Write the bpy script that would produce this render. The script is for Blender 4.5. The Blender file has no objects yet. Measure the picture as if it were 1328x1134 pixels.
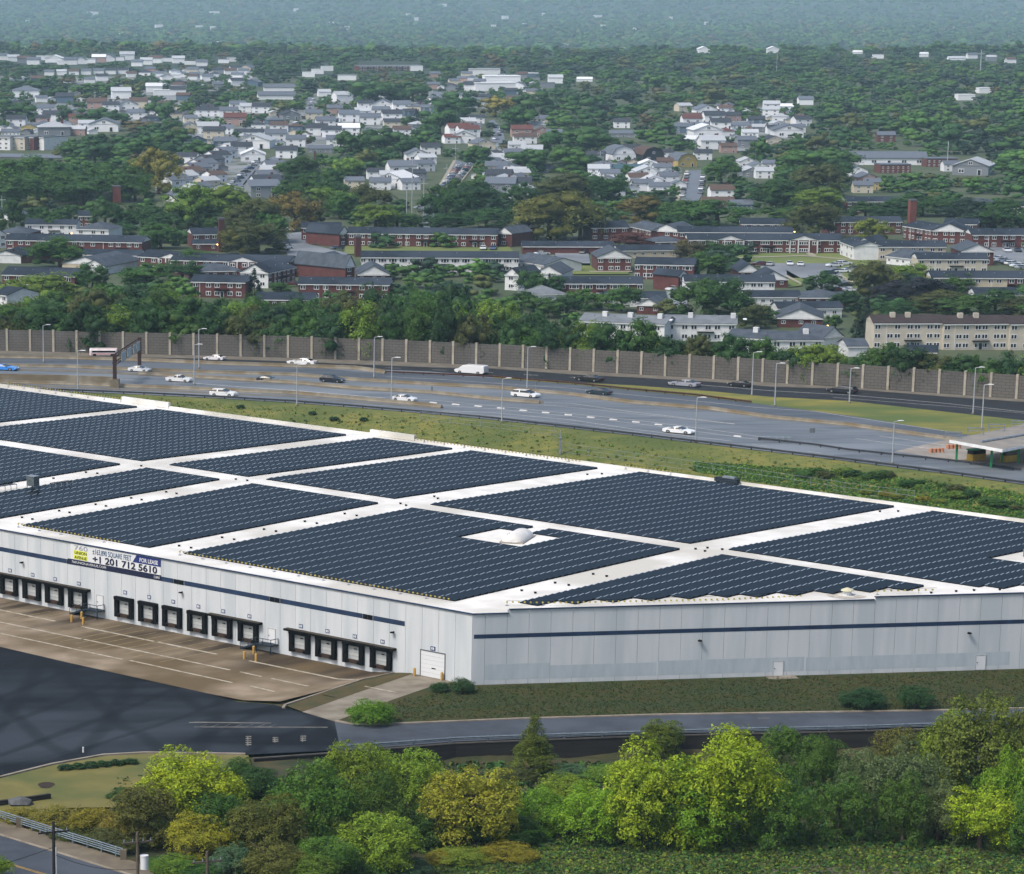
EXPOSURE = 0.92; HAZE = 7e-5
import bpy, bmesh, math, random
import numpy as np
from mathutils import Vector, Matrix
random.seed(11); rng = np.random.default_rng(11)
SC = bpy.context.scene; COL = SC.collection

# ------------------------------------------------------------ camera model (photo is 1328 x 1134)
F, PX, PY, HC = 4160.0, 300.0, 1061.0, 76.5
TH = math.atan(1100 / F); CT, ST = math.cos(TH), math.sin(TH)
KZ = 0.74                      # measured height / width proportion of everything upright in this place
def ray(u, v):
    xc = (u - PX) / F; yc = (PY - v) / F
    return xc, CT + yc * ST, -ST + yc * CT
def P(u, v, z=0.0):
    r = ray(u, v); t = (z - HC) / r[2]
    return Vector((r[0] * t, r[1] * t, z))
def proj(p):
    x, y, z = p[0], p[1], p[2] - HC
    d = y * CT - z * ST
    return PX + F * x / d, PY - F * (y * ST + z * CT) / d
def pxm(p):
    return F / (p[1] * CT - (p[2] - HC) * ST)

C0 = P(611, 889, 0)
_n = math.hypot(4357, 4303); EA = Vector((-4357 / _n, 4303 / _n)); EB = Vector((EA.y, -EA.x))
def ab(x, y):
    dx, dy = x - C0.x, y - C0.y
    return dx * EA.x + dy * EA.y, dx * EB.x + dy * EB.y
def wpt(a, b, z=0.0):
    return Vector((C0.x + EA.x * a + EB.x * b, C0.y + EA.y * a + EB.y * b, z))

def sm(e0, e1, x):
    t = min(1, max(0, (x - e0) / (e1 - e0))); return t * t * (3 - 2 * t)
def interp(pts, x):
    return float(np.interp(x, [p[0] for p in pts], [p[1] for p in pts]))

# ------------------------------------------------------------ highway edges (world polylines from the ground plane z = ZH)
ZH = 4.5
US = (-60, 0, 90, 180, 280, 380, 460, 560, 640, 740, 820, 920, 1000, 1100, 1228, 1328, 1420)
def band(*vs):                      # v values for US
    a = vs[0] - (vs[2] - vs[0]) / 150 * 340; b = vs[-1] + (vs[-1] - vs[-3]) / 192 * 400     # carried on straight beyond the frame
    return [P(u, v, ZH) for u, v in zip((-400,) + US + (1820,), (a,) + vs + (b,))]
WALLB = band(453.6, 455.2, 457.2, 459.6, 462, 464.7, 467.4, 471.2, 475.4, 481, 485.7, 491.8, 496.8, 503, 511.5, 518.5, 524.5)
GUARD = band(504, 506, 508.5, 512, 517, 522.8, 529, 537.5, 545, 556, 565, 577, 586.5, 598.7, 615, 629, 642)
def Yof(poly, x):
    return float(np.interp(x, [p.x for p in poly], [p.y for p in poly]))
FAR = [(0, 4.3), (25, 3.2), (60, -1), (110, -4), (200, -5), (2850, -5), (3900, -60), (8300, -60), (9200, -44), (11800, 62), (13000, 95), (16000, 95)]
def gz(x, y):
    yw = Yof(WALLB, x)
    if y > yw: return interp(FAR, y - yw)
    yg = Yof(GUARD, x)
    if y >= yg: return ZH
    if y > yg - 34:
        return ZH - (ZH - 0.6) * sm(0, 34, yg - y) 
    a, b = ab(x, y)
    if b < 10 and y < 470 or y < 330:
        z = -0.75 * min(1, max(0, (a - 9) / 6))
        return z
    return 0.6 * sm(420, 450, y)
def G(u, v, dz=0.0):
    z = 0.0
    for _ in range(25):
        p = P(u, v, z); z2 = gz(p.x, p.y)
        if abs(z2 - z) < 1e-3: break
        z = z * 0.35 + z2 * 0.65
    p = P(u, v, z); p.z = gz(p.x, p.y) + dz
    return p
def GF(u, v, dz=0.0):               # far side only (beyond the sound wall): flat land at -5
    p = P(u, v, -5 if v < 440 else -2)
    z = gz(p.x, p.y)
    for _ in range(12):
        p = P(u, v, z); z = z * 0.5 + 0.5 * gz(p.x, p.y)
    p.z = z + dz
    return p

# ------------------------------------------------------------ colours and materials
def C(h):
    h = h.lstrip('#'); r = [int(h[i:i + 2], 16) / 255 for i in (0, 2, 4)]
    return tuple(c / 12.92 if c <= 0.04045 else ((c + 0.055) / 1.055) ** 2.4 for c in r) + (1.0,)
MATS = {}
def mat(name, c1, c2=None, scale=1.0, rough=0.8, stretch=(1, 1, 1), detail=4.0, bump=0.0, bscale=None, metal=0.0, spec=0.35, lo=0.35, hi=0.65, coord='Object', c3=None, scale3=0.1, emit=0.0):
    if name in MATS: return MATS[name]
    m = bpy.data.materials.new(name); m.use_nodes = True
    nt = m.node_tree; N, L = nt.nodes, nt.links
    b = N['Principled BSDF']; b.inputs['Roughness'].default_value = rough; b.inputs['Metallic'].default_value = metal
    b.inputs['Specular IOR Level'].default_value = spec
    c1 = C(c1) if isinstance(c1, str) else c1
    b.inputs['Base Color'].default_value = c1
    if c2 is not None or bump:
        tc = N.new('ShaderNodeTexCoord'); mp = N.new('ShaderNodeMapping'); mp.inputs['Scale'].default_value = stretch
        src = tc.outputs['Object' if coord == 'World' else coord]
        if coord == 'World':
            g = N.new('ShaderNodeNewGeometry'); src = g.outputs['Position']
        L.new(src, mp.inputs['Vector'])
    out = None
    if c2 is not None:
        c2 = C(c2) if isinstance(c2, str) else c2
        nz = N.new('ShaderNodeTexNoise'); nz.inputs['Scale'].default_value = scale; nz.inputs['Detail'].default_value = detail
        L.new(mp.outputs[0], nz.inputs['Vector'])
        mr = N.new('ShaderNodeMapRange'); mr.inputs[1].default_value = lo; mr.inputs[2].default_value = hi
        L.new(nz.outputs['Fac'], mr.inputs[0])
        mx = N.new('ShaderNodeMix'); mx.data_type = 'RGBA'; mx.inputs[6].default_value = c1; mx.inputs[7].default_value = c2
        L.new(mr.outputs[0], mx.inputs[0]); out = mx.outputs[2]
        if c3 is not None:
            n3 = N.new('ShaderNodeTexNoise'); n3.inputs['Scale'].default_value = scale3; n3.inputs['Detail'].default_value = 3
            L.new(mp.outputs[0], n3.inputs['Vector'])
            m3 = N.new('ShaderNodeMapRange'); m3.inputs[1].default_value = 0.47; m3.inputs[2].default_value = 0.62
            L.new(n3.outputs['Fac'], m3.inputs[0])
            x3 = N.new('ShaderNodeMix'); x3.data_type = 'RGBA'; x3.inputs[7].default_value = C(c3)
            L.new(out, x3.inputs[6]); L.new(m3.outputs[0], x3.inputs[0]); out = x3.outputs[2]
        L.new(out, b.inputs['Base Color'])
    if bump:
        nb = N.new('ShaderNodeTexNoise'); nb.inputs['Scale'].default_value = bscale or scale * 4; nb.inputs['Detail'].default_value = 4
        L.new(mp.outputs[0], nb.inputs['Vector'])
        bp = N.new('ShaderNodeBump'); bp.inputs['Strength'].default_value = bump; bp.inputs['Distance'].default_value = 0.1
        L.new(nb.outputs['Fac'], bp.inputs['Height']); L.new(bp.outputs[0], b.inputs['Normal'])
    if emit:
        b.inputs['Emission Color'].default_value = c1; b.inputs['Emission Strength'].default_value = emit
    MATS[name] = m
    return m

def leafmat(name, rough=0.65, trans=0.25, var=0.35, nscale=0.55):
    """Foliage: the object's own colour, varied leaf clump by leaf clump."""
    m = bpy.data.materials.new(name); m.use_nodes = True
    nt = m.node_tree; N, L = nt.nodes, nt.links
    for n in list(N): N.remove(n)
    oi = N.new('ShaderNodeObjectInfo'); tc = N.new('ShaderNodeTexCoord')
    nz = N.new('ShaderNodeTexNoise'); nz.inputs['Scale'].default_value = nscale; nz.inputs['Detail'].default_value = 5; nz.inputs['Roughness'].default_value = 0.7
    ad = N.new('ShaderNodeVectorMath'); ad.operation = 'ADD'
    sc = N.new('ShaderNodeVectorMath'); sc.operation = 'SCALE'; sc.inputs['Scale'].default_value = 1.0
    cb = N.new('ShaderNodeCombineXYZ')
    ml = N.new('ShaderNodeMath'); ml.operation = 'MULTIPLY'; ml.inputs[1].default_value = 97.0
    L.new(oi.outputs['Random'], ml.inputs[0]); L.new(ml.outputs[0], cb.inputs[0]); L.new(ml.outputs[0], cb.inputs[1])
    L.new(tc.outputs['Object'], ad.inputs[0]); L.new(cb.outputs[0], ad.inputs[1]); L.new(ad.outputs[0], nz.inputs['Vector'])
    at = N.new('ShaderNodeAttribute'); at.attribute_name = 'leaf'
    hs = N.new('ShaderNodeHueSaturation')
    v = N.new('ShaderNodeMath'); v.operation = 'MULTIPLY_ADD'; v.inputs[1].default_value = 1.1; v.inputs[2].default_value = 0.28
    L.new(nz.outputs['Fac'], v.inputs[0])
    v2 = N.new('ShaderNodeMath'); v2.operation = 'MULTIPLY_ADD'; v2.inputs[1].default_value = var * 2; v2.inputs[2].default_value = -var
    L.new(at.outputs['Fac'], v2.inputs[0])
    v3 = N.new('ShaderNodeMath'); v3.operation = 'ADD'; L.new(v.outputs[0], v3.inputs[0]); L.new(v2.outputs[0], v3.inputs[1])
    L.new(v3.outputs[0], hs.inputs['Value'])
    h = N.new('ShaderNodeMath'); h.operation = 'MULTIPLY_ADD'; h.inputs[1].default_value = -0.09; h.inputs[2].default_value = 0.545
    L.new(nz.outputs['Fac'], h.inputs[0]); L.new(h.outputs[0], hs.inputs['Hue'])
    L.new(oi.outputs['Color'], hs.inputs['Color'])
    d = N.new('ShaderNodeBsdfPrincipled'); d.inputs['Roughness'].default_value = rough; d.inputs['Specular IOR Level'].default_value = 0.25
    L.new(hs.outputs[0], d.inputs['Base Color'])
    t = N.new('ShaderNodeBsdfTranslucent'); L.new(hs.outputs[0], t.inputs['Color'])
    mx = N.new('ShaderNodeMixShader'); mx.inputs[0].default_value = trans
    L.new(d.outputs[0], mx.inputs[1]); L.new(t.outputs[0], mx.inputs[2])
    o = N.new('ShaderNodeOutputMaterial'); L.new(mx.outputs[0], o.inputs['Surface'])
    MATS[name] = m
    return m

def objmat(name, rough=0.35, coat=0.0, metal=0.0):
    """Painted with the object's own colour (vehicles, house walls)."""
    if name in MATS: return MATS[name]
    m = bpy.data.materials.new(name); m.use_nodes = True
    nt = m.node_tree; b = nt.nodes['Principled BSDF']; oi = nt.nodes.new('ShaderNodeObjectInfo')
    nt.links.new(oi.outputs['Color'], b.inputs['Base Color'])
    b.inputs['Roughness'].default_value = rough; b.inputs['Coat Weight'].default_value = coat; b.inputs['Metallic'].default_value = metal
    MATS[name] = m
    return m

# ------------------------------------------------------------ mesh building
class MB:
    def __init__(self): self.v = []; self.f = []; self.m = []
    def add(self, vs, fs, mi=0):
        o = len(self.v); self.v += [tuple(p) for p in vs]; self.f += [tuple(i + o for i in f) for f in fs]; self.m += [mi] * len(fs)
        return self
    def quad(self, a, b, c, d, mi=0): return self.add((a, b, c, d), ((0, 1, 2, 3),), mi)
    def poly(self, pts, mi=0): return self.add(pts, (tuple(range(len(pts))),), mi)
    def box(self, c, s, rz=0.0, mi=0, rx=0.0):
        hx, hy, hz = s[0] / 2, s[1] / 2, s[2] / 2
        M = Matrix.Translation(c) @ Matrix.Rotation(rz, 4, 'Z') @ Matrix.Rotation(rx, 4, 'X')
        vs = [M @ Vector((x, y, z)) for z in (-hz, hz) for x, y in ((-hx, -hy), (hx, -hy), (hx, hy), (-hx, hy))]
        return self.add(vs, ((3, 2, 1, 0), (4, 5, 6, 7), (0, 1, 5, 4), (1, 2, 6, 5), (2, 3, 7, 6), (3, 0, 4, 7)), mi)
    def bx(self, x0, x1, y0, y1, z0, z1, mi=0):
        return self.box(((x0 + x1) / 2, (y0 + y1) / 2, (z0 + z1) / 2), (x1 - x0, y1 - y0, z1 - z0), 0, mi)
    def tube(self, p, q, r0, r1=None, n=8, mi=0, cap=True):
        r1 = r0 if r1 is None else r1
        p, q = Vector(p), Vector(q); d = (q - p)
        if d.length < 1e-6: return self
        d.normalize(); up = Vector((0, 0, 1)) if abs(d.z) < 0.95 else Vector((1, 0, 0))
        s = d.cross(up).normalized(); t = s.cross(d)
        vs = []
        for c, r in ((p, r0), (q, r1)):
            for k in range(n):
                an = 2 * math.pi * k / n; vs.append(c + s * math.cos(an) * r + t * math.sin(an) * r)
        fs = [(k, (k + 1) % n, n + (k + 1) % n, n + k) for k in range(n)]
        if cap: fs += [tuple(range(n - 1, -1, -1)), tuple(range(n, 2 * n))]
        return self.add(vs, fs, mi)
    def prism(self, poly, z0, z1, mi=0):      # vertical extrusion of an (x, y) polygon (ccw)
        n = len(poly)
        vs = [(x, y, z0) for x, y in poly] + [(x, y, z1) for x, y in poly]
        fs = [(i, (i + 1) % n, n + (i + 1) % n, n + i) for i in range(n)] + [tuple(range(n - 1, -1, -1)), tuple(range(n, 2 * n))]
        return self.add(vs, fs, mi)
    def loft(self, secs, mi=0, caps=True):     # list of equal-length loops
        n = len(secs[0]); vs = [p for s in secs for p in s]; fs = []
        for k in range(len(secs) - 1):
            for i in range(n):
                j = (i + 1) % n; fs.append((k * n + i, k * n + j, (k + 1) * n + j, (k + 1) * n + i))
        if caps: fs += [tuple(range(n - 1, -1, -1)), tuple(range((len(secs) - 1) * n, len(secs) * n))]
        return self.add(vs, fs, mi)
    def mesh(self, name, mats, smooth=False):
        me = bpy.data.meshes.new(name); me.from_pydata(self.v, [], self.f)
        for m in (mats if isinstance(mats, (list, tuple)) else [mats]): me.materials.append(m)
        me.polygons.foreach_set('material_index', self.m)
        if smooth: me.polygons.foreach_set('use_smooth', [True] * len(self.f))
        me.update()
        return me
    def build(self, name, mats, parent=None, smooth=False):
        return link(name, self.mesh(name, mats, smooth), parent)
def link(name, data, parent=None):
    o = bpy.data.objects.new(name, data); COL.objects.link(o)
    if parent is not None: o.parent = parent
    return o
def tag(o, label=None, cat=None, group=None, kind=None):
    if label: o['label'] = label
    if cat: o['category'] = cat
    if group: o['group'] = group
    if kind: o['kind'] = kind
    return o
def thing(name, loc=(0, 0, 0), rz=0.0, label=None, cat=None, group=None):
    o = bpy.data.objects.new(name, None); COL.objects.link(o); o.empty_display_size = 0.5
    o.location = loc; o.rotation_euler = (0, 0, rz)
    return tag(o, label, cat, group)
def kids(o): return [c for c in COL.objects if c.parent is o]
KIDS = {}
def copy_tree(root, parent=None, color=None):
    c = root.copy(); COL.objects.link(c)
    if parent is not None: c.parent = parent
    if color is not None: c.color = color
    if root.name not in KIDS: KIDS[root.name] = [x for x in bpy.data.objects if x.parent is root]
    for ch in KIDS[root.name]: copy_tree(ch, c, color)
    return c
def paint(root, color):
    root.color = color
    for c in root.children_recursive: c.color = color
def structure(mb, name, m, kind='structure'):
    o = mb.build(name, m); o['kind'] = kind; return o

# labels that single each thing out by the landmark nearest to it: worked out at the end, when everything stands
REG = []
def reg(o, base, u, v, cat, group=None):
    tag(o, None, cat, group); REG.append((o, base, u, v)); return o
LM = [(165, 475, "the sign gantry"), (151, 255, "the left smokestack"), (287, 305, "the dark smokestack"), (464, 320, "the short smokestack"), (1182, 275, "the tall right smokestack"), (548, 310, "the longest brick building"), (95, 318, "the long left brick block"),
 (720, 280, "the big olive tree"), (740, 322, "the brick garage row"), (990, 318, "the two pediment front"), (1040, 335, "the big lawn"), (1085, 362, "the lawn car park"), (1310, 340, "the right car park"), (400, 330, "the concrete lot"), (330, 365, "the blue green spruce"), (570, 340, "the columned front"), (790, 345, "the pediment block"), (742, 335, "the small car court"), (875, 372, "the court by the hedge"), (850, 412, "the grey townhouses"), (1000, 440, "the white townhouses"), (1230, 430, "the cream townhouses"), (1120, 410, "the dark conical evergreens"), (1180, 380, "the purple tree"), (1035, 415, "the broad pediment house"), (50, 365, "the lower left slate block"), (120, 290, "the grey hip roofed wing"),
 (30, 188, "the shop block"), (505, 90, "the school"), (803, 200, "the white gambrel house"), (840, 200, "the dark gambrel house"), (884, 205, "the yellow gambrel house"), (897, 242, "the right hand street"), (590, 235, "the long street"), (330, 225, "the left street"), (645, 172, "the upper street"), (604, 160, "the tall cream house"), (358, 122, "the long grey roofed building"), (205, 225, "the yellow olive tree"), (910, 182, "the long white roof"), (1020, 172, "the white house pair"), (1150, 205, "the long white terrace"), (1262, 215, "the striped grey roof"), (1271, 85, "the cell tower"), (1007, 85, "the thin mast"), (640, 110, "the white stores"), (748, 60, "the far pale building"), (215, 118, "the white box building"), (70, 168, "the hip roofed grey house"), (120, 78, "the far white row"), (1250, 122, "the white tower block"), (538, 260, "the pylon poles"), (500, 175, "the dark tree clump"), (520, 235, "the white gabled house"), (718, 222, "the long low grey roof"), (975, 222, "the white garages"),
 (290, 480, "the close pole pair"), (400, 470, "the white sedan on the dark lanes"), (610, 480, "the long white van"), (765, 490, "the black sedan"), (888, 498, "the silver sedan"), (1090, 508, "the dark estate car"), (1300, 575, "the toll canopy"), (1160, 575, "the pole by the plaza"), (655, 690, "the white roof hood"), (45, 625, "the roof cabinet"), (900, 705, "the right aisle crossing"), (510, 655, "the middle aisle crossing"), (175, 605, "the left aisle crossing"), (290, 625, "the cabinet aisle crossing"), (150, 725, "the leasing banner"), (1100, 768, "the exhaust fan"), (612, 1030, "the golden yellow tree"), (244, 1010, "the broad bright tree"), (940, 1000, "the largest bright tree"), (1150, 1000, "the grey willows"), (1270, 930, "the tall olive tree"), (71, 1100, "the dark utility pole"), (494, 1085, "the pale green tree"), (60, 1060, "the bridge railing")]
ORD = ['first', 'second', 'third', 'fourth', 'fifth', 'sixth', 'seventh', 'eighth', 'ninth', 'tenth', 'eleventh', 'twelfth', 'thirteenth', 'fourteenth', 'fifteenth', 'sixteenth', 'seventeenth', 'eighteenth', 'nineteenth', 'twentieth', 'twenty-first', 'twenty-second', 'twenty-third', 'twenty-fourth']
ROOFLM = {'the white roof hood', 'the roof cabinet', 'the right aisle crossing', 'the middle aisle crossing', 'the left aisle crossing', 'the cabinet aisle crossing', 'the exhaust fan'}
def write_labels():
    buckets = {}
    for o, base, u, v in REG:
        roofy = base == 'black conduit block'
        far = [q for q in LM if math.hypot(q[0] - u, q[1] - v) > 9 and roofy == (q[2] in ROOFLM) and (v > 445 or q[1] < 470)]
        lu, lv, ph = min(far, key=lambda q: math.hypot((q[0] - u) * 0.7, (q[1] - v) * 1.5))
        dx, dv = u - lu, v - lv
        if abs(dx) > abs(dv) * 1.3: d = 'left of' if dx < 0 else 'right of'
        else: d = 'behind' if dv < 0 else 'in front of'
        buckets.setdefault((base, d, ph), []).append((math.hypot(dx, dv * 2), o))
    for (base, d, ph), lst in buckets.items():
        lst.sort(key=lambda q: q[0])
        for k, (_, o) in enumerate(lst):
            lab = f'{base} {d} {ph}' if len(lst) == 1 else f'{ORD[min(k, 19)]} {base} {d} {ph}'
            o['label'] = lab

# ------------------------------------------------------------ sheets draped on the ground
def clip(poly, fn):
    out = []
    for i in range(len(poly)):
        p, q = poly[i], poly[(i + 1) % len(poly)]; fp, fq = fn(p), fn(q)
        if fp >= 0: out.append(p)
        if (fp >= 0) != (fq >= 0):
            t = fp / (fp - fq); out.append(p + (q - p) * t)
    return out
def near_sheet(mb, pix, dz, mi=0, world=False):
    """a polygon on the ground about the warehouse, cut where the ground ramps (a = 9 and a = 15)"""
    pts = [p.copy() for p in pix] if world else [G(u, v) for u, v in pix]
    A = lambda p: ab(p.x, p.y)[0]
    for fn in ((lambda p: A(p) - 15,), (lambda p: 15 - A(p), lambda p: A(p) - 9), (lambda p: 9 - A(p),)):
        q = pts
        for g in fn: q = clip(q, g) if len(q) > 2 else []
        if len(q) > 2:
            mb.poly([(p.x, p.y, -0.75 * min(1, max(0, (A(p) - 9) / 6)) + dz) for p in q], mi)
    return mb
def ribbon(mb, poly, w0, w1, z0, z1=None, mi=0, rel=False):
    """flat strip (or box when z1) along a world polyline; w0..w1 offsets to its left"""
    L_, R_ = [], []; o_ = len(mb.v)
    for i, p in enumerate(poly):
        a = poly[max(0, i - 1)]; b = poly[min(len(poly) - 1, i + 1)]
        d = Vector((b.x - a.x, b.y - a.y)).normalized(); n = Vector((-d.y, d.x))
        L_.append((p.x + n.x * w1, p.y + n.y * w1)); R_.append((p.x + n.x * w0, p.y + n.y * w0))
    for i in range(len(poly) - 1):
        if z1 is None:
            mb.quad((*R_[i], z0), (*R_[i + 1], z0), (*L_[i + 1], z0), (*L_[i], z0), mi)
        else:
            mb.quad((*R_[i], z1), (*R_[i + 1], z1), (*L_[i + 1], z1), (*L_[i], z1), mi)
            mb.quad((*R_[i], z0), (*R_[i + 1], z0), (*R_[i + 1], z1), (*R_[i], z1), mi)
            mb.quad((*L_[i + 1], z0), (*L_[i], z0), (*L_[i], z1), (*L_[i + 1], z1), mi)
    if z1 is not None:
        for k, s in ((0, 1), (len(poly) - 1, -1)):
            q = [(*R_[k], z0), (*R_[k], z1), (*L_[k], z1), (*L_[k], z0)]
            mb.poly(q if s > 0 else q[::-1], mi)
    if rel:
        for k in range(o_, len(mb.v)):
            x, y, z = mb.v[k]; mb.v[k] = (x, y, z + gz(x, y))
    return mb
def resample(poly, step):
    out = [poly[0].copy()]; acc = 0.0
    for i in range(len(poly) - 1):
        p, q = poly[i], poly[i + 1]; L_ = (q - p).length; t = step - acc
        while t < L_: out.append(p + (q - p) * (t / L_)); t += step
        acc = (acc + L_) % step
    return out

# ------------------------------------------------------------ world, sun, camera
W = bpy.data.worlds.new('World'); SC.world = W; W.use_nodes = True
nt = W.node_tree; bg = nt.nodes['Background']
sky = nt.nodes.new('ShaderNodeTexSky'); sky.sky_type = 'NISHITA'; sky.sun_disc = False
SUN_EL, SUN_AZ = math.radians(54), math.radians(-124)      # azimuth from +Y towards +X
sky.sun_elevation = SUN_EL; sky.sun_rotation = SUN_AZ; sky.air_density = 1.0; sky.dust_density = 3.5; sky.ozone_density = 1.0
nt.links.new(sky.outputs[0], bg.inputs['Color']); bg.inputs['Strength'].default_value = 0.11
sl = bpy.data.lights.new('sun', 'SUN'); sl.energy = 1.5; sl.angle = math.radians(12); sl.color = (1, 0.96, 0.9)
so = bpy.data.objects.new('sun', sl); COL.objects.link(so)
sd = Vector((math.sin(SUN_AZ) * math.cos(SUN_EL), math.cos(SUN_AZ) * math.cos(SUN_EL), math.sin(SUN_EL)))
so.rotation_euler = sd.to_track_quat('Z', 'Y').to_euler(); so.location = (0, 300, 400)
cd = bpy.data.cameras.new('camera'); cam = bpy.data.objects.new('camera', cd); COL.objects.link(cam)
cam.location = (0, 0, HC); cam.rotation_euler = (math.pi / 2 - TH, 0, 0)
cd.sensor_fit = 'HORIZONTAL'; cd.sensor_width = 36; cd.lens = 36 * F / 1328
cd.shift_x = (664 - PX) / 1328; cd.shift_y = (PY - 567) / 1328
cd.clip_start = 1; cd.clip_end = 40000; SC.camera = cam
SC.view_settings.view_transform = 'Standard'; SC.view_settings.look = 'None'; SC.view_settings.exposure = EXPOSURE; SC.view_settings.gamma = 1
cy = SC.cycles
cy.use_denoising = True; cy.max_bounces = 6; cy.diffuse_bounces = 3; cy.glossy_bounces = 2; cy.transmission_bounces = 2; cy.volume_bounces = 0; cy.transparent_max_bounces = 4
try: cy.denoiser = 'OPENIMAGEDENOISE'
except Exception: pass
cy.caustics_reflective = False; cy.caustics_refractive = False

hz = MB().bx(-5000, 9000, -60, 16500, -63, 125).build('haze', [])
hz['kind'] = 'stuff'
hm = bpy.data.materials.new('haze_air'); hm.use_nodes = True
for n in list(hm.node_tree.nodes): hm.node_tree.nodes.remove(n)
pv = hm.node_tree.nodes.new('ShaderNodeVolumePrincipled'); pv.inputs['Density'].default_value = HAZE; pv.inputs['Color'].default_value = (0.58, 0.84, 1.0, 1)
pv.inputs['Anisotropy'].default_value = 0.0
ho = hm.node_tree.nodes.new('ShaderNodeOutputMaterial'); hm.node_tree.links.new(pv.outputs[0], ho.inputs['Volume'])
hz.data.materials.append(hm); hz.display_type = 'WIRE'
# ============================================================ terrain: one sheet to the horizon
YS = [P(u, v, 0) for u, v in ((300, 992), (440, 975), (592, 962.5), (826, 953), (1089, 947), (1400, 937))]   # south edge of the access road
def gz_full(x, y):
    z = gz(x, y)
    if y < 345:
        ys = Yof(YS, x)
        if y < ys + 2: z -= 0.35 + 1.7 * sm(-1.5, 1.0, ys - y) * sm(6, 14, x)
        else: z -= 0.35
    elif y < 470 and z < 0.65: z -= 0.35 * (1 - sm(425, 450, y))
    return z
def make_terrain():
    ys = list(np.arange(150, 340, 3.0)) + list(np.arange(340, 430, 10.0)) + list(np.arange(430, 640, 3.0)) + list(640 * 1.035 ** np.arange(0, 93))
    ts = list(np.arange(-0.9, -0.16, 0.03)) + list(np.arange(-0.16, 0.36, 0.005)) + list(np.arange(0.36, 1.2, 0.03))
    vs, fs, mi = [], [], []
    for y in ys:
        for t in ts:
            x = t * max(y, 330)
            x = max(-4900, min(8900, x))
            vs.append((x, y, gz_full(x, y)))
    n = len(ts)
    for j in range(len(ys) - 1):
        for i in range(n - 1):
            fs.append((j * n + i, j * n + i + 1, (j + 1) * n + i + 1, (j + 1) * n + i))
            cx = (vs[j * n + i][0] + vs[j * n + i + 1][0]) / 2; cyy = (ys[j] + ys[j + 1]) / 2
            yw = Yof(WALLB, cx)
            mi.append(0 if cyy < 345 else 1 if cyy < yw else 2 if cyy < 2600 else 3)
    me = bpy.data.meshes.new('ground'); me.from_pydata(vs, [], fs)
    for m in (mat('undergrowth', '#2a331a', '#463f26', 0.35, 0.95, coord='World', bump=0.6, bscale=1.2, c3='#232c14', scale3=0.08),
              mat('verge_grass', '#525c29', '#6d6a31', 0.6, 0.95, coord='World', detail=10, bump=0.8, bscale=1.5, c3='#485424', scale3=0.08, stretch=(0.6, 1, 1)),
              mat('town_ground', '#37452b', '#4a5138', 0.05, 0.95, coord='World', detail=7),
              mat('far_forest_floor', '#1d2c1c', '#33432c', 0.02, 0.95, coord='World', detail=9)):
        me.materials.append(m)
    me.polygons.foreach_set('material_index', mi); me.update()
    o = link('ground', me); o['kind'] = 'structure'
make_terrain()

# ------------------------------------------------------------ ground about the warehouse
def dirstretch(name, c1, c2, scale, ang, st, **k):
    """mat() whose noise runs along a direction of the lot"""
    m = mat(name, c1, c2, scale, coord='World', stretch=st, **k)
    for n in m.node_tree.nodes:
        if n.type == 'MAPPING': n.inputs['Rotation'].default_value = (0, 0, ang)
    return m
def lot_asphalt():
    m = mat('sealed_asphalt', '#0d1013', '#171b1f', 0.25, 0.75, coord='World', detail=6, spec=0.12, c3='#2e343a', scale3=0.05, stretch=(0.35, 1.3, 1))  # paler stretched streaks put a wet sheen into the colour
    nt = m.node_tree; N, L = nt.nodes, nt.links
    b = N['Principled BSDF']; src = b.inputs['Base Color'].links[0].from_socket
    g = N.new('ShaderNodeNewGeometry')
    last = src
    for ang, sc_, w in ((0.47, 0.041, 0.5), (-0.28, 0.033, 0.45), (0.08, 0.027, 0.5)):
        mp = N.new('ShaderNodeMapping'); mp.inputs['Rotation'].default_value = (0, 0, ang)
        L.new(g.outputs['Position'], mp.inputs[0])
        wv = N.new('ShaderNodeTexWave'); wv.inputs['Scale'].default_value = sc_; wv.inputs['Distortion'].default_value = 5.5; wv.inputs['Detail'].default_value = 3; wv.inputs['Detail Scale'].default_value = 0.12
        L.new(mp.outputs[0], wv.inputs['Vector'])
        mr = N.new('ShaderNodeMapRange'); mr.inputs[1].default_value = 0.88; mr.inputs[2].default_value = 0.99; mr.inputs[4].default_value = w
        L.new(wv.outputs['Fac'], mr.inputs[0])
        mx = N.new('ShaderNodeMix'); mx.data_type = 'RGBA'; mx.inputs[7].default_value = C('#0a0c0f')
        L.new(last, mx.inputs[6]); L.new(mr.outputs[0], mx.inputs[0]); last = mx.outputs[2]
    L.new(last, b.inputs['Base Color'])
    return m
ANG = math.atan2(EA.y, EA.x)
lot = near_sheet(MB(), [(-160, 806), (0, 839), (90, 859.6), (176, 879.5), (271, 899.7), (371, 918.5), (434, 936), (442, 973.5), (420, 974), (318, 979), (190, 977), (135, 980), (68, 992), (0, 1009), (-80, 1036), (-260, 1100)], 0.0)
structure(lot, 'car_park', lot_asphalt())
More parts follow.
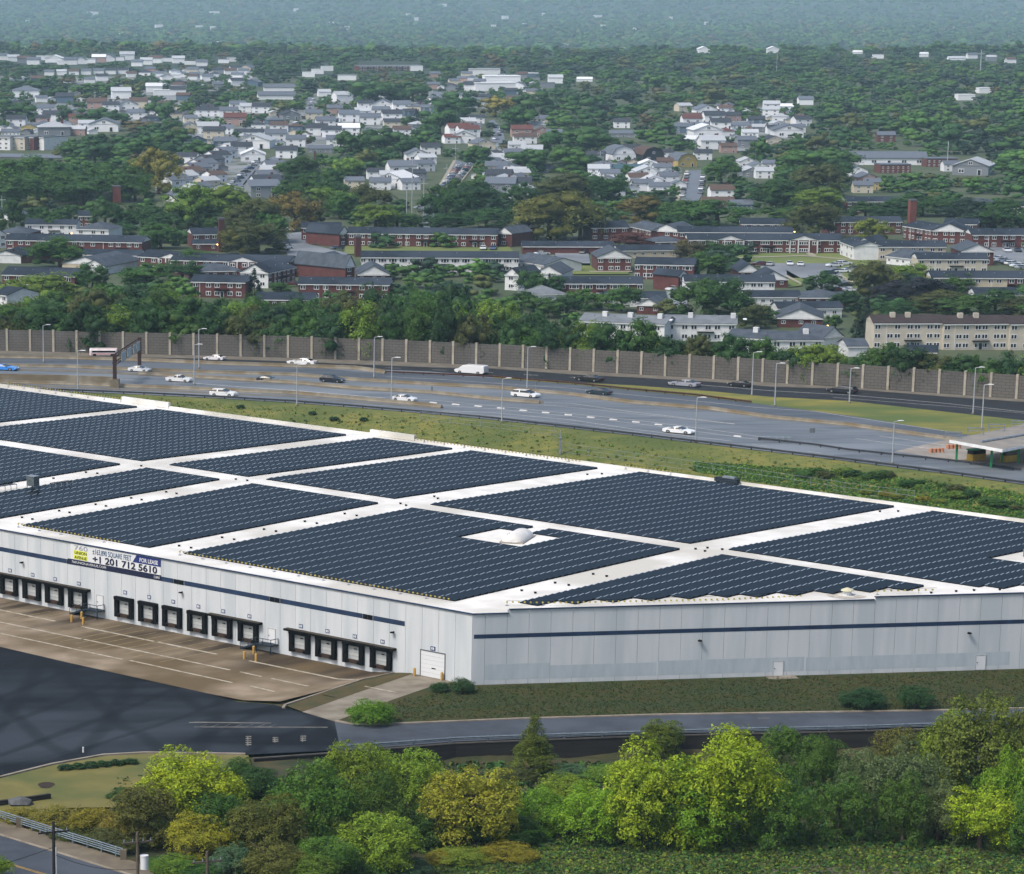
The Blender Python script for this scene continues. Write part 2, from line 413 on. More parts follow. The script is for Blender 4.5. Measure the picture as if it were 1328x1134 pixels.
def apron_mat():
    m = mat('stained_concrete', '#8a7c68', '#6d5f4a', 0.3, 0.9, coord='World', detail=8, c3='#58492f', scale3=0.06)
    nt = m.node_tree; N, L = nt.nodes, nt.links
    b = N['Principled BSDF']; src = b.inputs['Base Color'].links[0].from_socket
    g = N.new('ShaderNodeNewGeometry'); mp = N.new('ShaderNodeMapping'); mp.vector_type = 'TEXTURE'
    mp.inputs['Location'].default_value = (C0.x, C0.y, 0); mp.inputs['Rotation'].default_value = (0, 0, math.atan2(EB.y, EB.x))
    L.new(g.outputs['Position'], mp.inputs[0])
    sp = N.new('ShaderNodeSeparateXYZ'); L.new(mp.outputs[0], sp.inputs[0])
    mr = N.new('ShaderNodeMapRange'); mr.inputs[1].default_value = -13; mr.inputs[2].default_value = -3.5     # tyre and oil wear by the docks
    nz = N.new('ShaderNodeTexNoise'); nz.inputs['Scale'].default_value = 0.16; nz.inputs['Detail'].default_value = 7
    m2 = N.new('ShaderNodeMapping'); m2.inputs['Scale'].default_value = (0.35, 1.6, 1); L.new(mp.outputs[0], m2.inputs[0]); L.new(m2.outputs[0], nz.inputs['Vector'])
    L.new(sp.outputs[0], mr.inputs[0])
    mu = N.new('ShaderNodeMath'); mu.operation = 'MULTIPLY'; L.new(mr.outputs[0], mu.inputs[0])
    r2 = N.new('ShaderNodeMapRange'); r2.inputs[1].default_value = 0.3; r2.inputs[2].default_value = 0.62; L.new(nz.outputs['Fac'], r2.inputs[0]); L.new(r2.outputs[0], mu.inputs[1])
    mx = N.new('ShaderNodeMix'); mx.data_type = 'RGBA'; mx.inputs[7].default_value = C('#2c2111'); L.new(src, mx.inputs[6]); L.new(mu.outputs[0], mx.inputs[0])
    L.new(mx.outputs[2], b.inputs['Base Color'])
    return m
def wp(*abs_): return [wpt(a, b) for a, b in abs_]
ap = near_sheet(MB(), wp((200, 0.2), (10.8, 0.2), (11.0, -5.5), (9.7, -20.4), (19.96, -21), (43, -20.8), (55.5, -20.4), (200, -20.4)), 0.008, world=True)
structure(ap, 'truck_court', apron_mat())
dr = near_sheet(MB(), [G(392, 923.5), G(434, 936), G(512.6, 906.5), G(562, 889.5), wpt(2.6, 0.2), wpt(8.6, 0.2), G(480, 893)], 0.012, world=True)
structure(dr, 'driveway', mat('pale_concrete', '#80796b', '#6a6254', 0.4, 0.9, coord='World', detail=7, c3='#5b5244', scale3=0.1))
isl = near_sheet(MB(), [G(371.5, 915.8), G(392, 923.5), G(480, 893), wpt(8.6, 0.2), wpt(10.8, 0.2), wpt(11.0, -5.5)], 0.03, world=True)
structure(isl, 'grass_strip', mat('strip_grass', '#3a3a1c', '#4b3e20', 0.5, 0.95, coord='World', detail=8, bump=0.5))
lw = near_sheet(MB(), [G(434, 936.5), G(512.6, 906.7), G(562, 889.8), wpt(2.6, 0.2), wpt(0, 0.2), wpt(-39, 50.8), wpt(-75, 97.5), wpt(-110, 85), G(1560, 905), G(1204, 921.5), G(1020, 924.5), G(846, 927), G(667, 932), G(535, 937.6), G(490, 939.2), G(455, 939.5)], 0.02, world=True)
structure(lw, 'lawn', mat('lawn_grass', '#2c350b', '#363009', 0.5, 0.95, coord='World', detail=9, bump=0.6, bscale=1.4, c3='#27310c', scale3=0.12, stretch=(0.7, 1.3, 1)))
rd = near_sheet(MB(), [G(434, 936.3), G(474, 940.8), G(535, 939), G(667, 933.6), G(846, 928.4), G(1204, 922.8), G(1560, 914), G(1560, 931), G(1089, 946.5), G(826, 952.5), G(592, 962), G(442, 974)], 0.016, world=True)
structure(rd, 'access_road', mat('road_asphalt', '#3b4149', '#30353c', 0.5, 0.8, coord='World', detail=8, c3='#41474f', scale3=0.1))
cb = MB()
cl = [G(434, 936.3), G(455, 940), G(474, 940.9), G(535, 939), G(667, 933.6), G(846, 928.4), G(1020, 925.6), G(1204, 922.8), G(1560, 914)]
ribbon(cb, cl, 0, 0.35, -0.8, 0.14)
structure(cb, 'kerb', mat('kerb_concrete', '#8d8577', '#756b5c', 0.6, 0.9, coord='World'))
cb2 = MB(); ribbon(cb2, [G(369, 918.9), G(371.5, 915.2), wpt(11.1, -5.5), wpt(10.9, -0.5)], 0, 0.3, -0.3, 0.14, rel=True)
structure(cb2, 'kerb', MATS['kerb_concrete'])
gl = near_sheet(MB(), [(-140, 1052), (0, 1010), (68, 993), (135, 981), (190, 978), (322, 980), (330, 1010), (300, 1046), (100, 1048), (0, 1052), (-140, 1085)], 0.03)
structure(gl, 'lawn', mat('corner_grass', '#5d5a2c', '#6b6434', 0.3, 0.95, coord='World', detail=8, bump=0.4, c3='#4b5227', scale3=0.08))
cb3 = MB(); ribbon(cb3, [G(u, v) for u, v in ((-140, 1052), (0, 1009), (68, 992), (135, 980), (190, 977), (318, 979))], -0.1, 0.25, -0.3, 0.14, rel=True)
structure(cb3, 'kerb', MATS['kerb_concrete'])

# painted markings on the truck court and lot
white = mat('worn_white_paint', '#a9a291', '#857b68', 1.2, 0.8, coord='World'); yel = mat('worn_yellow_paint', '#8d8058', '#6f6446', 1.0, 0.85, coord='World')
mk = MB()
def cline(a0, b0, a1, b1, w, dz=0.02, mi=0):
    p, q = wpt(a0, b0), wpt(a1, b1); d = (q - p).normalized(); n = Vector((-d.y, d.x, 0)) * (w / 2)
    near_sheet(mk, [p - n, q - n, q + n, p + n], dz, mi, world=True)
for a0, a1 in ((120, 62.2), (57.5, 44.8), (44.2, 34.2), (29.0, 11.3)): cline(a0, -5.45, a1, -5.5, 0.42)
for a0, a1 in ((120, 52), (51.6, 27), (25.5, 22), (20.5, 14.6)): cline(a0, -10.5, a1, -10.6, 0.36)
for a0, a1 in ((120, 40), (39, 22.1), (19.5, 15.5)): cline(a0, -15.0, a1, -15.2, 0.36)
for k in range(26):
    a = 82 - k * 2.1
    if 58.5 < a < 63.5 or 29 < a < 34: continue
    cline(a, -1.6, a, -13.5 + rng.uniform(-2, 2), 0.14, 0.017, 1)
for a in (6.9, 4.1): pass
cline(8.0, -8.7, 3.4, -8.6, 0.3, 0.03); cline(8.4, -15.2, 6.4, -15.1, 0.2, 0.03)
structure(mk, 'court_markings', [white, yel])
mk = MB()
for q in (((245, 938), (246, 937), (352, 937.6), (352, 938.6)), ((252, 943.6), (252, 942.6), (425, 943), (425, 944)), ((983, 932.6), (983, 931.6), (998, 931.4), (998, 932.4))):
    near_sheet(mk, q, 0.014 + (0.02 if q[0][0] > 500 else 0))
for k in range(7):
    u = 258 + k * 15
    near_sheet(mk, [(u, 943), (u + 10, 939.5), (u + 11, 939.5), (u + 1.4, 943)], 0.012)
for u0, v0, v1, nn in ((317, 955, 968, 5), (352, 956.5, 963.5, 3), (388, 954.5, 962.5, 3)):      # worn lane lettering, now only bars
    for k in range(nn):
        v = v0 + (v1 - v0) * k / nn
        near_sheet(mk, [(u0 + 1.5, v + 1.3), (u0 + 1.5, v), (u0 + 9, v), (u0 + 9, v + 1.3)], 0.02)
    near_sheet(mk, [(u0 + 3.5, v1), (u0 + 3.5, v0), (u0 + 5, v0), (u0 + 5, v1)], 0.026)
structure(mk, 'lot_markings', mat('faded_lot_paint', '#77736a', '#4a4945', 0.8, 0.85, coord='World'))

# ============================================================ the warehouse
WZ = math.atan2(EB.y, EB.x)
wh = thing('warehouse', C0, WZ, 'long white warehouse with navy stripe and solar panels on its white roof', 'warehouse')
M_wall = mat('white_wall', '#c0c3c4', '#b1b6b9', 1.1, 0.85, stretch=(1.2, 1.2, 0.12), detail=8, lo=0.2, hi=0.9, c3='#adb3b6', scale3=0.35)
M_wall2 = mat('repainted_wall', '#aab2b6', '#9ea7ac', 1.0, 0.85, stretch=(1.5, 1.5, 0.3), detail=8)
M_dark = mat('joint_grey', '#55595c'); M_navy = mat('navy_paint', '#14253f', '#1d3350', 0.7, 0.6)  # plain grey of panel joints, door frames, stack caps and lamp posts
M_roof = mat('white_membrane', '#d6d4cf', '#c2c0b9', 0.3, 0.8, detail=9, c3='#b3b0a7', scale3=0.07)
M_black = mat('black_rubber', '#0b0c0d', '#121110', 2.0, 0.9, spec=0.08); M_door = mat('dock_door_white', '#a9aca9', '#94989a', 1.5, 0.6)
M_brown = mat('rusty_bumper', '#3c2a1b', '#241a12', 3, 0.9); M_blue = mat('number_blue', '#22355f'); M_pale = mat('pale_paint', '#c9cbcc')
M_glass = mat('dark_glass', '#0b0f14', None, rough=0.15, spec=0.6); M_steel = mat('slate_steel', '#1d262e', '#26313a', 3, 0.7, spec=0.15); M_galv = mat('galvanised', '#8b9299', '#767d84', 2, 0.5, metal=0.3)
BR, MR_, Z0 = 48.6, 0.0148, 7.86
def zr(b): return Z0 + MR_ * (b if b <= BR else 2 * BR - b)
KR = 0.7692                            # slope of the oblique front
ALEN = 200.0
# wall: precast panels with open joints before a darker backing
w = MB()
def panels(p0, p1, zb, ztop, width, first=0.0):
    p0, p1 = Vector(p0), Vector(p1); d = p1 - p0; Ln = d.length; d.normalize(); n = Vector((d.y, -d.x))    # outward on the right of p0 -> p1
    t = 0.0; k = 0
    rz = math.atan2(d.y, d.x)
    while t < Ln - 0.05:
        wd = min(first or width, Ln - t) if k == 0 else min(width, Ln - t)
        c = p0 + d * (t + wd / 2) - n * 0.06
        z1 = ztop(t + wd / 2)
        w.box((c.x, c.y, (zb + z1) / 2), (wd - 0.035, 0.12, z1 - zb), rz, 0)
        t += wd; k += 1
CX, CYY = BR * 2, -KR * BR * 2
w.prism([(0.05, -0.0), (CX - 0.05, CYY + 0.1), (CX - 0.05, ALEN - 0.05), (0.05, ALEN - 0.05)], -1.3, 7.8, 1)
panels((0, ALEN), (0, 0), -1.3, lambda t: 7.98, 2.44, 200 % 2.44)
RL = math.hypot(CX, CYY)
def step(t):
    return 7.98 if t < 4.1 else 8.4 if t < 45.8 else 8.72 if t < 92 else 8.4
panels((0, 0), (CX, CYY), -0.6, step, 2.47, 1.45)
panels((CX, CYY), (CX, ALEN), -0.6, lambda t: 7.98, 2.44)
panels((CX, ALEN), (0, ALEN), -0.6, lambda t: 8.4, 2.44)
w.build('wall', [M_wall, M_dark], wh)
# coping
cp = MB()
cp.box((-0.02, ALEN / 2, 8.02), (0.3, ALEN, 0.09))
D = Vector((CX, CYY)).normalized(); rzc = math.atan2(D.y, D.x)
for t0, t1, z in ((0, 4.1, 8.021), (4.1, 45.8, 8.44), (45.8, 92, 8.76), (92, RL, 8.44)):
    c = D * ((t0 + t1) / 2); cp.box((c.x, c.y, z), (t1 - t0 - 0.01, 0.3, 0.085), rzc)
cp.build('coping', M_navy, wh)
# roof
rf = MB()
y1 = ALEN - 0.15; e = 0.15
pts = [(0.13, -0.1 + e), (BR, -KR * BR + e), (BR, y1), (0.13, y1)]
rf.poly([(x, y, zr(x)) for x, y in pts]); rf.poly([(x, y, zr(x)) for x, y in ((BR, -KR * BR + e), (CX - 0.15, -KR * (CX - .15) + e), (CX - 0.15, y1), (BR, y1))])
rf.build('roof', M_roof, wh)
# far parapet with two raised lengths
pp = MB()
pp.box((CX - 0.25, (CYY + ALEN) / 2, 8.02), (0.34, ALEN - CYY - 0.4, 0.35))
pp.bx(CX - 0.6, CX - 0.1, 94, 103, 7.9, 8.75); pp.bx(CX - 0.6, CX - 0.1, 147, 158, 7.9, 8.8)
pp.build('parapet', M_roof, wh)
# navy stripe with dark window lengths
st = MB()
for a0, a1 in ((9.9, 14.7), (16.3, 29.3), (31.0, 45.2), (47.0, 64), (66, 84), (86, 104), (106, ALEN - 1)): st.bx(-0.012, 0.02, a0, a1, 5.24, 5.8)
c = D * (RL / 2 + 0.05); nrm = Vector((D.y, -D.x)) * 0.0
st.box((c.x + D.y * 0.004, c.y - D.x * 0.004, 5.47), (RL - 0.3, 0.02, 0.46), rzc)
st.build('stripe', M_navy, wh)
for a0, a1 in ((14.75, 16.25), (29.35, 30.95), (45.25, 46.95), (64.05, 65.95)):
    win = MB(); win.bx(-0.03, 0.02, a0, a1, 5.24, 5.8, 0); win.bx(-0.035, 0.0, (a0 + a1) / 2 - 0.03, (a0 + a1) / 2 + 0.03, 5.24, 5.8, 1); win.build('window', [M_glass, M_navy], wh)
# repainted band low on the oblique front
bd = MB()
for t0, t1, z0, z1 in ((1.5, 8.8, 0.55, 2.3), (8.9, 21.0, 0.5, 2.0), (21.2, 38.0, 0.5, 2.15), (38.2, 62, 0.5, 2.05)):
    c = D * ((t0 + t1) / 2); bd.box((c.x + D.y * 0.003, c.y - D.x * 0.003, (z0 + z1) / 2), (t1 - t0, 0.012, z1 - z0), rzc)
bd.build('repaint_band', M_wall2, wh)
# dock doors
M_canopy = mat('canopy_felt', '#4a463f', '#37332c', 2, 0.95, spec=0.1)
def dock(a, canopy, door_z0=-0.02, door_z1=2.05):
    d = thing('dock_door', (0, a, 0)); d.parent = wh
    pn = MB(); pn.bx(-0.04, 0.05, -0.98, 0.98, 0.32, 1.98, 0)
    for z in (0.72, 1.13, 1.54): pn.bx(-0.05, -0.035, -0.97, 0.97, z - 0.012, z + 0.012, 1)
    pn.build('door_panel', [M_door, M_dark], d)
    pw = MB(); pw.bx(-0.055, -0.03, -0.38, 0.1, 1.5, 1.62); pw.build('door_window', M_glass, d)
    sh = MB(); sh.bx(-0.45, 0.0, -1.55, -0.99, -0.12, 2.1); sh.bx(-0.45, 0.0, 0.99, 1.55, -0.12, 2.1); sh.bx(-0.5, 0.0, -1.58, 1.58, 1.99, 2.4); sh.build('dock_shelter', M_black, d)
    bp = MB(); bp.bx(-0.3, 0.0, -1.0, 1.0, -0.1, 0.31); bp.build('dock_leveller', M_brown, d)
    for s in (-0.8, 0.8):
        b2 = MB(); b2.bx(-0.42, -0.3, s - 0.14, s + 0.14, -0.1, 0.25); b2.build('bumper', M_black, d)
    sg = MB(); sg.bx(-0.04, 0.0, -0.3, 0.3, 2.78, 3.22, 0); sg.bx(-0.05, -0.04, -0.2, -0.04, 2.86, 3.14, 1); sg.bx(-0.05, -0.04, 0.04, 0.2, 2.86, 3.14, 1); sg.build('number_plate', [M_blue, M_pale], d)
    if canopy:
        cn = MB(); cn.bx(-0.75, 0.0, -2.15, 2.15, 2.3, 2.52, 1); cn.bx(-0.7, 0, -2.1, 2.1, 2.525, 2.56, 0); cn.build('canopy', [M_canopy, M_black], d)
    return d
for a in (85.3, 80.9, 76.63, 72.34, 68.13, 63.81): dock(a, True)
for k, a in enumerate((55.47, 51.25, 47.07, 42.78, 38.6, 34.26)): dock(a, k > 3)
for a in (25.92, 21.73, 17.46, 13.22): dock(a, True)
# drive-in door
dv = thing('roller_door', (0, 5.65, 0)); dv.parent = wh
m = MB(); m.bx(-0.03, 0.05, -1.75, 1.75, 0.02, 2.9, 0)
for k in range(1, 6): m.bx(-0.04, -0.03, -1.74, 1.74, 0.02 + k * 0.48 - 0.012, 0.02 + k * 0.48 + 0.012, 1)
m.build('door_panel', [M_pale, M_door], dv)
m = MB(); m.bx(-0.07, 0.03, -1.85, -1.755, 0, 3.0); m.bx(-0.07, 0.03, 1.755, 1.85, 0, 3.0); m.bx(-0.075, 0.03, -1.85, 1.85, 2.905, 3.01); m.build('door_frame', M_dark, dv)
m = MB(); m.bx(-0.045, -0.02, -0.45, 0.15, 1.0, 1.12); m.build('door_window', M_glass, dv)
m = MB(); m.bx(-0.05, 0.0, -0.35, 0.35, 3.1, 3.55, 0); m.bx(-0.06, -0.05, -0.2, -0.04, 3.18, 3.46, 1); m.bx(-0.06, -0.05, 0.04, 0.2, 3.18, 3.46, 1); m.build('number_plate', [M_blue, M_pale], dv)
# person doors, wall lamps
def wall_lamp(M):
    m = MB(); m.box((-0.12, 0, 0), (0.24, 0.12, 0.1)); m.box((-0.32, 0, -0.05), (0.3, 0.42, 0.14)); o = m.build('wall_lamp', M_black, wh); o.matrix_local = M; return o
for a in (74.1, 45.5, 11.5): wall_lamp(Matrix.Translation((0, a, 4.4)))
for t in (25.8, 57.0): wall_lamp(Matrix.Translation((D.x * t, D.y * t, 4.4)) @ Matrix.Rotation(rzc + math.pi / 2, 4, 'Z'))
def pdoor(M):
    d = thing('person_door'); d.parent = wh; d.matrix_local = M
    m = MB(); m.bx(-0.045, 0.03, -0.55, 0.55, 0.0, 1.65); m.build('door_leaf', M_pale, d)
    m = MB(); m.bx(-0.07, 0.0, -0.62, -0.555, 0, 1.72); m.bx(-0.07, 0.0, 0.555, 0.62, 0, 1.72); m.bx(-0.071, 0.0, -0.62, 0.62, 1.655, 1.725); m.build('door_frame', M_door, d)
    m = MB(); m.box((-0.09, 0.42, 0.85), (0.08, 0.12, 0.06)); m.build('handle', M_black, d)
pdoor(Matrix.Translation((0, 60.0, 0.35))); pdoor(Matrix.Translation((0, 30.6, 0.35)))
for t in (35.0, 58.6): pdoor(Matrix.Translation((D.x * t, D.y * t, 0.06)) @ Matrix.Rotation(rzc + math.pi / 2, 4, 'Z'))
sl_ = MB(); c = D * 35.2; sl_.box((c.x + D.y * 0.9, c.y - D.x * 0.9, 0.03), (3.4, 1.6, 0.1), rzc); sl_.build('door_step', MATS['pale_concrete'], wh)

# loading steps, bollards
def steps(a, base, u, v):
    p = wpt(a, 0); t = thing('loading_steps', (p.x, p.y, 0), WZ)
    m = MB(); m.bx(-1.35, -0.02, -1.5, 1.0, 0.18, 0.3)
    for yy in (-1.4, 0.9): m.bx(-1.3, -1.2, yy - 0.05, yy + 0.05, -0.75, 0.18)
    m.build('landing', M_steel, t)
    m = MB()
    for k in range(6): m.bx(-1.32, -0.05, 1.0 + k * 0.42, 1.44 + k * 0.42, 0.1 - k * 0.165, 0.16 - k * 0.165)
    for xx in (-1.36, -0.1): m.add([(xx, 1.0, 0.3), (xx, 1.0, 0.0), (xx, 3.55, -0.78), (xx, 3.55, -0.6), (xx + .05, 1.0, 0.3), (xx + .05, 1.0, 0.0), (xx + .05, 3.55, -0.78), (xx + .05, 3.55, -0.6)], ((0, 1, 2, 3), (7, 6, 5, 4), (0, 3, 7, 4), (1, 5, 6, 2), (0, 4, 5, 1), (3, 2, 6, 7)))
    m.add([(-1.3, 1.0, 0.2), (-0.05, 1.0, 0.2), (-0.05, 3.5, -0.74), (-1.3, 3.5, -0.74)], ((0, 1, 2, 3),)); m.build('stair_flight', M_steel, t)
    m = MB()
    for xx in (-1.33,):
        m.tube((xx, -1.5, 1.0), (xx, 1.0, 1.0), 0.04, n=6); m.tube((xx, 1.0, 1.0), (xx, 3.5, 0.05), 0.04, n=6); m.tube((xx, -1.5, 0.65), (xx, 1.0, 0.65), 0.03, n=6)
        for yy, z0, z1 in ((-1.5, 0.3, 1.0), (-0.2, 0.3, 1.0), (1.0, 0.3, 1.0), (2.2, -0.2, 0.55), (3.5, -0.7, 0.05)): m.tube((xx, yy, z0), (xx, yy, z1), 0.04, n=6)
    m.tube((-1.33, -1.5, 1.0), (-0.1, -1.5, 1.0), 0.04, n=6); m.tube((-0.1, -1.5, 0.3), (-0.1, -1.5, 1.0), 0.04, n=6)
    m.build('handrail', M_steel, t)
    tag(t, base, 'steps', 'steel steps at the loading docks')
steps(60.6, 'slate steel steps and landing between the two dock groups below the banner', 120, 795)
steps(31.0, 'slate steel steps and landing beside the four docks near the corner', 346, 840)
M_by = mat('bollard_yellow', '#b58e45', '#9c7a3c', 2, 0.7)
def bollard(p, lab):
    m = MB(); m.tube((0, 0, 0), (0, 0, 0.85), 0.16, n=10); m.tube((0, 0, 0.85), (0, 0, 0.93), 0.16, 0.09, n=10)
    o = m.build('bollard', M_by); o.location = p; tag(o, lab, 'bollard', 'yellow bollards by the warehouse wall')
for (u, v), lab in zip(((93, 807), (106, 803), (108, 810.5), (317, 855), (329, 848), (332, 858), (537.5, 877), (573, 882.5)),
    ('yellow bollard standing alone in front of the steps below the banner', 'yellow bollard at the foot of the steps below the banner, closer to the wall', 'yellow bollard at the foot of the steps below the banner, farther from the wall',
     'yellow bollard standing alone in front of the steps nearer the corner', 'yellow bollard at the foot of the steps nearer the corner, closer to the wall', 'yellow bollard at the foot of the steps nearer the corner, farther from the wall',
     'yellow bollard between the last dock and the roller door', 'yellow bollard between the roller door and the round shrubs')):
    bollard(G(u, v), lab)

# leasing banner on the dock front
bn = thing('leasing_banner', wpt(57.2, 0), WZ, 'wide white and navy leasing banner hung above the loading docks', 'banner')
BY0, BY1 = 65.2 - 57.2, 49.15 - 57.2              # left and right ends (local y)
m = MB(); m.bx(-0.06, -0.03, BY1, BY0 - 0.0, 5.95, 7.9); m.build('banner_sheet', M_pale, bn)
m = MB(); m.bx(-0.065, -0.03, BY1, BY0 + 0.5, 5.32, 5.945); m.build('footer_band', mat('banner_navy', '#0d1433'), bn)
m = MB(); xs = -0.075
m.add([(xs, BY1, 6.95), (xs, BY1, 7.9), (xs, BY1 + 4.2, 7.9), (xs, BY1 + 4.9, 6.95), (-0.0605, BY1, 6.95), (-0.0605, BY1, 7.9), (-0.0605, BY1 + 4.2, 7.9), (-0.0605, BY1 + 4.9, 6.95)],
      ((3, 2, 1, 0), (4, 5, 6, 7), (0, 1, 5, 4), (1, 2, 6, 5), (2, 3, 7, 6), (3, 0, 4, 7)))
m.build('corner_flag', mat('banner_blue', '#1b2a66'), bn)
m = MB(); m.bx(-0.075, -0.0605, BY0 - 3.0, BY0 - 0.6, 6.62, 7.13); m.bx(-0.075, -0.0605, BY0 - 3.1, BY0 - 0.6, 6.03, 6.54); m.build('highlight_strip', mat('banner_yellow', '#c9cf3a'), bn)
def words(text, y_left, z, width, h, m, bold=0.0, x=-0.09):
    cu = bpy.data.curves.new('lettering', 'FONT'); cu.body = text; cu.size = 1.0; cu.extrude = 0.0; cu.offset = bold; cu.resolution_u = 3
    cu.materials.append(m); o = link('lettering', cu, bn)
    bpy.context.view_layer.update()
    d = o.dimensions; sx = width / max(d.x, 1e-3); sy = h / 0.72
    # text runs towards -y (to the viewer's right), up is +z, faces -x
    me = bpy.data.meshes.new_from_object(o.evaluated_get(bpy.context.evaluated_depsgraph_get())); bpy.data.objects.remove(o); o = link('lettering', me, bn)
    o.matrix_local = Matrix.Translation((x, y_left, z)) @ Matrix(((0, 0, -1, 0), (-1, 0, 0, 0), (0, 1, 0, 0), (0, 0, 0, 1))) @ Matrix.Diagonal((sx, sy, 1, 1))
M_ink = mat('banner_ink', '#0e1030'); M_sky = mat('banner_teal', '#27506f'); M_gray = mat('banner_gray', '#8d8f96')
words('760', BY0 - 0.65, 7.2, 2.4, 0.6, M_gray); words('UNION', BY0 - 0.75, 6.68, 2.2, 0.38, M_ink, 0.02); words('AVENUE', BY0 - 0.75, 6.1, 2.2, 0.36, M_ink, 0.02)
words('\u00b1163,890 SQUARE FEET', BY0 - 4.0, 7.05, 6.9, 0.66, M_sky, 0.01); words('FOR LEASE', BY1 + 3.7, 7.15, 3.2, 0.5, M_pale, 0.02)
words('+1 201 712 5610', BY0 - 4.0, 6.07, 11.4, 0.82, M_ink, 0.03); words('760UNIONAVENUE.COM', BY0 - 0.2, 5.5, 6.2, 0.3, M_pale); words('CBRE', BY1 + 1.2, 5.48, 1.0, 0.3, M_pale)

# ------------------------------------------------------------ solar arrays (one thing a block, its rows as parts)
def panel_mat():
    m = mat('solar_glass', '#0b141c', '#070d13', 0.5, 0.2, detail=4, spec=0.11)
    b = m.node_tree.nodes['Principled BSDF']; b.inputs['Roughness'].default_value = 0.36
    return m
M_pv = panel_mat(); M_al = mat('panel_frame_glint', '#86929c', None, rough=0.5, metal=0.0); M_under = mat('conduit_and_row_shade', '#0e1014', None, spec=0.1)
PITCH = 1.19
def solar(name_label, b0, b1, a0, a1, cuts=(), stair=False):
    p = wpt(0, 0); t = thing('solar_array', C0, WZ, name_label, 'solar array', 'solar arrays on the warehouse roof')
    nr = int(round((b1 - b0) / PITCH)); pit = (b1 - b0) / nr
    nm = max(1, round((a1 - a0) / 2.5)); ml = (a1 - a0) / nm
    for r in range(nr):
        bb = b0 + r * pit; zb = zr(bb + pit / 2) + 0.06
        m = MB()
        for k in range(nm):
            y0 = a0 + k * ml; y_1 = y0 + ml; yc = (y0 + y_1) / 2
            if stair and y0 < -KR * (bb) + 4.3: continue
            if any(c0 < bb + pit / 2 < c1 and d0 < yc < d1 for c0, c1, d0, d1 in cuts):
                if m.f: m.build('panel_row', [M_pv, M_al, M_under], t); m = MB()
                continue
            x0, x1 = bb, bb + pit * 0.84; z0, z1 = zb + 0.06, zb + 0.2
            m.quad((x0, y0, z0), (x0, y_1 - 0.14, z0), (x1, y_1 - 0.14, z1), (x1, y0, z1), 0)
            m.quad((x0, y_1 - 0.14, z0 + .02), (x0, y_1, z0 + .02), (x1, y_1, z1 + .02), (x1, y_1 - 0.14, z1 + .02), 1)  # frame strip, widened and paled so its colour carries the glint
            m.quad((x1, y0, z1), (x1, y_1, z1), (x1 + 0.03, y_1, zb - 0.05), (x1 + 0.03, y0, zb - 0.05), 2)
            m.quad((x0, y_1, z0), (x0, y0, z0), (x0, y0, zb - 0.05), (x0, y_1, zb - 0.05), 2)  # near-black front edge paints the shadow gap between rows
            m.add([(x0, y0, z0), (x1, y0, z1), (x1, y0, zb - .05), (x0, y0, zb - .05)], ((0, 1, 2, 3),), 2); m.add([(x0, y_1, z0), (x1, y_1, z1), (x1, y_1, zb - .05), (x0, y_1, zb - .05)], ((3, 2, 1, 0),), 2)
        if m.f: m.build('panel_row', [M_pv, M_al, M_under], t)
solar('large solar array above the corner of the warehouse, with a white hood in its gap', 4.4, 46.2, 6.4, 49.7, cuts=((34.4, 43.2, 21.2, 31.1), (43.2, 47, 26.0, 28.8)))
solar('solar array above the leasing banner, between two white aisles', 4.2, 46.2, 55.6, 78.8)
solar('narrow solar array with the grey roof cabinet along its aisle', 4.2, 46.0, 84.8, 99.4)
solar('solar array at the roof end beyond the grey roof cabinet', 4.2, 46.0, 104.7, 145.5)
solar('solar array at the dock side roof end, out beyond the cabinet aisle', 4.2, 46.0, 151, 190)
solar('solar array with a stepped edge along the oblique front wall', 7.4, 46.4, -30.5, 0.4, stair=True)
solar('solar array behind the ridge aisle, straight behind the white hood', 50.3, 95.0, 8.0, 50.2)
solar('solar array behind the ridge aisle, second from the long far corner aisle', 50.6, 94.0, 56.8, 80.5)
solar('narrow solar array behind the ridge aisle, facing the cabinet aisle', 50.6, 94.0, 84.0, 99.6)
solar('wide pale solar array running to the far roof edge below the gantry', 50.4, 93.6, 105, 146.5)
solar('solar array in the far roof corner beside the highway ramp', 50.4, 93.6, 151, 192)
solar('solar array with a white notch, beside the toll plaza end of the roof', 50.2, 95.0, -70, 2.2, cuts=((68.4, 77.4, -60, -22)), stair=True) if False else solar('solar array with a white notch, at the roof end below the toll plaza', 50.2, 95.0, -70, 2.2, cuts=((68.4, 77.4, -29.5, -22),), stair=True)

# roof furniture
def roofthing(name, a, b, label, cat, group=None):
    p = wpt(a, b, zr(b)); return thing(name, p, WZ, label, cat, group)
h = roofthing('roof_hood', 25.6, 38.6, 'white rounded roof hood standing in the gap of the large solar array', 'roof hood')
m = MB()
secs = []
for k, (yy, sx, sz) in enumerate(((-3.1, 0.5, 0.35), (-2.9, 1.2, 0.75), (-2.2, 1.45, 0.98), (2.2, 1.45, 1.02), (2.9, 1.2, 0.8), (3.1, 0.6, 0.4))):
    secs.append([(math.cos(t) * sx, yy, 0.04 + math.sin(t) * sz if math.sin(t) > 0 else 0.04) for t in np.linspace(0, math.pi, 13)])
m.loft(secs); m.build('hood', mat('hood_white', '#cfcdc9', '#c2c0bb', 1, 0.6), h, True)
m = MB(); m.bx(-1.5, 1.5, -3.1, 3.1, 0.0, 0.12); m.build('curb', mat('hood_curb', '#8a8172', '#a39b8e', 2, 0.9), h)
for yy in (-0.5, 0.3):
    m = MB(); m.box((-1.2, yy, 0.6), (0.12, 0.2, 0.16)); m.build('vent', M_black, h)
h.rotation_euler.z = WZ - math.radians(66)
cb_ = roofthing('roof_cabinet', 98.2, 23.4, 'grey steel roof cabinet on posts in the white aisle', 'cabinet')
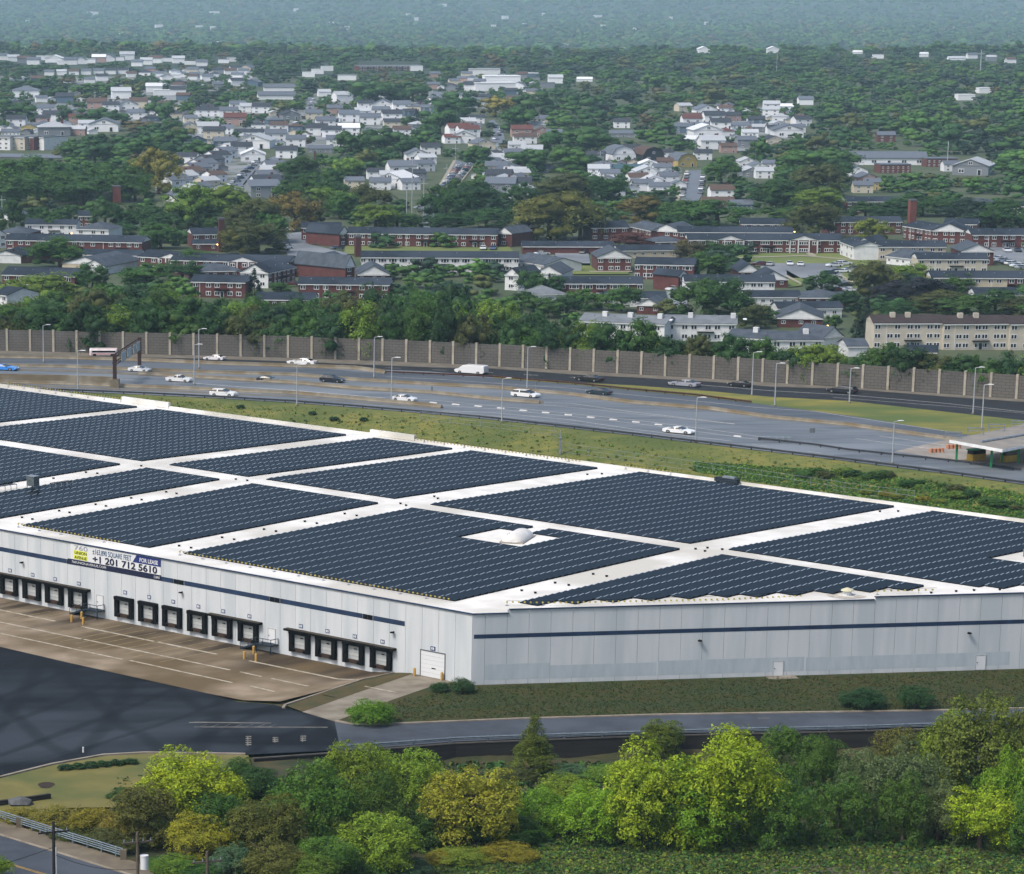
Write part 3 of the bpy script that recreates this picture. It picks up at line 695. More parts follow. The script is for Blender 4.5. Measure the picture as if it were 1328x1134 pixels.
m = MB(); m.bx(-0.5, 0.5, -0.75, 0.75, 0.6, 1.9); m.build('body', mat('cabinet_grey', '#4c5558', '#5c6668', 2, 0.5, metal=0.3), cb_)
m = MB(); m.bx(-0.55, 0.55, -0.8, 0.8, 1.9, 1.98); m.build('lid', M_galv, cb_)
for x, y in ((-.45, -.7), (.45, -.7), (-.45, .7), (.45, .7)):
    m = MB(); m.tube((x, y, 0), (x, y, 0.6), 0.05, n=6); m.build('leg', M_black, cb_)
for a, b, lab in ((100.6, 20.5, 'steel pipe rack with hoses in front of the grey roof cabinet'), (96.6, 27.2, 'steel pipe rack in the aisle behind the grey roof cabinet')):
    t = roofthing('pipe_rack', a, b, lab, 'pipe rack', 'pipe racks in the cabinet aisle')
    for k in range(4):
        m = MB(); x = -1.6 + k * 1.05
        for yy in (-0.6, 0.6): m.tube((x, yy, 0), (x, yy, 0.75), 0.045, n=6)
        m.tube((x, -0.6, 0.75), (x, 0.6, 0.75), 0.045, n=6); m.build('post_frame', M_galv, t)
    for yy in (-0.4, 0.0, 0.4):
        m = MB(); m.tube((-1.75, yy, 0.8), (1.7, yy, 0.8), 0.05, n=6); m.build('pipe', M_black if yy else M_galv, t)
ex = roofthing('exhaust_fan', -24.1, 36.6, 'white mushroom exhaust fan by the oblique roof edge', 'roof fan')
m = MB(); m.tube((0, 0, 0), (0, 0, 0.5), 0.5, n=14); m.build('body', M_pale, ex); m = MB(); m.tube((0, 0, 0.5), (0, 0, 0.62), 0.75, 0.7, n=14); m.tube((0, 0, 0.62), (0, 0, 0.85), 0.7, 0.1, n=14); m.build('hood', mat('fan_cap', '#b7b396'), ex)
rs = MB(); n = 28
for k in range(n):
    t0, t1 = 2 * math.pi * k / n, 2 * math.pi * (k + 1) / n
    rs.quad(*[(math.cos(t) * r, math.sin(t) * r, 0.012) for r, t in ((1.1, t0), (2.3, t0), (2.3, t1), (1.1, t1))])
rs.build('grease_stain', mat('grease', '#8d877c', '#b5b0a6', 1.2, 0.9), ex)
eq = roofthing('roof_unit', -26, 73.0, 'grey louvred roof unit in the white notch of a solar array', 'roof unit')
m = MB(); m.bx(-0.9, 0.9, -0.9, 0.9, 0.15, 1.1); m.build('casing', M_galv, eq)
for k in range(3):
    m = MB(); m.bx(-0.95, -0.905, -0.8, 0.8, 0.3 + k * 0.25, 0.4 + k * 0.25); m.build('louvre', M_black, eq)
eq = roofthing('roof_unit', 36, 96.2, 'low dark roof unit at the far roof edge beside the verge', 'roof unit')
m = MB(); m.bx(-0.4, 0.4, -1.9, 1.9, 0.2, 0.75); m.build('casing', M_steel, eq); m = MB(); m.bx(-0.3, 0.3, -1.4, 0.6, 0.75, 1.0); m.build('lid', M_galv, eq)
for yy in (-1.6, 1.6):
    m = MB(); m.bx(-0.3, 0.3, yy - .1, yy + .1, 0, 0.2); m.build('foot', M_black, eq)
# conduit blocks in the aisles
proto = None
cbk = [(a, b) for b in (8, 14.5, 21, 27.5, 34) for a in (81.2, 83.2)] + [(a, b) for b in (7.5, 15, 22.5, 30, 37.5) for a in (51.6, 53.7)] + [(103, 31.5), (103.4, 38), (101.5, 38.4), (101.6, 47), (83.4, 47.6), (81.5, 47.9), (53.4, 48), (51.9, 47.4), (53, 55), (54.5, 56), (54, 88), (53, 90)] + [(a, b) for b in (14, 20, 27) for a in (2.6, 4.6)] + [(3.5, 47.2), (5.2, 47.6), (4.6, 49.2), (2.7, 49.6), (-1.2, 53), (0.2, 55), (5.5, 92), (7, 90)] + [(-30.6, 43.6), (-32.2, 46.2), (-33.4, 48), (-35.2, 50.5)]
for a, b in cbk:
    if proto is None:
        m = MB(); m.box((0, 0, 0.08), (0.3, 0.2, 0.16)); m.box((0, 0, 0.18), (0.1, 0.36, 0.05)); o = proto = m.build('conduit_block', M_under)
    else:
        o = proto.copy(); COL.objects.link(o)
    p = wpt(a, b, zr(b)); o.location = p; o.rotation_euler = (0, 0, WZ + 0.3)
    u, v = proj(p); reg(o, 'black conduit block', u, v, 'conduit block', 'black conduit blocks in the roof aisles')
# pennant warning lines
M_pen = mat('pennant_yellow', '#a89a4a', '#6f6536', 3, 0.7)
def pennants(path, label, h=0.55, gap=0.66):
    t = thing('warning_line', path[0], 0, label, 'warning line', 'pennant lines along the roof edges'); o = path[0]
    ro = MB(); pts = [p - o for p in path]
    for i in range(len(pts) - 1): ro.tube(pts[i] + Vector((0, 0, h)), pts[i + 1] + Vector((0, 0, h)), 0.018, n=4)
    ro.build('rope', M_black, t)
    fl = MB()
    for p in resample(pts, gap): fl.box((p.x, p.y, h - 0.13), (0.24, 0.05, 0.18), WZ + math.pi / 2)
    q = fl.build('pennant', M_pen, t); q['kind'] = 'stuff'
    for p in resample(pts, gap * 6):
        s = MB(); s.tube((p.x, p.y, 0), (p.x, p.y, h), 0.03, n=5); s.tube((p.x, p.y, 0), (p.x, p.y, 0.05), 0.2, n=8); s.build('stanchion', M_galv, t)
def rp(a, b): return wpt(a, b, zr(b))
pennants([rp(49.5, 3.5), rp(6.2, 3.6)], 'yellow pennant line in front of the large corner solar array')
pennants([rp(78.5, 3.2), rp(60, 3.3)], 'yellow pennant line above the leasing banner')
pennants([rp(0.6, 6.6), rp(-3.6, 10.2), rp(-8, 15.5), rp(-15, 24), rp(-21, 33)], 'yellow pennant line along the stepped solar array')
pennants([rp(-26.5, 39.0), rp(-30.8, 44.4)], 'short pennant line beside the mushroom exhaust fan', gap=0.8)
pennants([rp(186, 96.6), rp(157.5, 96.7)], 'long pennant line on the far roof corner by the ramp', h=0.75)
pennants([rp(54, 96.7), rp(45.6, 96.7)], 'short bright pennant line on the far roof edge at mid verge', h=0.7)
pennants([rp(100, 96.7), rp(62, 96.7)], 'pale pennant line on the far roof edge behind the narrow array', h=0.5)
# ============================================================ the highway
M_road = mat('highway_asphalt', '#666c71', '#50565b', 0.35, 0.6, coord='World', detail=10, c3='#6d7378', scale3=0.05, stretch=(0.25, 1.5, 1))
M_new = mat('fresh_asphalt', '#17191c', '#1e2124', 0.15, 0.8, coord='World', detail=8, stretch=(0.25, 1.5, 1))
M_conc = mat('barrier_concrete', '#827b6c', '#6b6456', 0.5, 0.9, coord='World', detail=8, c3='#6a5f4b', scale3=0.2)
M_shoulder = mat('shoulder_concrete', '#6a655a', '#59544a', 0.4, 0.9, coord='World', detail=8)
M_line = mat('road_paint', '#c9c7c2', '#aeaca6', 1.5, 0.7, coord='World')
M_rust = mat('weathered_rail', '#35201a', '#4a3026', 1.0, 0.85, coord='World'); M_rail = mat('dark_rail', '#24262b', '#33363c', 1.0, 0.7, coord='World')
M_median = mat('median_grass', '#5a6030', '#76702f', 0.3, 0.95, coord='World', detail=8, bump=0.6, bscale=1.5, c3='#4b5a28', scale3=0.06, stretch=(0.6, 1, 1))
def strip(mb, top, bot, dz, mi=0, i0=0, i1=None):
    i1 = len(top) - 1 if i1 is None else i1
    for i in range(i0, i1):
        a, b, c, d = bot[i], bot[i + 1], top[i + 1], top[i]
        mb.quad((a.x, a.y, ZH + dz), (b.x, b.y, ZH + dz), (c.x, c.y, ZH + dz), (d.x, d.y, ZH + dz), mi)
    return mb
structure(strip(MB(), WALLB, GUARD, 0.05), 'highway', M_road)
# band edges, in photo rows at US
SHO = band(458, 460, 461.5, 464, 466, 469.5, 473, 477, 478.6, 486, 490, 495.5, 502, 505, 515, 522, 527)
R1B = band(459, 461, 462.3, 464.8, 469, 472.3, 478.5, 482.5, 489, 496.5, 500.5, 508, 515.5, 520.7, 535, 546, 555)
MDB = band(462, 463.5, 465, 467.5, 472, 475, 482.5, 486.5, 491, 499, 507, 516.5, 526.5, 539.5, 560, 577, 590)
R2B = band(470, 471, 472, 477, 480, 483, 490.5, 496, 502, 509, 520, 528.6, 539, 548.3, 566, 581, 593)
B2B = band(472.5, 473.5, 475, 479.5, 482.5, 486, 493, 500, 505.4, 514.5, 525, 533, 545, 554.5, 571.5, 586, 598)
structure(strip(MB(), WALLB, SHO, 0.058), 'shoulder', M_shoulder)
M_road2 = mat('worn_asphalt', '#4c5258', '#41474d', 0.3, 0.65, coord='World', detail=10, c3='#565c62', scale3=0.06, stretch=(0.2, 1.6, 1))
structure(strip(MB(), MDB, R2B, 0.064), 'highway', M_road2)
structure(strip(MB(), SHO, R1B, 0.062, 0, 2), 'highway', M_new)
mg = MB(); strip(mg, R1B, MDB, 0.075, 0, 9); structure(mg, 'median_grass', M_median)
def barrier(mb, poly, w=0.55, h=0.62, z=ZH):
    """jersey barrier section along a world polyline"""
    prof = ((-w / 2, 0), (-w / 2, 0.12), (-w * 0.22, h * 0.45), (-w * 0.14, h), (w * 0.14, h), (w * 0.22, h * 0.45), (w / 2, 0.12), (w / 2, 0))
    secs = []
    for i, p in enumerate(poly):
        a = poly[max(0, i - 1)]; b = poly[min(len(poly) - 1, i + 1)]
        d = Vector((b.x - a.x, b.y - a.y)).normalized(); n = Vector((-d.y, d.x))
        secs.append([(p.x + n.x * o, p.y + n.y * o, z + 0.04 + q) for o, q in prof])
    mb.loft(secs)
    return mb
def line_pts(pairs): return [P(u, v, ZH) for u, v in pairs]
def barr(pairs, label, h=0.62, w=0.6):
    o = barrier(MB(), line_pts(pairs), w, h).build('concrete_barrier', M_conc); return tag(o, label, 'barrier', 'concrete barriers between the carriageways')
def slab(pairs_top, pairs_bot, m, name, h):
    """raised concrete strip between two photo lines"""
    a, b = line_pts(pairs_top), line_pts(pairs_bot); mb = MB()
    for i in range(len(a) - 1):
        z0, z1 = ZH, ZH + h
        mb.quad((b[i].x, b[i].y, z1), (b[i + 1].x, b[i + 1].y, z1), (a[i + 1].x, a[i + 1].y, z1), (a[i].x, a[i].y, z1))
        mb.quad((b[i].x, b[i].y, z0), (b[i + 1].x, b[i + 1].y, z0), (b[i + 1].x, b[i + 1].y, z1), (b[i].x, b[i].y, z1))
        mb.quad((a[i + 1].x, a[i + 1].y, z0), (a[i].x, a[i].y, z0), (a[i].x, a[i].y, z1), (a[i + 1].x, a[i + 1].y, z1))
    for k, s in ((0, 0), (-1, 1)):
        q = [(b[k].x, b[k].y, z0), (b[k].x, b[k].y, z1), (a[k].x, a[k].y, z1), (a[k].x, a[k].y, z0)]; mb.poly(q if s else q[::-1])
    return structure(mb, name, m)
barr([(-60, 464.5), (0, 465), (90, 466.3), (180, 469), (280, 473.5), (380, 476.8), (460, 479.5), (500, 485)], 'concrete barrier beside the newly paved carriageway under the sound wall', 0.7)
slab([(-60, 471), (0, 471.8), (90, 474), (180, 478), (280, 482), (380, 486)], [(-60, 473.5), (0, 474), (90, 476), (180, 480), (280, 483.6), (380, 486.8)], M_shoulder, 'traffic_island', 0.12)
barr([(-60, 475.5), (0, 476), (90, 477.6), (180, 481.5), (280, 485), (380, 488), (460, 494.5), (560, 500.5), (640, 504.5), (740, 513.5), (820, 524), (920, 532), (1000, 543.5), (1100, 553), (1228, 571), (1262, 576)], 'long concrete barrier running past the gantry to the toll plaza', 0.62)
slab([(-60, 478), (0, 478.4), (90, 480.4), (180, 484.5), (280, 489.5), (380, 495.5), (460, 502), (560, 508), (640, 515), (705, 520.5)], [(-60, 480), (0, 480.6), (90, 482.8), (180, 487.5), (280, 493.5), (380, 499.5), (460, 507), (560, 511.5), (640, 520.3), (705, 525)], M_shoulder, 'traffic_island', 0.1)
barr([(180, 486), (280, 492), (380, 498), (460, 505.2), (560, 511), (640, 519.6), (700, 524.2)], 'concrete barrier behind the white sedan, ending in mid carriageway', 0.6)
barr([(-60, 496.5), (0, 497.5), (90, 499.5), (149, 502), (180, 503.6), (280, 507.5), (380, 511.8), (460, 519), (560, 528), (573, 530)], 'pale stained concrete barrier between the gantry foot and the ramp', 0.62, 0.8)
# retaining face under the left end of that barrier
rw = MB()
q = line_pts([(-60, 496), (0, 497), (90, 499), (145, 501.2)])
ribbon(rw, q, 0.9, 1.3, ZH - 0.5, ZH + 1.55); o = rw.build('concrete_wall', M_conc); tag(o, 'stained pale concrete wall left of the gantry foot above the ramp', 'wall')
slab([(-60, 497.8), (0, 499), (90, 501.5), (180, 505), (280, 509.5), (380, 514), (460, 521.6), (560, 529), (570, 530.5)], [(-60, 500), (0, 501), (90, 503.5), (180, 507.5), (280, 511.5), (380, 515.5), (460, 523), (560, 530), (570, 531)], M_shoulder, 'traffic_island', 0.08)

def guard_rail(poly, label, m, step=3.8, h=0.55, group='guard rails along the highway', off=0.0, name='guard_rail', mpost=None, stuff=True):
    t = thing(name, poly[0], 0, label, 'guard rail', group); o = poly[0]
    pts = [p - o for p in poly]; rl = MB()
    secs = []
    for i, p in enumerate(pts):
        a = pts[max(0, i - 1)]; b = pts[min(len(pts) - 1, i + 1)]
        d = Vector((b.x - a.x, b.y - a.y)).normalized(); n = Vector((-d.y, d.x))
        secs.append([(p.x + n.x * x, p.y + n.y * x, p.z + z) for x, z in ((-0.1, h - 0.32), (-0.18, h - 0.24), (-0.1, h - 0.16), (-0.18, h - 0.08), (-0.1, h), (-0.06, h), (-0.06, h - 0.32))])
    rl.loft(secs).build('rail', m, t)
    for p in resample(pts, step)[:100]:
        pm = MB(); pm.box((p.x, p.y, p.z + h / 2 - 0.05), (0.18, 0.2, h + 0.1)); pm.build('post', mpost or m, t)
    return t
guard_rail([p.copy() for p in GUARD[2:]], 'long dark guard rail between the highway and the grass verge', M_rail)
guard_rail(line_pts([(498, 484.6), (560, 487.3), (640, 491), (740, 499), (820, 507.3), (900, 514.5), (975, 524)]), 'rusty brown guard rail along the newly paved carriageway', M_rust)
guard_rail(line_pts([(984, 571.5), (1060, 580), (1100, 586), (1180, 594.5), (1260, 603), (1325, 612)]), 'dark guard rail in front of the toll plaza canopy', M_rail)
guard_rail(line_pts([(1180, 528), (1228, 534), (1328, 545.5)]), 'short dark guard rail at the foot of the far carriageway', M_rail) if False else None

# lane paint
lp = MB()
def pline(pairs, w=0.22, dz=0.07, dash=None):
    pts = line_pts(pairs)
    if dash is None: ribbon(lp, pts, -w / 2, w / 2, ZH + dz); return
    on, off = dash; t = resample(pts, 0.5); n1, n2 = int(on * 2), int((on + off) * 2)
    for k in range(0, len(t) - n1, n2): ribbon(lp, [t[k], t[k + n1]], -w / 2, w / 2, ZH + dz)
pline([(500, 489), (560, 492), (640, 497.5), (740, 504.2), (820, 513), (920, 522.5), (980, 529), (1060, 534.5), (1100, 541), (1228, 560)], 0.16)
pline([(180, 488.6), (240, 491.5)], 0.16, dash=(3, 6)); pline([(0, 485.5), (250, 496.5)], 0.18, dash=(3.5, 8))
pline([(250, 497.5), (300, 501.5), (380, 507), (460, 513.5), (500, 517)], 0.32); pline([(500, 517), (560, 519.5), (640, 527), (740, 537), (820, 545.3), (880, 552.5), (965, 564), (985, 567.3)], 0.18, 0.074)
pline([(540, 523), (600, 528.5), (640, 531), (740, 540.8), (820, 549.5), (890, 558.5), (960, 568), (985, 571)], 0.18, 0.074)
for k in range(12):                                     # merge chevrons
    u = 533 + k * 29.2; v = float(np.interp(u, (533, 640, 740, 820, 890), (520.6, 529, 539.0, 547.4, 555.5)))
    a = line_pts([(u - 4.5, v - 1.3), (u + 5, v - 0.2), (u + 4, v + 1.2), (u - 6, v + 0.6)])
    lp.poly([(p.x, p.y, ZH + 0.078) for p in a[::-1]])
a = line_pts([(952, 565), (962, 566.2), (960, 568.2), (951, 567)]); lp.poly([(p.x, p.y, ZH + 0.078) for p in a[::-1]])
pline([(575, 533.2), (640, 536), (740, 545.2), (820, 557), (890, 566), (950, 573)], 0.2)
pline([(560, 533.5), (640, 540), (740, 549.5), (820, 560.5), (900, 571)], 0.14)
pline([(705, 522.5), (740, 523.8), (820, 534.8), (880, 541.8), (953, 550.5)], 0.2); pline([(705, 526), (740, 529), (820, 537.2), (880, 543), (953, 550.8)], 0.16, 0.074)
pline([(975, 577), (1228, 609)], 0.14, dash=(3, 7.5)); pline([(1082, 575), (1240, 594)], 0.16, dash=(24, 60)); pline([(1140, 566), (1225, 578)], 0.18); pline([(1110, 569.5), (1215, 584)], 0.15)
pline([(440, 475.2), (560, 480), (640, 484), (740, 490), (800, 494.5)], 0.14, dash=(3, 6)); pline([(880, 497.5), (1000, 507.5), (1100, 513), (1228, 524), (1400, 543)], 0.18)
pline([(1080, 516), (1228, 527.5), (1330, 537)], 0.13)
lm = structure(lp, 'road_markings', M_line)
# pale concrete apron before the toll plaza
tp = MB(); tp.poly([(p.x, p.y, ZH + 0.066) for p in line_pts([(1160, 586), (1240, 598), (1420, 622), (1420, 588), (1228, 571)])]); structure(tp, 'toll_apron', mat('toll_concrete', '#8e8880', '#79736b', 0.3, 0.9, coord='World', detail=7))

# sound wall: panels between posts
sw = thing('sound_wall', WALLB[2], 0, 'tall grey brown sound wall with pale posts behind the highway', 'wall')
M_sw = mat('sound_panel', '#605d59', '#524f4b', 0.25, 0.9, coord='World', detail=6, c3='#5e5a54', scale3=0.06)
nt = M_sw.node_tree; _b = nt.nodes['Principled BSDF']; _g = nt.nodes.new('ShaderNodeNewGeometry'); _br = nt.nodes.new('ShaderNodeTexBrick')
_cx = nt.nodes.new('ShaderNodeSeparateXYZ'); _cc = nt.nodes.new('ShaderNodeCombineXYZ'); nt.links.new(_g.outputs['Position'], _cx.inputs[0]); nt.links.new(_cx.outputs[0], _cc.inputs[0]); nt.links.new(_cx.outputs[2], _cc.inputs[1])
nt.links.new(_cc.outputs[0], _br.inputs['Vector']); _br.inputs['Scale'].default_value = 1.0; _br.inputs['Brick Width'].default_value = 1.2; _br.inputs['Row Height'].default_value = 0.52; _br.inputs['Mortar Size'].default_value = 0.035
_br.inputs['Mortar'].default_value = (0.45, 0.45, 0.45, 1); _br.inputs['Color1'].default_value = (1, 1, 1, 1); _br.inputs['Color2'].default_value = (0.93, 0.93, 0.93, 1)
_mm = nt.nodes.new('ShaderNodeMix'); _mm.data_type = 'RGBA'; _mm.blend_type = 'MULTIPLY'; _mm.inputs[0].default_value = 1
nt.links.new(_b.inputs['Base Color'].links[0].from_socket, _mm.inputs[6]); nt.links.new(_br.outputs['Color'], _mm.inputs[7]); nt.links.new(_mm.outputs[2], _b.inputs['Base Color'])
M_post = mat('post_concrete', '#a19a8c', '#8d8677', 0.8, 0.9, coord='World')
wpts = resample([p.copy() for p in WALLB], 4.66); o = WALLB[2]
HW = 4.15
for i in range(len(wpts) - 1):
    p, q = wpts[i] - o, wpts[i + 1] - o; d = (q - p); L_ = d.length; an = math.atan2(d.y, d.x); c = (p + q) / 2
    hh = HW - 0.08 + 0.3 * ((i * 7) % 5 == 0) * 0.3
    m = MB(); m.box((c.x, c.y, hh / 2 - 0.1), (L_ - 0.36, 0.22, hh + 0.2), an); m.build('panel', M_sw, sw)
    m = MB(); m.box((p.x, p.y, (HW + 0.16) / 2 - 0.1), (0.44, 0.5, HW + 0.36), an); m.build('post', M_post, sw)

# light poles
M_pole = mat('pole_galvanised', '#a7abae', '#989ca0', 3, 0.5, metal=0.2)
def lamp_pole(h, arm=1.1):
    t = thing('light_pole', (0, 0, 0))
    m = MB(); m.tube((0, 0, 0), (0, 0, h), 0.13, 0.075, n=8); m.build('pole', M_pole, t)
    m = MB(); m.tube((0, 0, 0), (0, 0, 0.28), 0.26, n=8); m.build('base', M_conc, t)
    m = MB(); m.tube((0, 0, h), (arm * 0.6, 0, h + 0.12), 0.05, n=6); m.build('arm', M_pole, t)
    m = MB(); m.loft([[(x, y * k, h + 0.12 + z * k) for y, z in ((-0.16, 0), (-0.12, 0.1), (0.12, 0.1), (0.16, 0))] for x, k in ((arm * 0.5, 0.6), (arm * 0.75, 1.0), (arm * 1.25, 0.9), (arm * 1.4, 0.4))]); m.build('lamp_head', M_pale, t)
    return t
POLES = [(56.5, 471, 423.5, 'on the far barrier left of the gantry'), (101, 508, 456.5, 'by the ramp left of the gantry'), (258, 478.5, 428.5, 'before the sound wall, the farther of the pair right of the gantry'), (252, 499.5, 448.5, 'beside the white pickup, the closer of the pair'),
         (385, 526, 474.5, 'at the verge guard rail between the gantry and the white sedan'), (485, 490.5, 438.8, 'on the barrier where the rusty guard rail begins'), (507.6, 521, 465.6, 'on the barrier beside the white sedan'), (650.7, 548, 492.7, 'at the verge guard rail in front of the white estate car'),
         (683.5, 505, 452, 'on the barrier behind the white estate car'), (902, 574.5, 517, 'at the verge guard rail beside the white coupe'), (975, 513.6, 458.5, 'on the grass median behind the black sedan'), (1004.7, 527.5, 473, 'on the grass median, second of the close pair'),
         (1101.4, 523.6, 479, 'on the grass median in front of the dark estate car'), (1157, 602, 548, 'at the guard rail left of the toll plaza'), (1261.8, 537.5, 478.4, 'on the grass median before the toll plaza, the farther of a pair'), (1273, 558, 500.5, 'on the grass median before the toll plaza, the closer of a pair'),
         (157.6, 459.5, 421.5, 'behind the sound wall, showing only its lamp')]
for u, vb, vt, lab in POLES:
    p = P(u, vb, ZH); s = pxm(p); hgt = (vb - vt) / s / 0.985
    if vt == 421.5: p = P(u, 450, ZH - 0.2); hgt = 6.3
    t = lamp_pole(hgt); t.location = p; t.rotation_euler.z = rng.uniform(-0.5, 0.3)
    tag(t, 'grey light pole ' + lab, 'light pole', 'light poles along the highway')

# sign gantry, seen end on
ga, gb = P(149, 503.5, ZH), P(181, 481, ZH)
g = thing('sign_gantry', ga, 0, 'brown steel sign gantry over the carriageway with its sign boards edge on', 'sign gantry')
M_cor = mat('corten_brown', '#2c1a18', '#3a2420', 2, 0.8); d = gb - ga; an = math.atan2(d.y, d.x)
m = MB(); m.box((0, 0, 0.75), (1.1, 1.6, 1.7), an); m.build('pedestal', M_conc, g)
for p, z0 in ((Vector((0, 0, 0)), 1.6), (d, 0.0)):
    m = MB(); m.box((p.x, p.y, (z0 + 6.1) / 2), (0.55, 0.62, 6.1 - z0), an); m.build('post', M_cor, g)
for z in (5.75, 4.35):
    m = MB(); c = d / 2
    for s in (-0.45, 0.45): m.box((c.x - math.sin(an) * s, c.y + math.cos(an) * s, z), (d.length - 0.6, 0.14, 0.16), an)
    for k in range(13):
        q = d * ((k + 0.5) / 13); m.box((q.x, q.y, z), (0.1, 0.9, 0.1), an)
    m.build('truss_chord', M_cor, g)
M_sign = mat('sign_back', '#93a2a6', '#a2afb2', 2, 0.5)
for f0, f1 in ((0.12, 0.34), (0.37, 0.55), (0.6, 0.72), (0.75, 0.9)):
    q = d * ((f0 + f1) / 2); m = MB(); m.box((q.x + math.sin(an) * 0.6, q.y - math.cos(an) * 0.6, 5.0), (d.length * (f1 - f0) * 0.82, 0.08, 1.7), an); m.build('sign_board', M_sign, g)
    m = MB(); m.box((q.x + math.sin(an) * 0.5, q.y - math.cos(an) * 0.5, 5.0), (0.16, 0.1, 2.1), an); m.build('bracket', M_cor, g)

# toll plaza canopy
M_tc = mat('canopy_roofing', '#74706a', '#827e76', 0.5, 0.9, coord='World'); M_green = mat('toll_green', '#1f8a52', '#1c7848', 2, 0.6); M_ty = mat('toll_yellow', '#c9a545', '#b08f3d', 1, 0.8)
ZC = ZH + 3.0
c1, c2, c3_, c4 = P(1231, 574.5, ZC), P(1300, 587, ZC), P(1420, 563, ZC), P(1350, 549, ZC)
tc_ = thing('toll_canopy', P(1285, 607, ZH), 0, 'flat toll plaza canopy on green columns at the highway edge', 'toll canopy'); o = tc_.location
loc = [(p.x - o.x, p.y - o.y) for p in (c1, c2, c3_, c4)]
m = MB(); m.prism(loc, 3.0, 3.42); m.build('fascia', mat('canopy_white', '#dcdddb', '#cacccb', 1, 0.7), tc_)
ins = [(x * 0.985 + sum(q[0] for q in loc) / 4 * 0.015, y * 0.985 + sum(q[1] for q in loc) / 4 * 0.015) for x, y in loc]
m = MB(); m.prism(ins, 3.42, 3.47); m.build('roof', M_tc, tc_)
m = MB(); p, q = P(1272, 575, ZC + .4) - o, P(1410, 552, ZC + .4) - o; m.tube((p.x, p.y, 3.6), (q.x, q.y, 3.6), 0.22, n=6); m.build('roof_duct', M_galv, tc_)
for u, v in ((1240, 600), (1285, 607), (1272, 594), (1299, 600), (1320, 601), (1316, 592), (1340, 606)):
    p = P(u, v, ZH) - o; m = MB(); m.box((p.x, p.y, 1.5), (0.3, 0.3, 3.0)); m.build('column', M_green, tc_)
for u, v in ((1236, 570), (1265, 564.5), (1292, 560), (1322, 555)):
    p = P(u, v, ZC + .4) - o; m = MB()
    for s in (-1.2, 1.2): m.box((p.x + s, p.y, 3.95), (0.12, 0.12, 1.0))
    m.box((p.x, p.y, 4.5), (2.6, 0.16, 0.14)); m.box((p.x, p.y, 4.05), (2.6, 0.1, 0.1)); m.build('sign_frame', M_galv, tc_)
for u, v, lab in ((1266, 597, 'yellow and green toll booth under the canopy, the one at its open end'), (1309, 598.5, 'yellow and green toll booth under the canopy, the one deeper in')):
    p = P(u, v, ZH); t = thing('toll_booth', p, 0.5, lab, 'toll booth', 'toll booths under the canopy')
    m = MB(); m.bx(-1.3, 1.3, -0.7, 0.7, 0.1, 1.0); m.build('body', M_ty, t); m = MB(); m.bx(-1.25, 1.25, -0.65, 0.65, 1.0, 1.6); m.build('window', M_glass, t); m = MB(); m.bx(-1.4, 1.4, -0.8, 0.8, 1.6, 1.75); m.build('roof', M_green, t); m = MB(); m.bx(-1.9, 1.9, -0.9, 0.9, 0, 0.1); m.build('base', M_ty, t)
for u, v, lab in ((1214, 587.5, 'orange striped crash cushion before the toll island, the one at the front'), (1236, 582.5, 'orange striped crash cushion before the toll island, the one behind')):
    p = P(u, v, ZH); t = thing('crash_cushion', p, 0.2, lab, 'crash cushion', 'crash cushions at the toll plaza')
    for k in range(4):
        m = MB(); m.tube((k * 0.62 - 0.9, 0, 0), (k * 0.62 - 0.9, 0, 0.7), 0.3, n=10); m.build('barrel', mat('cushion_orange', '#a8653f', '#b98f76', 3, 0.7), t)
# small things along the road
def small_sign(p, label, h=1.6, w=0.8):
    t = thing('road_sign', p, 0.2, label, 'road sign'); m = MB(); m.tube((0, 0, 0), (0, 0, h), 0.05, n=6); m.build('post', M_galv, t); m = MB(); m.box((0, 0.06, h - 0.2), (w, 0.03, 0.7)); m.build('sign_plate', mat('plate_back', '#6f7173'), t)
small_sign(P(1053, 573.5, ZH), 'small grey road sign on the guard rail before the toll plaza', 2.0, 0.9)
small_sign(P(560, 513, ZH), 'thin grey marker sign at the end of the concrete barrier', 1.4, 0.3)
small_sign(P(695, 505, ZH), 'small grey marker sign behind the white estate car', 1.3, 0.4)
t = thing('impact_attenuator', P(985, 571, ZH), math.radians(-6), 'low grey impact attenuator at the nose of the guard rail', 'attenuator')
for k in range(5):
    m = MB(); m.bx(k * 1.0, k * 1.0 + 0.9, -0.4, 0.4, 0.05, 0.55); m.build('bay', M_galv, t)
# chain link fence and drain post on the verge
fp = [G(u, v) for u, v in ((545, 545), (620, 553), (726, 566), (728, 587), (800, 597), (900, 611), (1000, 625), (1100, 640), (1200, 652))]
fe = thing('chain_link_fence', fp[0], 0, 'thin chain link fence running along the grass verge', 'fence'); o = fp[0]
fpp = [p for p in resample(fp, 3.0)]
for p in fpp[:100]:
    q = p - o; z = gz(p.x, p.y) - o.z; m = MB(); m.tube((q.x, q.y, z), (q.x, q.y, z + 1.5), 0.03, n=5); m.build('post', M_galv, fe)
m = MB()
for i in range(len(fpp) - 1):
    a, b = fpp[i] - o, fpp[i + 1] - o; za, zb = gz(fpp[i].x, fpp[i].y) - o.z, gz(fpp[i + 1].x, fpp[i + 1].y) - o.z
    for hh in (1.5, 0.8, 0.1): m.tube((a.x, a.y, za + hh), (b.x, b.y, zb + hh), 0.018, n=4)
r = m.build('rail', M_galv, fe)
p = G(726, 590); m = MB(); m.box((0, 0, 1.3), (0.3, 0.3, 2.6)); m.box((0, 0, 2.65), (0.5, 0.5, 0.12)); o = m.build('marker_post', M_galv); o.location = p; tag(o, 'pale square marker post standing on the grass verge', 'post')
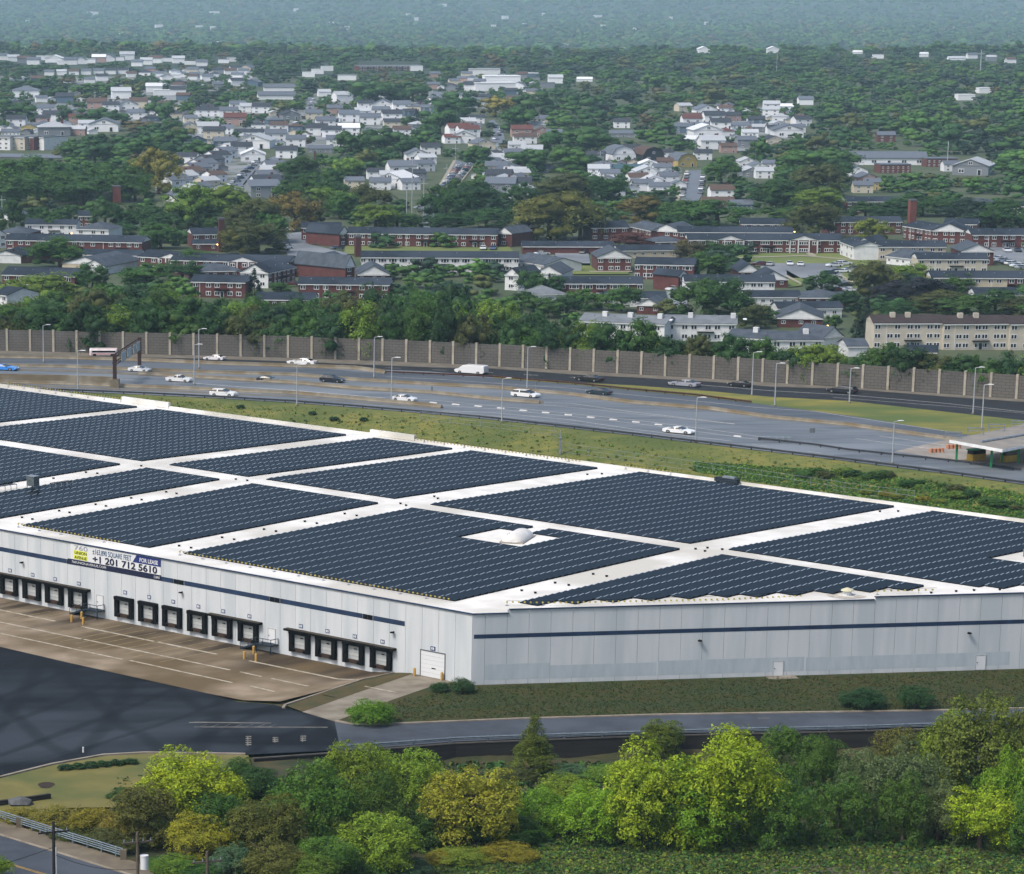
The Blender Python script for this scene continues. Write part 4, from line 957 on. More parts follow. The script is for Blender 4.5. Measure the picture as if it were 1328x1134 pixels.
for u, v, s, lab in ((433, 542.5, 1.0, 'dark round weed clump on the verge before the navy car'), (472, 543, 0.9, 'dark weed clump on the verge before the white sedan'), (405, 535, 0.8, 'small dark weed clump on the verge beside a light pole'), (312, 527, 0.9, 'small green weed clump on the verge below the white car')): WEEDS = globals().setdefault('WEEDS', []); WEEDS.append((u, v, s, lab))
# ============================================================ vehicles
M_car = objmat('car_paint', 0.3, 0.6); M_tyre = mat('tyre', '#0d0d0e', None, rough=0.9); M_rim = mat('rim', '#8a8d90', None, rough=0.4, metal=0.6)
M_cg = mat('car_glass', '#0c1116', None, rough=0.12, spec=0.6); M_head = mat('headlamp', '#d9d9d2', None, rough=0.2); M_tail = mat('taillamp', '#8f1512', None, rough=0.3); M_trim = mat('car_trim', '#15161a', None, rough=0.6)
# x forward; profiles: (x, z) of the lower body, and of the cabin; real metres, heights squashed by KZ when built
CARS = {
 'sedan': dict(L=4.8, W=1.84, body=[(-2.4, .35), (-2.4, .8), (-2.3, .98), (-1.5, 1.02), (0.95, 0.98), (1.9, .86), (2.32, .72), (2.4, .5), (2.38, .3)], cab=[(-1.75, 1.0), (-1.0, 1.43), (0.15, 1.45), (1.05, 0.97)]),
 'suv': dict(L=4.75, W=1.9, body=[(-2.37, .4), (-2.37, .9), (-2.3, 1.1), (-1.5, 1.12), (0.9, 1.1), (1.9, 1.02), (2.28, .9), (2.37, .6), (2.35, .36)], cab=[(-2.2, 1.1), (-1.85, 1.62), (0.1, 1.68), (1.05, 1.09)]),
 'estate': dict(L=5.1, W=1.95, body=[(-2.55, .36), (-2.55, .85), (-2.47, 1.05), (-1.5, 1.08), (1.15, 1.05), (2.0, .95), (2.45, .82), (2.55, .55), (2.5, .32)], cab=[(-2.4, 1.05), (-2.05, 1.6), (0.35, 1.68), (1.5, 1.03)]),
 'pickup': dict(L=5.6, W=1.95, body=[(-2.8, .5), (-2.8, 1.08), (-0.95, 1.1), (-0.9, 1.12), (1.05, 1.1), (2.1, 1.05), (2.7, .98), (2.8, .65), (2.75, .42)], cab=[(-0.9, 1.1), (-0.7, 1.72), (0.45, 1.76), (1.15, 1.1)]),
 'van': dict(L=5.9, W=2.05, body=[(-2.95, .45), (-2.95, 1.2), (-2.9, 2.0), (-2.6, 2.1), (1.0, 2.12), (1.45, 1.95), (2.15, 1.18), (2.85, 1.02), (2.95, .6), (2.9, .4)], cab=[(1.02, 1.3), (1.05, 1.98), (1.3, 1.98), (1.95, 1.28)]),
 'coupe': dict(L=4.6, W=1.85, body=[(-2.3, .35), (-2.3, .78), (-2.15, .92), (-1.4, .95), (0.8, .92), (1.8, .8), (2.2, .66), (2.3, .48), (2.28, .28)], cab=[(-1.6, .93), (-0.7, 1.28), (0.0, 1.3), (0.9, .91)]),
}
def make_car(kind, detail=True):
    c = CARS[kind]; hw = c['W'] / 2
    t = thing('car' if kind not in ('van', 'pickup') else kind, (0, 0, 0))
    def side_loft(prof, ws, mi=0, zoff=0.0):
        """closed profile swept across the width; ws = half widths for the inner and outer sections"""
        m = MB(); secs = []
        for y, k in ws:
            cx = sum(p[0] for p in prof) / len(prof); z0 = min(p[1] for p in prof)
            secs.append([(cx + (x - cx) * k, y, (z0 + (z - z0) * (1 - (1 - k) * 0.8)) * KZ + zoff) for x, z in prof])
        return m.loft(secs[::-1], mi)
    body = c['body']
    prof = body + [(body[-1][0] - 0.35, 0.22), (body[0][0] + 0.3, 0.22)]
    side_loft(prof, ((-hw, 0.965), (-hw * 0.93, 1.0), (hw * 0.93, 1.0), (hw, 0.965))).build('body', M_car, t, False)
    cab = c['cab']
    if kind == 'van':
        for s in (-1, 1):
            m = MB(); y = s * (hw - 0.005); pts = [(x, y, z * KZ) for x, z in ((1.0, 1.35), (1.0, 1.9), (1.3, 1.9), (1.85, 1.3))]; m.poly(pts if s < 0 else pts[::-1]); m.build('side_window', M_cg, t)
        m = MB(); m.poly([(1.47 + 0.02, -hw * .8, 1.9 * KZ), (2.13 + 0.02, -hw * .85, 1.22 * KZ), (2.13 + .02, hw * .85, 1.22 * KZ), (1.47 + .02, hw * .8, 1.9 * KZ)]); m.build('windscreen', M_cg, t)
    else:
        side_loft(cab + [], ((-hw * 0.9, 1.0), (-hw * 0.72, 0.97), (hw * 0.72, 0.97), (hw * 0.9, 1.0)), 0) if False else None
        (x0, z0), (x1, z1), (x2, z2), (x3, z3) = cab; wb, wt = hw * 0.9, hw * 0.7
        b = [Vector(q) for q in ((x0, -wb, z0 * KZ), (x1, -wt, z1 * KZ), (x2, -wt, z2 * KZ), (x3, -wb, z3 * KZ))]; r = [Vector((q.x, -q.y, q.z)) for q in b]
        m = MB(); m.add([*b, *r], ((0, 1, 2, 3)[::-1], (4, 5, 6, 7), (0, 4, 5, 1)[::-1], (2, 6, 7, 3)[::-1])); m.build('windows', M_cg, t)
        m = MB(); e = 0.012
        m.add([b[1] + Vector((-.06, 0, e)), b[2] + Vector((.08, 0, e)), r[2] + Vector((.08, 0, e)), r[1] + Vector((-.06, 0, e)), b[1] + Vector((-.06, -.03, -.05)), b[2] + Vector((.08, -.03, -.05)), r[2] + Vector((.08, .03, -.05)), r[1] + Vector((-.06, .03, -.05))],
              ((0, 1, 2, 3), (4, 5, 1, 0), (5, 6, 2, 1), (6, 7, 3, 2), (7, 4, 0, 3)))
        for s in (-1, 1):
            o_ = 0.012 * s
            for xm in ((x0 + x1) / 2 * 0 + (x1 + x2) / 2, ):
                m.add([(xm - .07, s * wb + o_, z0 * KZ), (xm + .07, s * wb + o_, z0 * KZ), (xm + .07, s * wt + o_, z1 * KZ), (xm - .07, s * wt + o_, z1 * KZ)], ((0, 1, 2, 3) if s < 0 else (3, 2, 1, 0),))
        m.build('roof', M_car, t)
    if detail:
        wx = (c['L'] * 0.31, -c['L'] * 0.3)
        for x in wx:
            for s in (-1, 1):
                w_ = MB(); w_.tube((x, s * (hw - 0.2), 0.33), (x, s * (hw + 0.01), 0.33), 0.33, n=14); wo = w_.build('wheel', M_tyre, t); wo.scale = (1, 1, KZ * 1.05)
                r_ = MB(); r_.tube((x, s * (hw + 0.0), 0.33), (x, s * (hw + 0.025), 0.33), 0.2, n=10); ro = r_.build('rim', M_rim, wo)
        zf = body[-2][1]; xf = body[-2][0]; xb = body[1][0]; zb = body[1][1]
        for s in (-1, 1):
            m = MB(); m.box((xf - 0.03, s * hw * 0.7, (zf + 0.13) * KZ), (0.14, 0.42, 0.12)); m.build('headlight', M_head, t)
            m = MB(); m.box((xb + 0.03, s * hw * 0.74, (zb - 0.02) * KZ), (0.12, 0.36, 0.14)); m.build('tail_light', M_tail, t)
            if kind != 'van':
                m = MB(); m.box((cab[3][0] - 0.15, s * (hw + 0.08), (cab[3][1] + 0.08) * KZ), (0.16, 0.2, 0.1)); m.build('wing_mirror', M_car, t)
    else:
        for x in (c['L'] * 0.31, -c['L'] * 0.3):
            for s in (-1, 1):
                w_ = MB(); w_.tube((x, s * (hw - 0.2), 0.33 * KZ), (x, s * (hw + 0.01), 0.33 * KZ), 0.3 * KZ + 0.05, n=8); w_.build('wheel', M_tyre, t)
    return t
HWAY = [  # u0, u1, base row, kind, facing (+1 right), colour, label
 (-14, 24.5, 482.6, 'coupe', 1, '#2d7fd0', 'bright blue coupe at the picture edge left of the gantry'),
 (216, 249, 497.6, 'pickup', 1, '#d8d8d6', 'white pickup on the middle carriageway right of the gantry'),
 (168, 194, 484.5, 'sedan', 1, '#d2d4d6', 'white sedan half hidden behind the gantry post'),
 (267, 290, 469.6, 'sedan', -1, '#d8d5d6', 'white sedan low behind the barrier under the sound wall'),
 (272.5, 307, 516.2, 'suv', 1, '#dcdcda', 'white crossover on the ramp beside the grass verge'),
 (373, 411, 475.4, 'sedan', -1, '#dedddb', 'white sedan heading left on the dark new lanes'),
 (415, 447.5, 498.2, 'suv', 1, '#141a26', 'navy hatchback on the narrow carriageway between barriers'),
 (508, 540.5, 522.5, 'sedan', 1, '#dcdcdb', 'white sedan entering the striped merge area'),
 (590, 632.5, 487, 'van', -1, '#d9d9d8', 'long white van heading left under the sound wall'),
 (663, 700.5, 517.4, 'estate', 1, '#dededc', 'white estate car passing the end of the island'),
 (745.5, 783, 497, 'sedan', -1, '#16191d', 'black sedan under the sound wall ahead of the silver one'),
 (760, 793.5, 514, 'sedan', -1, '#1d3038', 'dark teal sedan beside the long concrete barrier'),
 (860, 901.5, 564.6, 'coupe', 1, '#e0e0de', 'white coupe on the near lane by the verge light pole'),
 (867.5, 908.5, 503.6, 'sedan', -1, '#8f929c', 'silver sedan heading left on the dark new lanes'),
 (944, 975, 503.8, 'sedan', -1, '#15181d', 'black sedan behind the light pole on the grass median'),
 (1073, 1112, 512.2, 'estate', -1, '#171b22', 'dark estate car on the far lanes at the right'),
 (339, 357, 497.5, 'sedan', 1, '#101216', 'dark car sunk behind the barrier, left of the navy hatchback'),
]
CARP = {}
hwdir = {}
for u0, u1, vb, kind, dr_, col, lab in HWAY:
    pa, pb = P(u0, vb - 1, ZH), P(u1, vb, ZH)
    slope = math.atan2(P((u0 + u1) / 2 + 60, vb + 60 * (0.05 if u0 < 400 else 0.07 if u0 < 600 else 0.095), ZH).y - P((u0 + u1) / 2, vb, ZH).y, 60 / pxm(pa))
    key = (kind, True)
    if key not in CARP: t = CARP[key] = make_car(kind); 
    else: t = copy_tree(CARP[key])
    paint(t, C(col))
    mid = P((u0 + u1) / 2, vb - 2.2, ZH); ln = (u1 - u0) / pxm(mid)
    t.location = (mid.x, mid.y, ZH + 0.06); t.rotation_euler = (0, 0, slope + (0 if dr_ > 0 else math.pi))
    k = max(0.85, min(1.35, ln / CARS[kind]['L'])); t.scale = (k, (k + 1) / 2, (k + 1) / 2)
    tag(t, lab, kind if kind in ('van', 'pickup') else 'car', 'vehicles on the highway')
# a coach passing low behind the far barrier
t = thing('coach', P(134.5, 462.2, ZH), math.pi, 'white and pink coach low behind the barrier beyond the gantry', 'coach')
m = MB(); m.loft([[(x, y * k, z) for y, z in ((-1.2, 0.3), (-1.2, 1.2), (-1.0, 1.5), (1.0, 1.5), (1.2, 1.2), (1.2, 0.3))] for x, k in ((-2.6, 0.9), (-2.4, 1), (2.4, 1), (2.7, 0.85))]); m.build('body', mat('coach_white', '#c9c0bf', '#bfb0ae', 1, 0.4), t)
m = MB(); m.bx(-2.3, 2.2, -1.215, 1.215, 0.85, 1.2); m.build('windows', M_cg, t); m = MB(); m.bx(-2.4, 2.4, -1.22, 1.22, 0.5, 0.65); m.build('stripe', mat('coach_pink', '#b06a66'), t)
for x in (-1.7, 1.7):
    for s in (-1, 1):
        m = MB(); m.tube((x, s * 0.95, 0.32), (x, s * 1.22, 0.32), 0.34, n=10); m.build('wheel', M_tyre, t)
# ============================================================ vegetation: shared crown and trunk meshes
M_leaf = leafmat('foliage', trans=0.32); M_leaf2 = leafmat('distant_foliage', trans=0.15, var=0.2, nscale=0.28); M_bark = mat('bark', '#3a3128', '#4a4036', 3, 0.95); M_bark2 = mat('pale_bark', '#8a8478', '#6f695e', 3, 0.95)
def ico():
    t = (1 + 5 ** .5) / 2
    v = np.array([(-1, t, 0), (1, t, 0), (-1, -t, 0), (1, -t, 0), (0, -1, t), (0, 1, t), (0, -1, -t), (0, 1, -t), (t, 0, -1), (t, 0, 1), (-t, 0, -1), (-t, 0, 1)], float)
    v /= np.linalg.norm(v[0])
    f = np.array([(0, 11, 5), (0, 5, 1), (0, 1, 7), (0, 7, 10), (0, 10, 11), (1, 5, 9), (5, 11, 4), (11, 10, 2), (10, 7, 6), (7, 1, 8), (3, 9, 4), (3, 4, 2), (3, 2, 6), (3, 6, 8), (3, 8, 9), (4, 9, 5), (2, 4, 11), (6, 2, 10), (8, 6, 7), (9, 8, 1)])
    return v, f
ICO = ico()
def card_cloud(r, cen, rad, n, size, up=0.35, squash=0.8, flat=0.0):
    """n leaf cards on the lobes (centres cen, radii rad): corner array (n, 4, 3)"""
    w = rad ** 2; k = r.choice(len(rad), n, p=w / w.sum())
    d = r.normal(size=(n, 3)); d[:, 2] += up; d /= np.linalg.norm(d, axis=1)[:, None]
    rr = rad[k] * r.uniform(0.72, 1.06, n)
    c = cen[k] + d * rr[:, None] * np.array([1, 1, squash])
    nrm = d + r.normal(size=(n, 3)) * 0.45; nrm[:, 2] += 0.25 + flat; nrm /= np.linalg.norm(nrm, axis=1)[:, None]
    a = np.cross(nrm, r.normal(size=(n, 3))); a /= np.linalg.norm(a, axis=1)[:, None]; b = np.cross(nrm, a)
    s = size * r.uniform(0.55, 1.35, n); e = s * r.uniform(0.5, 1.0, n)
    q = np.stack([c - a * s[:, None] * .5, c - b * e[:, None] * .42, c + a * s[:, None] * .5, c + b * e[:, None] * .42], 1)
    q[:, 2] += nrm * (s * -0.08)[:, None]; q[:, 0] += nrm * (s * -0.08)[:, None]
    return q
def clump_cloud(r, cen, rad, n, size, squash, flat):
    """leaf cards gathered in sprays on the lobes, with gaps between the sprays"""
    per = 16; m = n // per
    w = rad ** 2; k = r.choice(len(rad), m, p=w / w.sum())
    d = r.normal(size=(m, 3)); d[:, 2] += 0.45; d /= np.linalg.norm(d, axis=1)[:, None]
    c0 = cen[k] + d * (rad[k] * r.uniform(0.7, 1.12, m))[:, None] * np.array([1, 1, squash])
    tilt = d + np.array([0, 0, 0.8 + flat]); tilt /= np.linalg.norm(tilt, axis=1)[:, None]
    sr = size * r.uniform(0.8, 1.7, m)
    D = np.repeat(d, per, 0); T = np.repeat(tilt, per, 0); C_ = np.repeat(c0, per, 0); SR = np.repeat(sr, per)
    n = m * per
    off = r.normal(size=(n, 3)) * SR[:, None] * 0.62; off -= T * (np.sum(off * T, 1) * 0.68)[:, None]; off[:, 2] -= np.linalg.norm(off, axis=1) * 0.3
    c = C_ + off; nrm = T + r.normal(size=(n, 3)) * 0.38; nrm /= np.linalg.norm(nrm, axis=1)[:, None]
    a = np.cross(nrm, r.normal(size=(n, 3))); a /= np.linalg.norm(a, axis=1)[:, None]; b = np.cross(nrm, a)
    s = size * r.uniform(0.45, 1.0, n); e = s * r.uniform(0.45, 0.8, n)
    q = np.stack([c - a * s[:, None] * .5, c - b * e[:, None] * .42, c + a * s[:, None] * .5, c + b * e[:, None] * .42], 1)
    q[:, 2] -= nrm * (s * 0.12)[:, None]; q[:, 0] -= nrm * (s * 0.12)[:, None]
    if n < NC_[0]: q = np.concatenate([q, q[:NC_[0] - n]])
    return q
NC_ = [0]
def lobes(r, shape, n):
    """lobe centres and radii of a crown 1 wide (x, y in +-0.5) and 1 high"""
    if shape == 'cone':
        z = np.sort(r.uniform(0.04, 0.97, n)); rr = (1 - z) * 0.42; an = r.uniform(0, 2 * np.pi, n)
        cen = np.stack([np.cos(an) * rr * 0.75, np.sin(an) * rr * 0.75, z], 1); rad = 0.05 + 0.13 * (1 - z)
        return cen, rad
    d = r.normal(size=(n, 3)); d[:, 2] = np.abs(d[:, 2]) * (0.9 if shape == 'round' else 0.75) - (0.35 if shape == 'round' else 0.2)
    d /= np.linalg.norm(d, axis=1)[:, None]
    q = r.uniform(0.5, 1.0, n) ** 0.6
    cen = d * q[:, None] * np.array([0.36, 0.36, 0.38]); cen[:, 2] += 0.44
    if shape == 'spread': cen[:, 0:2] *= 1.05; cen[:, 2] = 0.42 + (cen[:, 2] - 0.44) * 0.95
    if shape == 'low': cen[:, 2] = 0.3 + (cen[:, 2] - 0.44) * 0.9
    rad = r.uniform(0.08, 0.2, n)
    sk = r.uniform(0, 6.283, 7); cen = np.vstack([cen, np.stack([np.cos(sk) * .3, np.sin(sk) * .3, r.uniform(0.1, 0.24, 7)], 1)]); rad = np.append(rad, r.uniform(.1, .17, 7))
    return np.vstack([cen, [[0, 0, 0.45]]]), np.append(rad, 0.26)
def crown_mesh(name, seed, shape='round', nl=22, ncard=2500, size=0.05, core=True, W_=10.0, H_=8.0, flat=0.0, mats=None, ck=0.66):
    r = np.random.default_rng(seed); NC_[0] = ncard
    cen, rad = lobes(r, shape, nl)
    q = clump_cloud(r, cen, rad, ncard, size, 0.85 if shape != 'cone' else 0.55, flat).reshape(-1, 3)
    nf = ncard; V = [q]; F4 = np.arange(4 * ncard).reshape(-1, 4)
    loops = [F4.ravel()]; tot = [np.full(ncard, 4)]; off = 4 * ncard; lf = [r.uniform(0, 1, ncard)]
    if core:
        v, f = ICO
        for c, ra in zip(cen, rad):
            V.append(c + v * ra * ck * np.array([1, 1, 0.85 if shape != 'cone' else .5]) * r.uniform(0.85, 1.1, (12, 1))); loops.append((f + off).ravel()); tot.append(np.full(20, 3)); off += 12; lf.append(np.full(20, 0.3 if ck > .7 else 0.08))  # cores get a dark leaf value: painted shade inside the crown
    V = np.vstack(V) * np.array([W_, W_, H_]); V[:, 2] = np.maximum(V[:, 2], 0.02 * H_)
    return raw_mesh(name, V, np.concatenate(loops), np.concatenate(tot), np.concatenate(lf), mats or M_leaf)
def raw_mesh(name, V, loops, tot, leaf, m, col=None):
    me = bpy.data.meshes.new(name); me.vertices.add(len(V)); me.vertices.foreach_set('co', V.astype(np.float32).ravel())
    me.loops.add(len(loops)); me.loops.foreach_set('vertex_index', loops.astype(np.int32))
    me.polygons.add(len(tot)); st = np.concatenate([[0], np.cumsum(tot)[:-1]]).astype(np.int32)
    me.polygons.foreach_set('loop_start', st); me.polygons.foreach_set('loop_total', tot.astype(np.int32))
    at = me.attributes.new('leaf', 'FLOAT', 'FACE'); at.data.foreach_set('value', leaf.astype(np.float32))
    if col is not None:
        ac = me.attributes.new('tint', 'FLOAT_COLOR', 'FACE'); ac.data.foreach_set('color', col.astype(np.float32).ravel())
    me.materials.append(m); me.update(calc_edges=True); me.validate()
    return me
def trunk_mesh(name, seed, h=8.0, w=10.0, r0=0.3, shape='round', low=0.12, m=None):
    r = np.random.default_rng(seed + 77); b = MB(); top = h * (0.55 if shape != 'cone' else 0.95)
    pts = [(0, 0, -0.8), (0.05, 0, h * 0.12), (r.uniform(-.2, .2), r.uniform(-.2, .2), h * 0.3), (r.uniform(-.3, .3), r.uniform(-.3, .3), top)]
    rs = (r0 * 1.25, r0, r0 * .8, r0 * .35)
    for i in range(3): b.tube(pts[i], pts[i + 1], rs[i], rs[i + 1], n=7, cap=i in (0, 2))
    if shape != 'cone':
        for k in range(6):
            an = k * 1.05 + r.uniform(-.3, .3); q = Vector(pts[1]).lerp(Vector(pts[3]), r.uniform(0.25, 0.9)); e = Vector((math.cos(an) * w * 0.33, math.sin(an) * w * 0.33, h * r.uniform(0.45, 0.75)))
            mid = q.lerp(e, 0.5) + Vector((0, 0, -0.03 * h)); b.tube(q, mid, r0 * .42, r0 * .28, n=5); b.tube(mid, e, r0 * .28, r0 * .1, n=5)
    return b.mesh(name, m or M_bark, True)
KINDS_ = {}
def lib(level, shape, variant):
    key = (level, shape, variant)
    if key not in KINDS_:
        nl, nc, sz = {'hi': (32, 19000, 0.034), 'mid': (24, 4200, 0.05), 'low': (18, 2000, 0.062)}[level]
        if shape == 'cone': nl, sz = nl + 26, sz * 0.9
        if shape == 'low': nl += 6
        s = variant * 13 + len(shape) * 101 + ord(shape[0])
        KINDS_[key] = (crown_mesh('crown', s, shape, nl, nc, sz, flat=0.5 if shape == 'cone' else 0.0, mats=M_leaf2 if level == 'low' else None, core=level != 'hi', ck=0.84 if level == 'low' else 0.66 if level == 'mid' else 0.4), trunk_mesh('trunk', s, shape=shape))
    return KINDS_[key]
PAL = {'g': '#4c7430', 'g2': '#4a6e2c', 'd': '#3d632e', 'd2': '#34582d', 'lg': '#6f8f32', 'lgy': '#7e8f34', 'ol': '#686f2e', 'ol2': '#5b6433', 'or': '#7d7338', 'br': '#665f3c', 'red': '#7c4a2e', 'red2': '#6f463c', 'y': '#8f8a38', 'yel': '#98902f',
       'dk': '#2d4432', 'fir': '#27443a', 'purple': '#2b2d33', 'by': '#8aa82a', 'bg': '#6a972a', 'gold': '#a59b36', 'gr': '#67704e', 'blue': '#567552', 'ylw': '#7e972e'}
WORD = {'g': 'green', 'g2': 'deep green', 'd': 'dark green', 'd2': 'dark green', 'lg': 'light green', 'lgy': 'yellow green', 'ol': 'olive', 'ol2': 'dull olive', 'or': 'orange tinged', 'br': 'brownish', 'red': 'rusty red', 'red2': 'reddish', 'y': 'yellow olive',
        'yel': 'golden', 'dk': 'blackish green', 'fir': 'blue green', 'purple': 'dark purple', 'by': 'bright yellow green', 'bg': 'bright green', 'gold': 'golden yellow', 'gr': 'grey green', 'blue': 'pale blue green', 'ylw': 'vivid yellow green'}
def tint(key, r=rng, amt=0.12):
    c = C(PAL[key]); j = r.uniform(1 - amt, 1 + amt); return (c[0] * j * r.uniform(.93, 1.07), c[1] * j, c[2] * j * r.uniform(.9, 1.1), 1)
PLANTS = []                                  # screen rectangles of what is planted, for spacing
def plant(base, wpx, vtop, key, level='mid', shape=None, kind=None, variant=None, lab=None, group=None, grow=1.0, color=None, trunk=True):
    """base: world point on the ground; wpx: crown width in photo pixels; vtop: row of its top"""
    u, vb = proj(base); s = pxm(base); wd = wpx / s; lo, hi = 0.2, 60
    for _ in range(30):
        h = (lo + hi) / 2
        if proj((base[0], base[1], base[2] + h))[1] > vtop: lo = h
        else: hi = h
    shape = shape or ('round', 'spread')[int(rng.integers(2))]; variant = int(rng.integers(5)) if variant is None else variant
    cm, tm = lib(level, shape, variant)
    kind = kind or ('conifer' if shape == 'cone' else 'tree')
    t = thing(kind, base, rng.uniform(0, 6.28)); cs = Vector((wd / 10.0 * grow, wd / 10.0 * grow, h / 8.0))
    c = link('crown', cm, t); c.scale = cs; c.color = color or tint(key)
    if trunk:
        k = link('trunk', tm, t); k.scale = cs
    size = '' if h < 3.2 else 'tall ' if h > 11.5 else 'large ' if wd > 15 else 'small ' if wd < 6 else ''
    noun = {'conifer': 'conical evergreen', 'shrub': 'shrub', 'tree': 'tree'}.get(kind, kind)
    PLANTS.append((u, vb, wpx, vtop))
    if lab: tag(t, lab, kind, group)
    else: reg(t, f'{size}{WORD[key]} {noun}', u, (vb + vtop) / 2, kind, group)
    return t
def ground_at(u, v, far=None):
    return GF(u, v) if (v < 440 if far is None else far) else G(u, v)
def behind_wall(u, off):
    vw = float(np.interp(u, US, (453.6, 455.2, 457.2, 459.6, 462, 464.7, 467.4, 471.2, 475.4, 481, 485.7, 491.8, 496.8, 503, 511.5, 518.5, 524.5)))
    p = P(u, vw, ZH); y = p.y + off; x = p.x * y / p.y
    return Vector((x, y, gz(x, y)))

# ------------------------------------------------------------ trees in front of the warehouse
def gnd_s(u, v):
    """ground in front of the access road"""
    z = -0.4
    for _ in range(12): p = P(u, v, z); z = z * .4 + .6 * gz_full(p.x, p.y)
    p = P(u, v, z); p.z = gz_full(p.x, p.y); return p
FG = [  # u, row of the foot, row of the top, width, colour, shape, level, label
 (244, 1078, 951, 156, 'by', 'spread', 'bright yellow green tree with a broad crown beside the corner lawn'),
 (192, 1096, 1006, 100, 'ol2', 'round', 'dark olive tree beneath the broad bright tree at the corner lawn'),
 (285, 1100, 1020, 90, 'd', 'round', 'dark green tree in front of the broad bright tree by the corner lawn'),
 (345, 1112, 1018, 100, 'ol2', 'spread', 'dull green tree between the golden sapling and the road edge'),
 (400, 1096, 965, 116, 'g', 'round', 'mid green tree in front of the lot lettering'),
 (455, 1075, 944, 100, 'lg', 'round', 'light green tree before the lot entrance kerb, left of the yellow tree'),
 (525, 1068, 950, 110, 'lg', 'spread', 'light green rounded tree directly left behind the golden yellow tree'),
 (480, 1104, 990, 90, 'g2', 'round', 'deep green tree behind the pale green tree at the bottom'),
 (612, 1096, 970, 132, 'gold', 'spread', 'golden yellow tree with a pale trunk in the middle of the grove'),
 (692, 1004, 925, 76, 'ol', 'cone', 'olive conical cypress standing alone beside the access road guard rail'),
 (494, 1134, 1034, 122, 'lg', 'spread', 'pale yellow green tree lowest in the grove at the bottom edge'),
 (700, 1082, 1012, 90, 'bg', 'round', 'bright green tree right of the golden yellow tree'),
 (765, 1092, 1002, 96, 'bg', 'spread', 'bright green spreading tree below the stone wall stretch'),
 (735, 1040, 990, 80, 'lg', 'low', 'low light green tree along the foot of the timber wall'),
 (838, 1094, 945, 130, 'by', 'round', 'tallest bright green tree, left half of the big pair beside the road'),
 (940, 1094, 922, 150, 'by', 'spread', 'largest bright yellow green tree, broad and sunlit beside the access road'),
 (900, 1096, 975, 130, 'bg', 'round', 'bright green tree in front between the two largest bright trees'),
 (856, 985, 925, 62, 'ol', 'round', 'olive tree rising behind the tall bright green tree by the road'),
 (1008, 1100, 985, 90, 'g', 'round', 'green tree at the right foot of the largest bright tree'),
 (1012, 1010, 932, 66, 'g2', 'round', 'deep green tree overhanging the road behind the largest bright tree'),
 (1066, 1030, 935, 70, 'g2', 'spread', 'deep green tree hiding the guard rail right of the largest bright tree'),
 (1086, 1092, 990, 92, 'g', 'round', 'mid green tree between the grey willow and the field'),
 (1118, 1068, 958, 80, 'gr', 'spread', 'grey green willow with a feathery crown, left one of two'),
 (1178, 1070, 948, 96, 'gr', 'round', 'grey green willow with a feathery crown, right one of two'),
 (1160, 1030, 932, 84, 'ol2', 'round', 'dull olive tree behind the two grey willows at the road'),
 (1170, 1096, 990, 70, 'g2', 'round', 'deep green tree in front of the right grey willow'),
 (1215, 1094, 1005, 80, 'gr', 'round', 'grey green tree by the field, right of the willows'),
 (1272, 1050, 864, 136, 'ol', 'spread', 'tall olive yellow tree crossing the right end of the road'),
 (1222, 1040, 905, 76, 'lg', 'round', 'light green tree leaning before the tall olive tree'),
 (1330, 1060, 872, 90, 'ol', 'round', 'olive yellow tree at the right picture edge above the road'),
 (1310, 1090, 940, 90, 'bg', 'round', 'bright green tree at the right picture edge below the olive ones'),
 (1270, 1100, 1002, 100, 'by', 'spread', 'bright yellow green tree low beside the field at the right'),
 (1335, 1106, 1015, 80, 'g', 'round', 'mid green tree in the lower right corner of the grove'),
 (258, 1116, 1046, 88, 'yel', 'round', 'golden orange sapling beside the utility poles'),
 (-4, 1146, 1100, 44, 'lg', 'round', 'light green tree poking in at the lower left corner'),
 (424, 1134, 1062, 84, 'g', 'low', 'green bushy tree at the bottom, left of the pale tree'),
 (356, 1140, 1076, 96, 'ol2', 'low', 'dull olive bushy tree at the bottom by the leaning pole'),
 (604, 1088, 1030, 110, 'g2', 'low', 'deep green undergrowth tree at the golden tree\'s foot'),
 (545, 1098, 1028, 80, 'd', 'low', 'dark green undergrowth tree between the golden and pale trees'),
 (665, 1092, 1040, 90, 'd', 'low', 'dark green undergrowth tree right of the golden tree\'s foot'),
]
for u, vb, vt, w_, key, shape, lab in FG:
    c = tint(key); plant(gnd_s(u, vb), w_ * 1.1, vt, key, 'hi', shape, lab=lab, color=(c[0] * (1.0 if key in ('gold', 'yel', 'ol', 'y', 'gr') else 1.3), c[1] * 1.14, c[2] * .8, 1), group='trees of the grove in front of the warehouse', kind='tree' if shape != 'cone' else 'conifer')
SHR = [
 (338, 1034, 978, 62, 'd'), (312, 1014, 970, 44, 'g2'), (298, 1040, 1002, 60, 'g2'), (160, 1040, 1016, 44, 'd'),
 (36, 1070, 1038, 66, 'y'), (78, 1078, 1033, 74, 'y'), (122, 1086, 1030, 76, 'yel'), (160, 1094, 1034, 70, 'y'), (100, 1086, 1056, 84, 'ol2'), (150, 1100, 1064, 84, 'ol2'), (14, 1063, 1046, 40, 'y'),
 (300, 1136, 1080, 62, 'blue'), (526, 1138, 1102, 66, 'blue'), (600, 1118, 1092, 76, 'lgy'), (655, 1114, 1086, 76, 'yel'), (228, 1136, 1100, 70, 'lg'), (204, 1128, 1104, 36, 'g'), (570, 1120, 1096, 40, 'yel'), (395, 1140, 1096, 90, 'lg'), (470, 1142, 1108, 60, 'g'), (258, 1142, 1112, 60, 'g'),
 (790, 1010, 984, 70, 'lg'), (740, 1008, 986, 60, 'blue'), (670, 1012, 990, 56, 'ol2'),
]
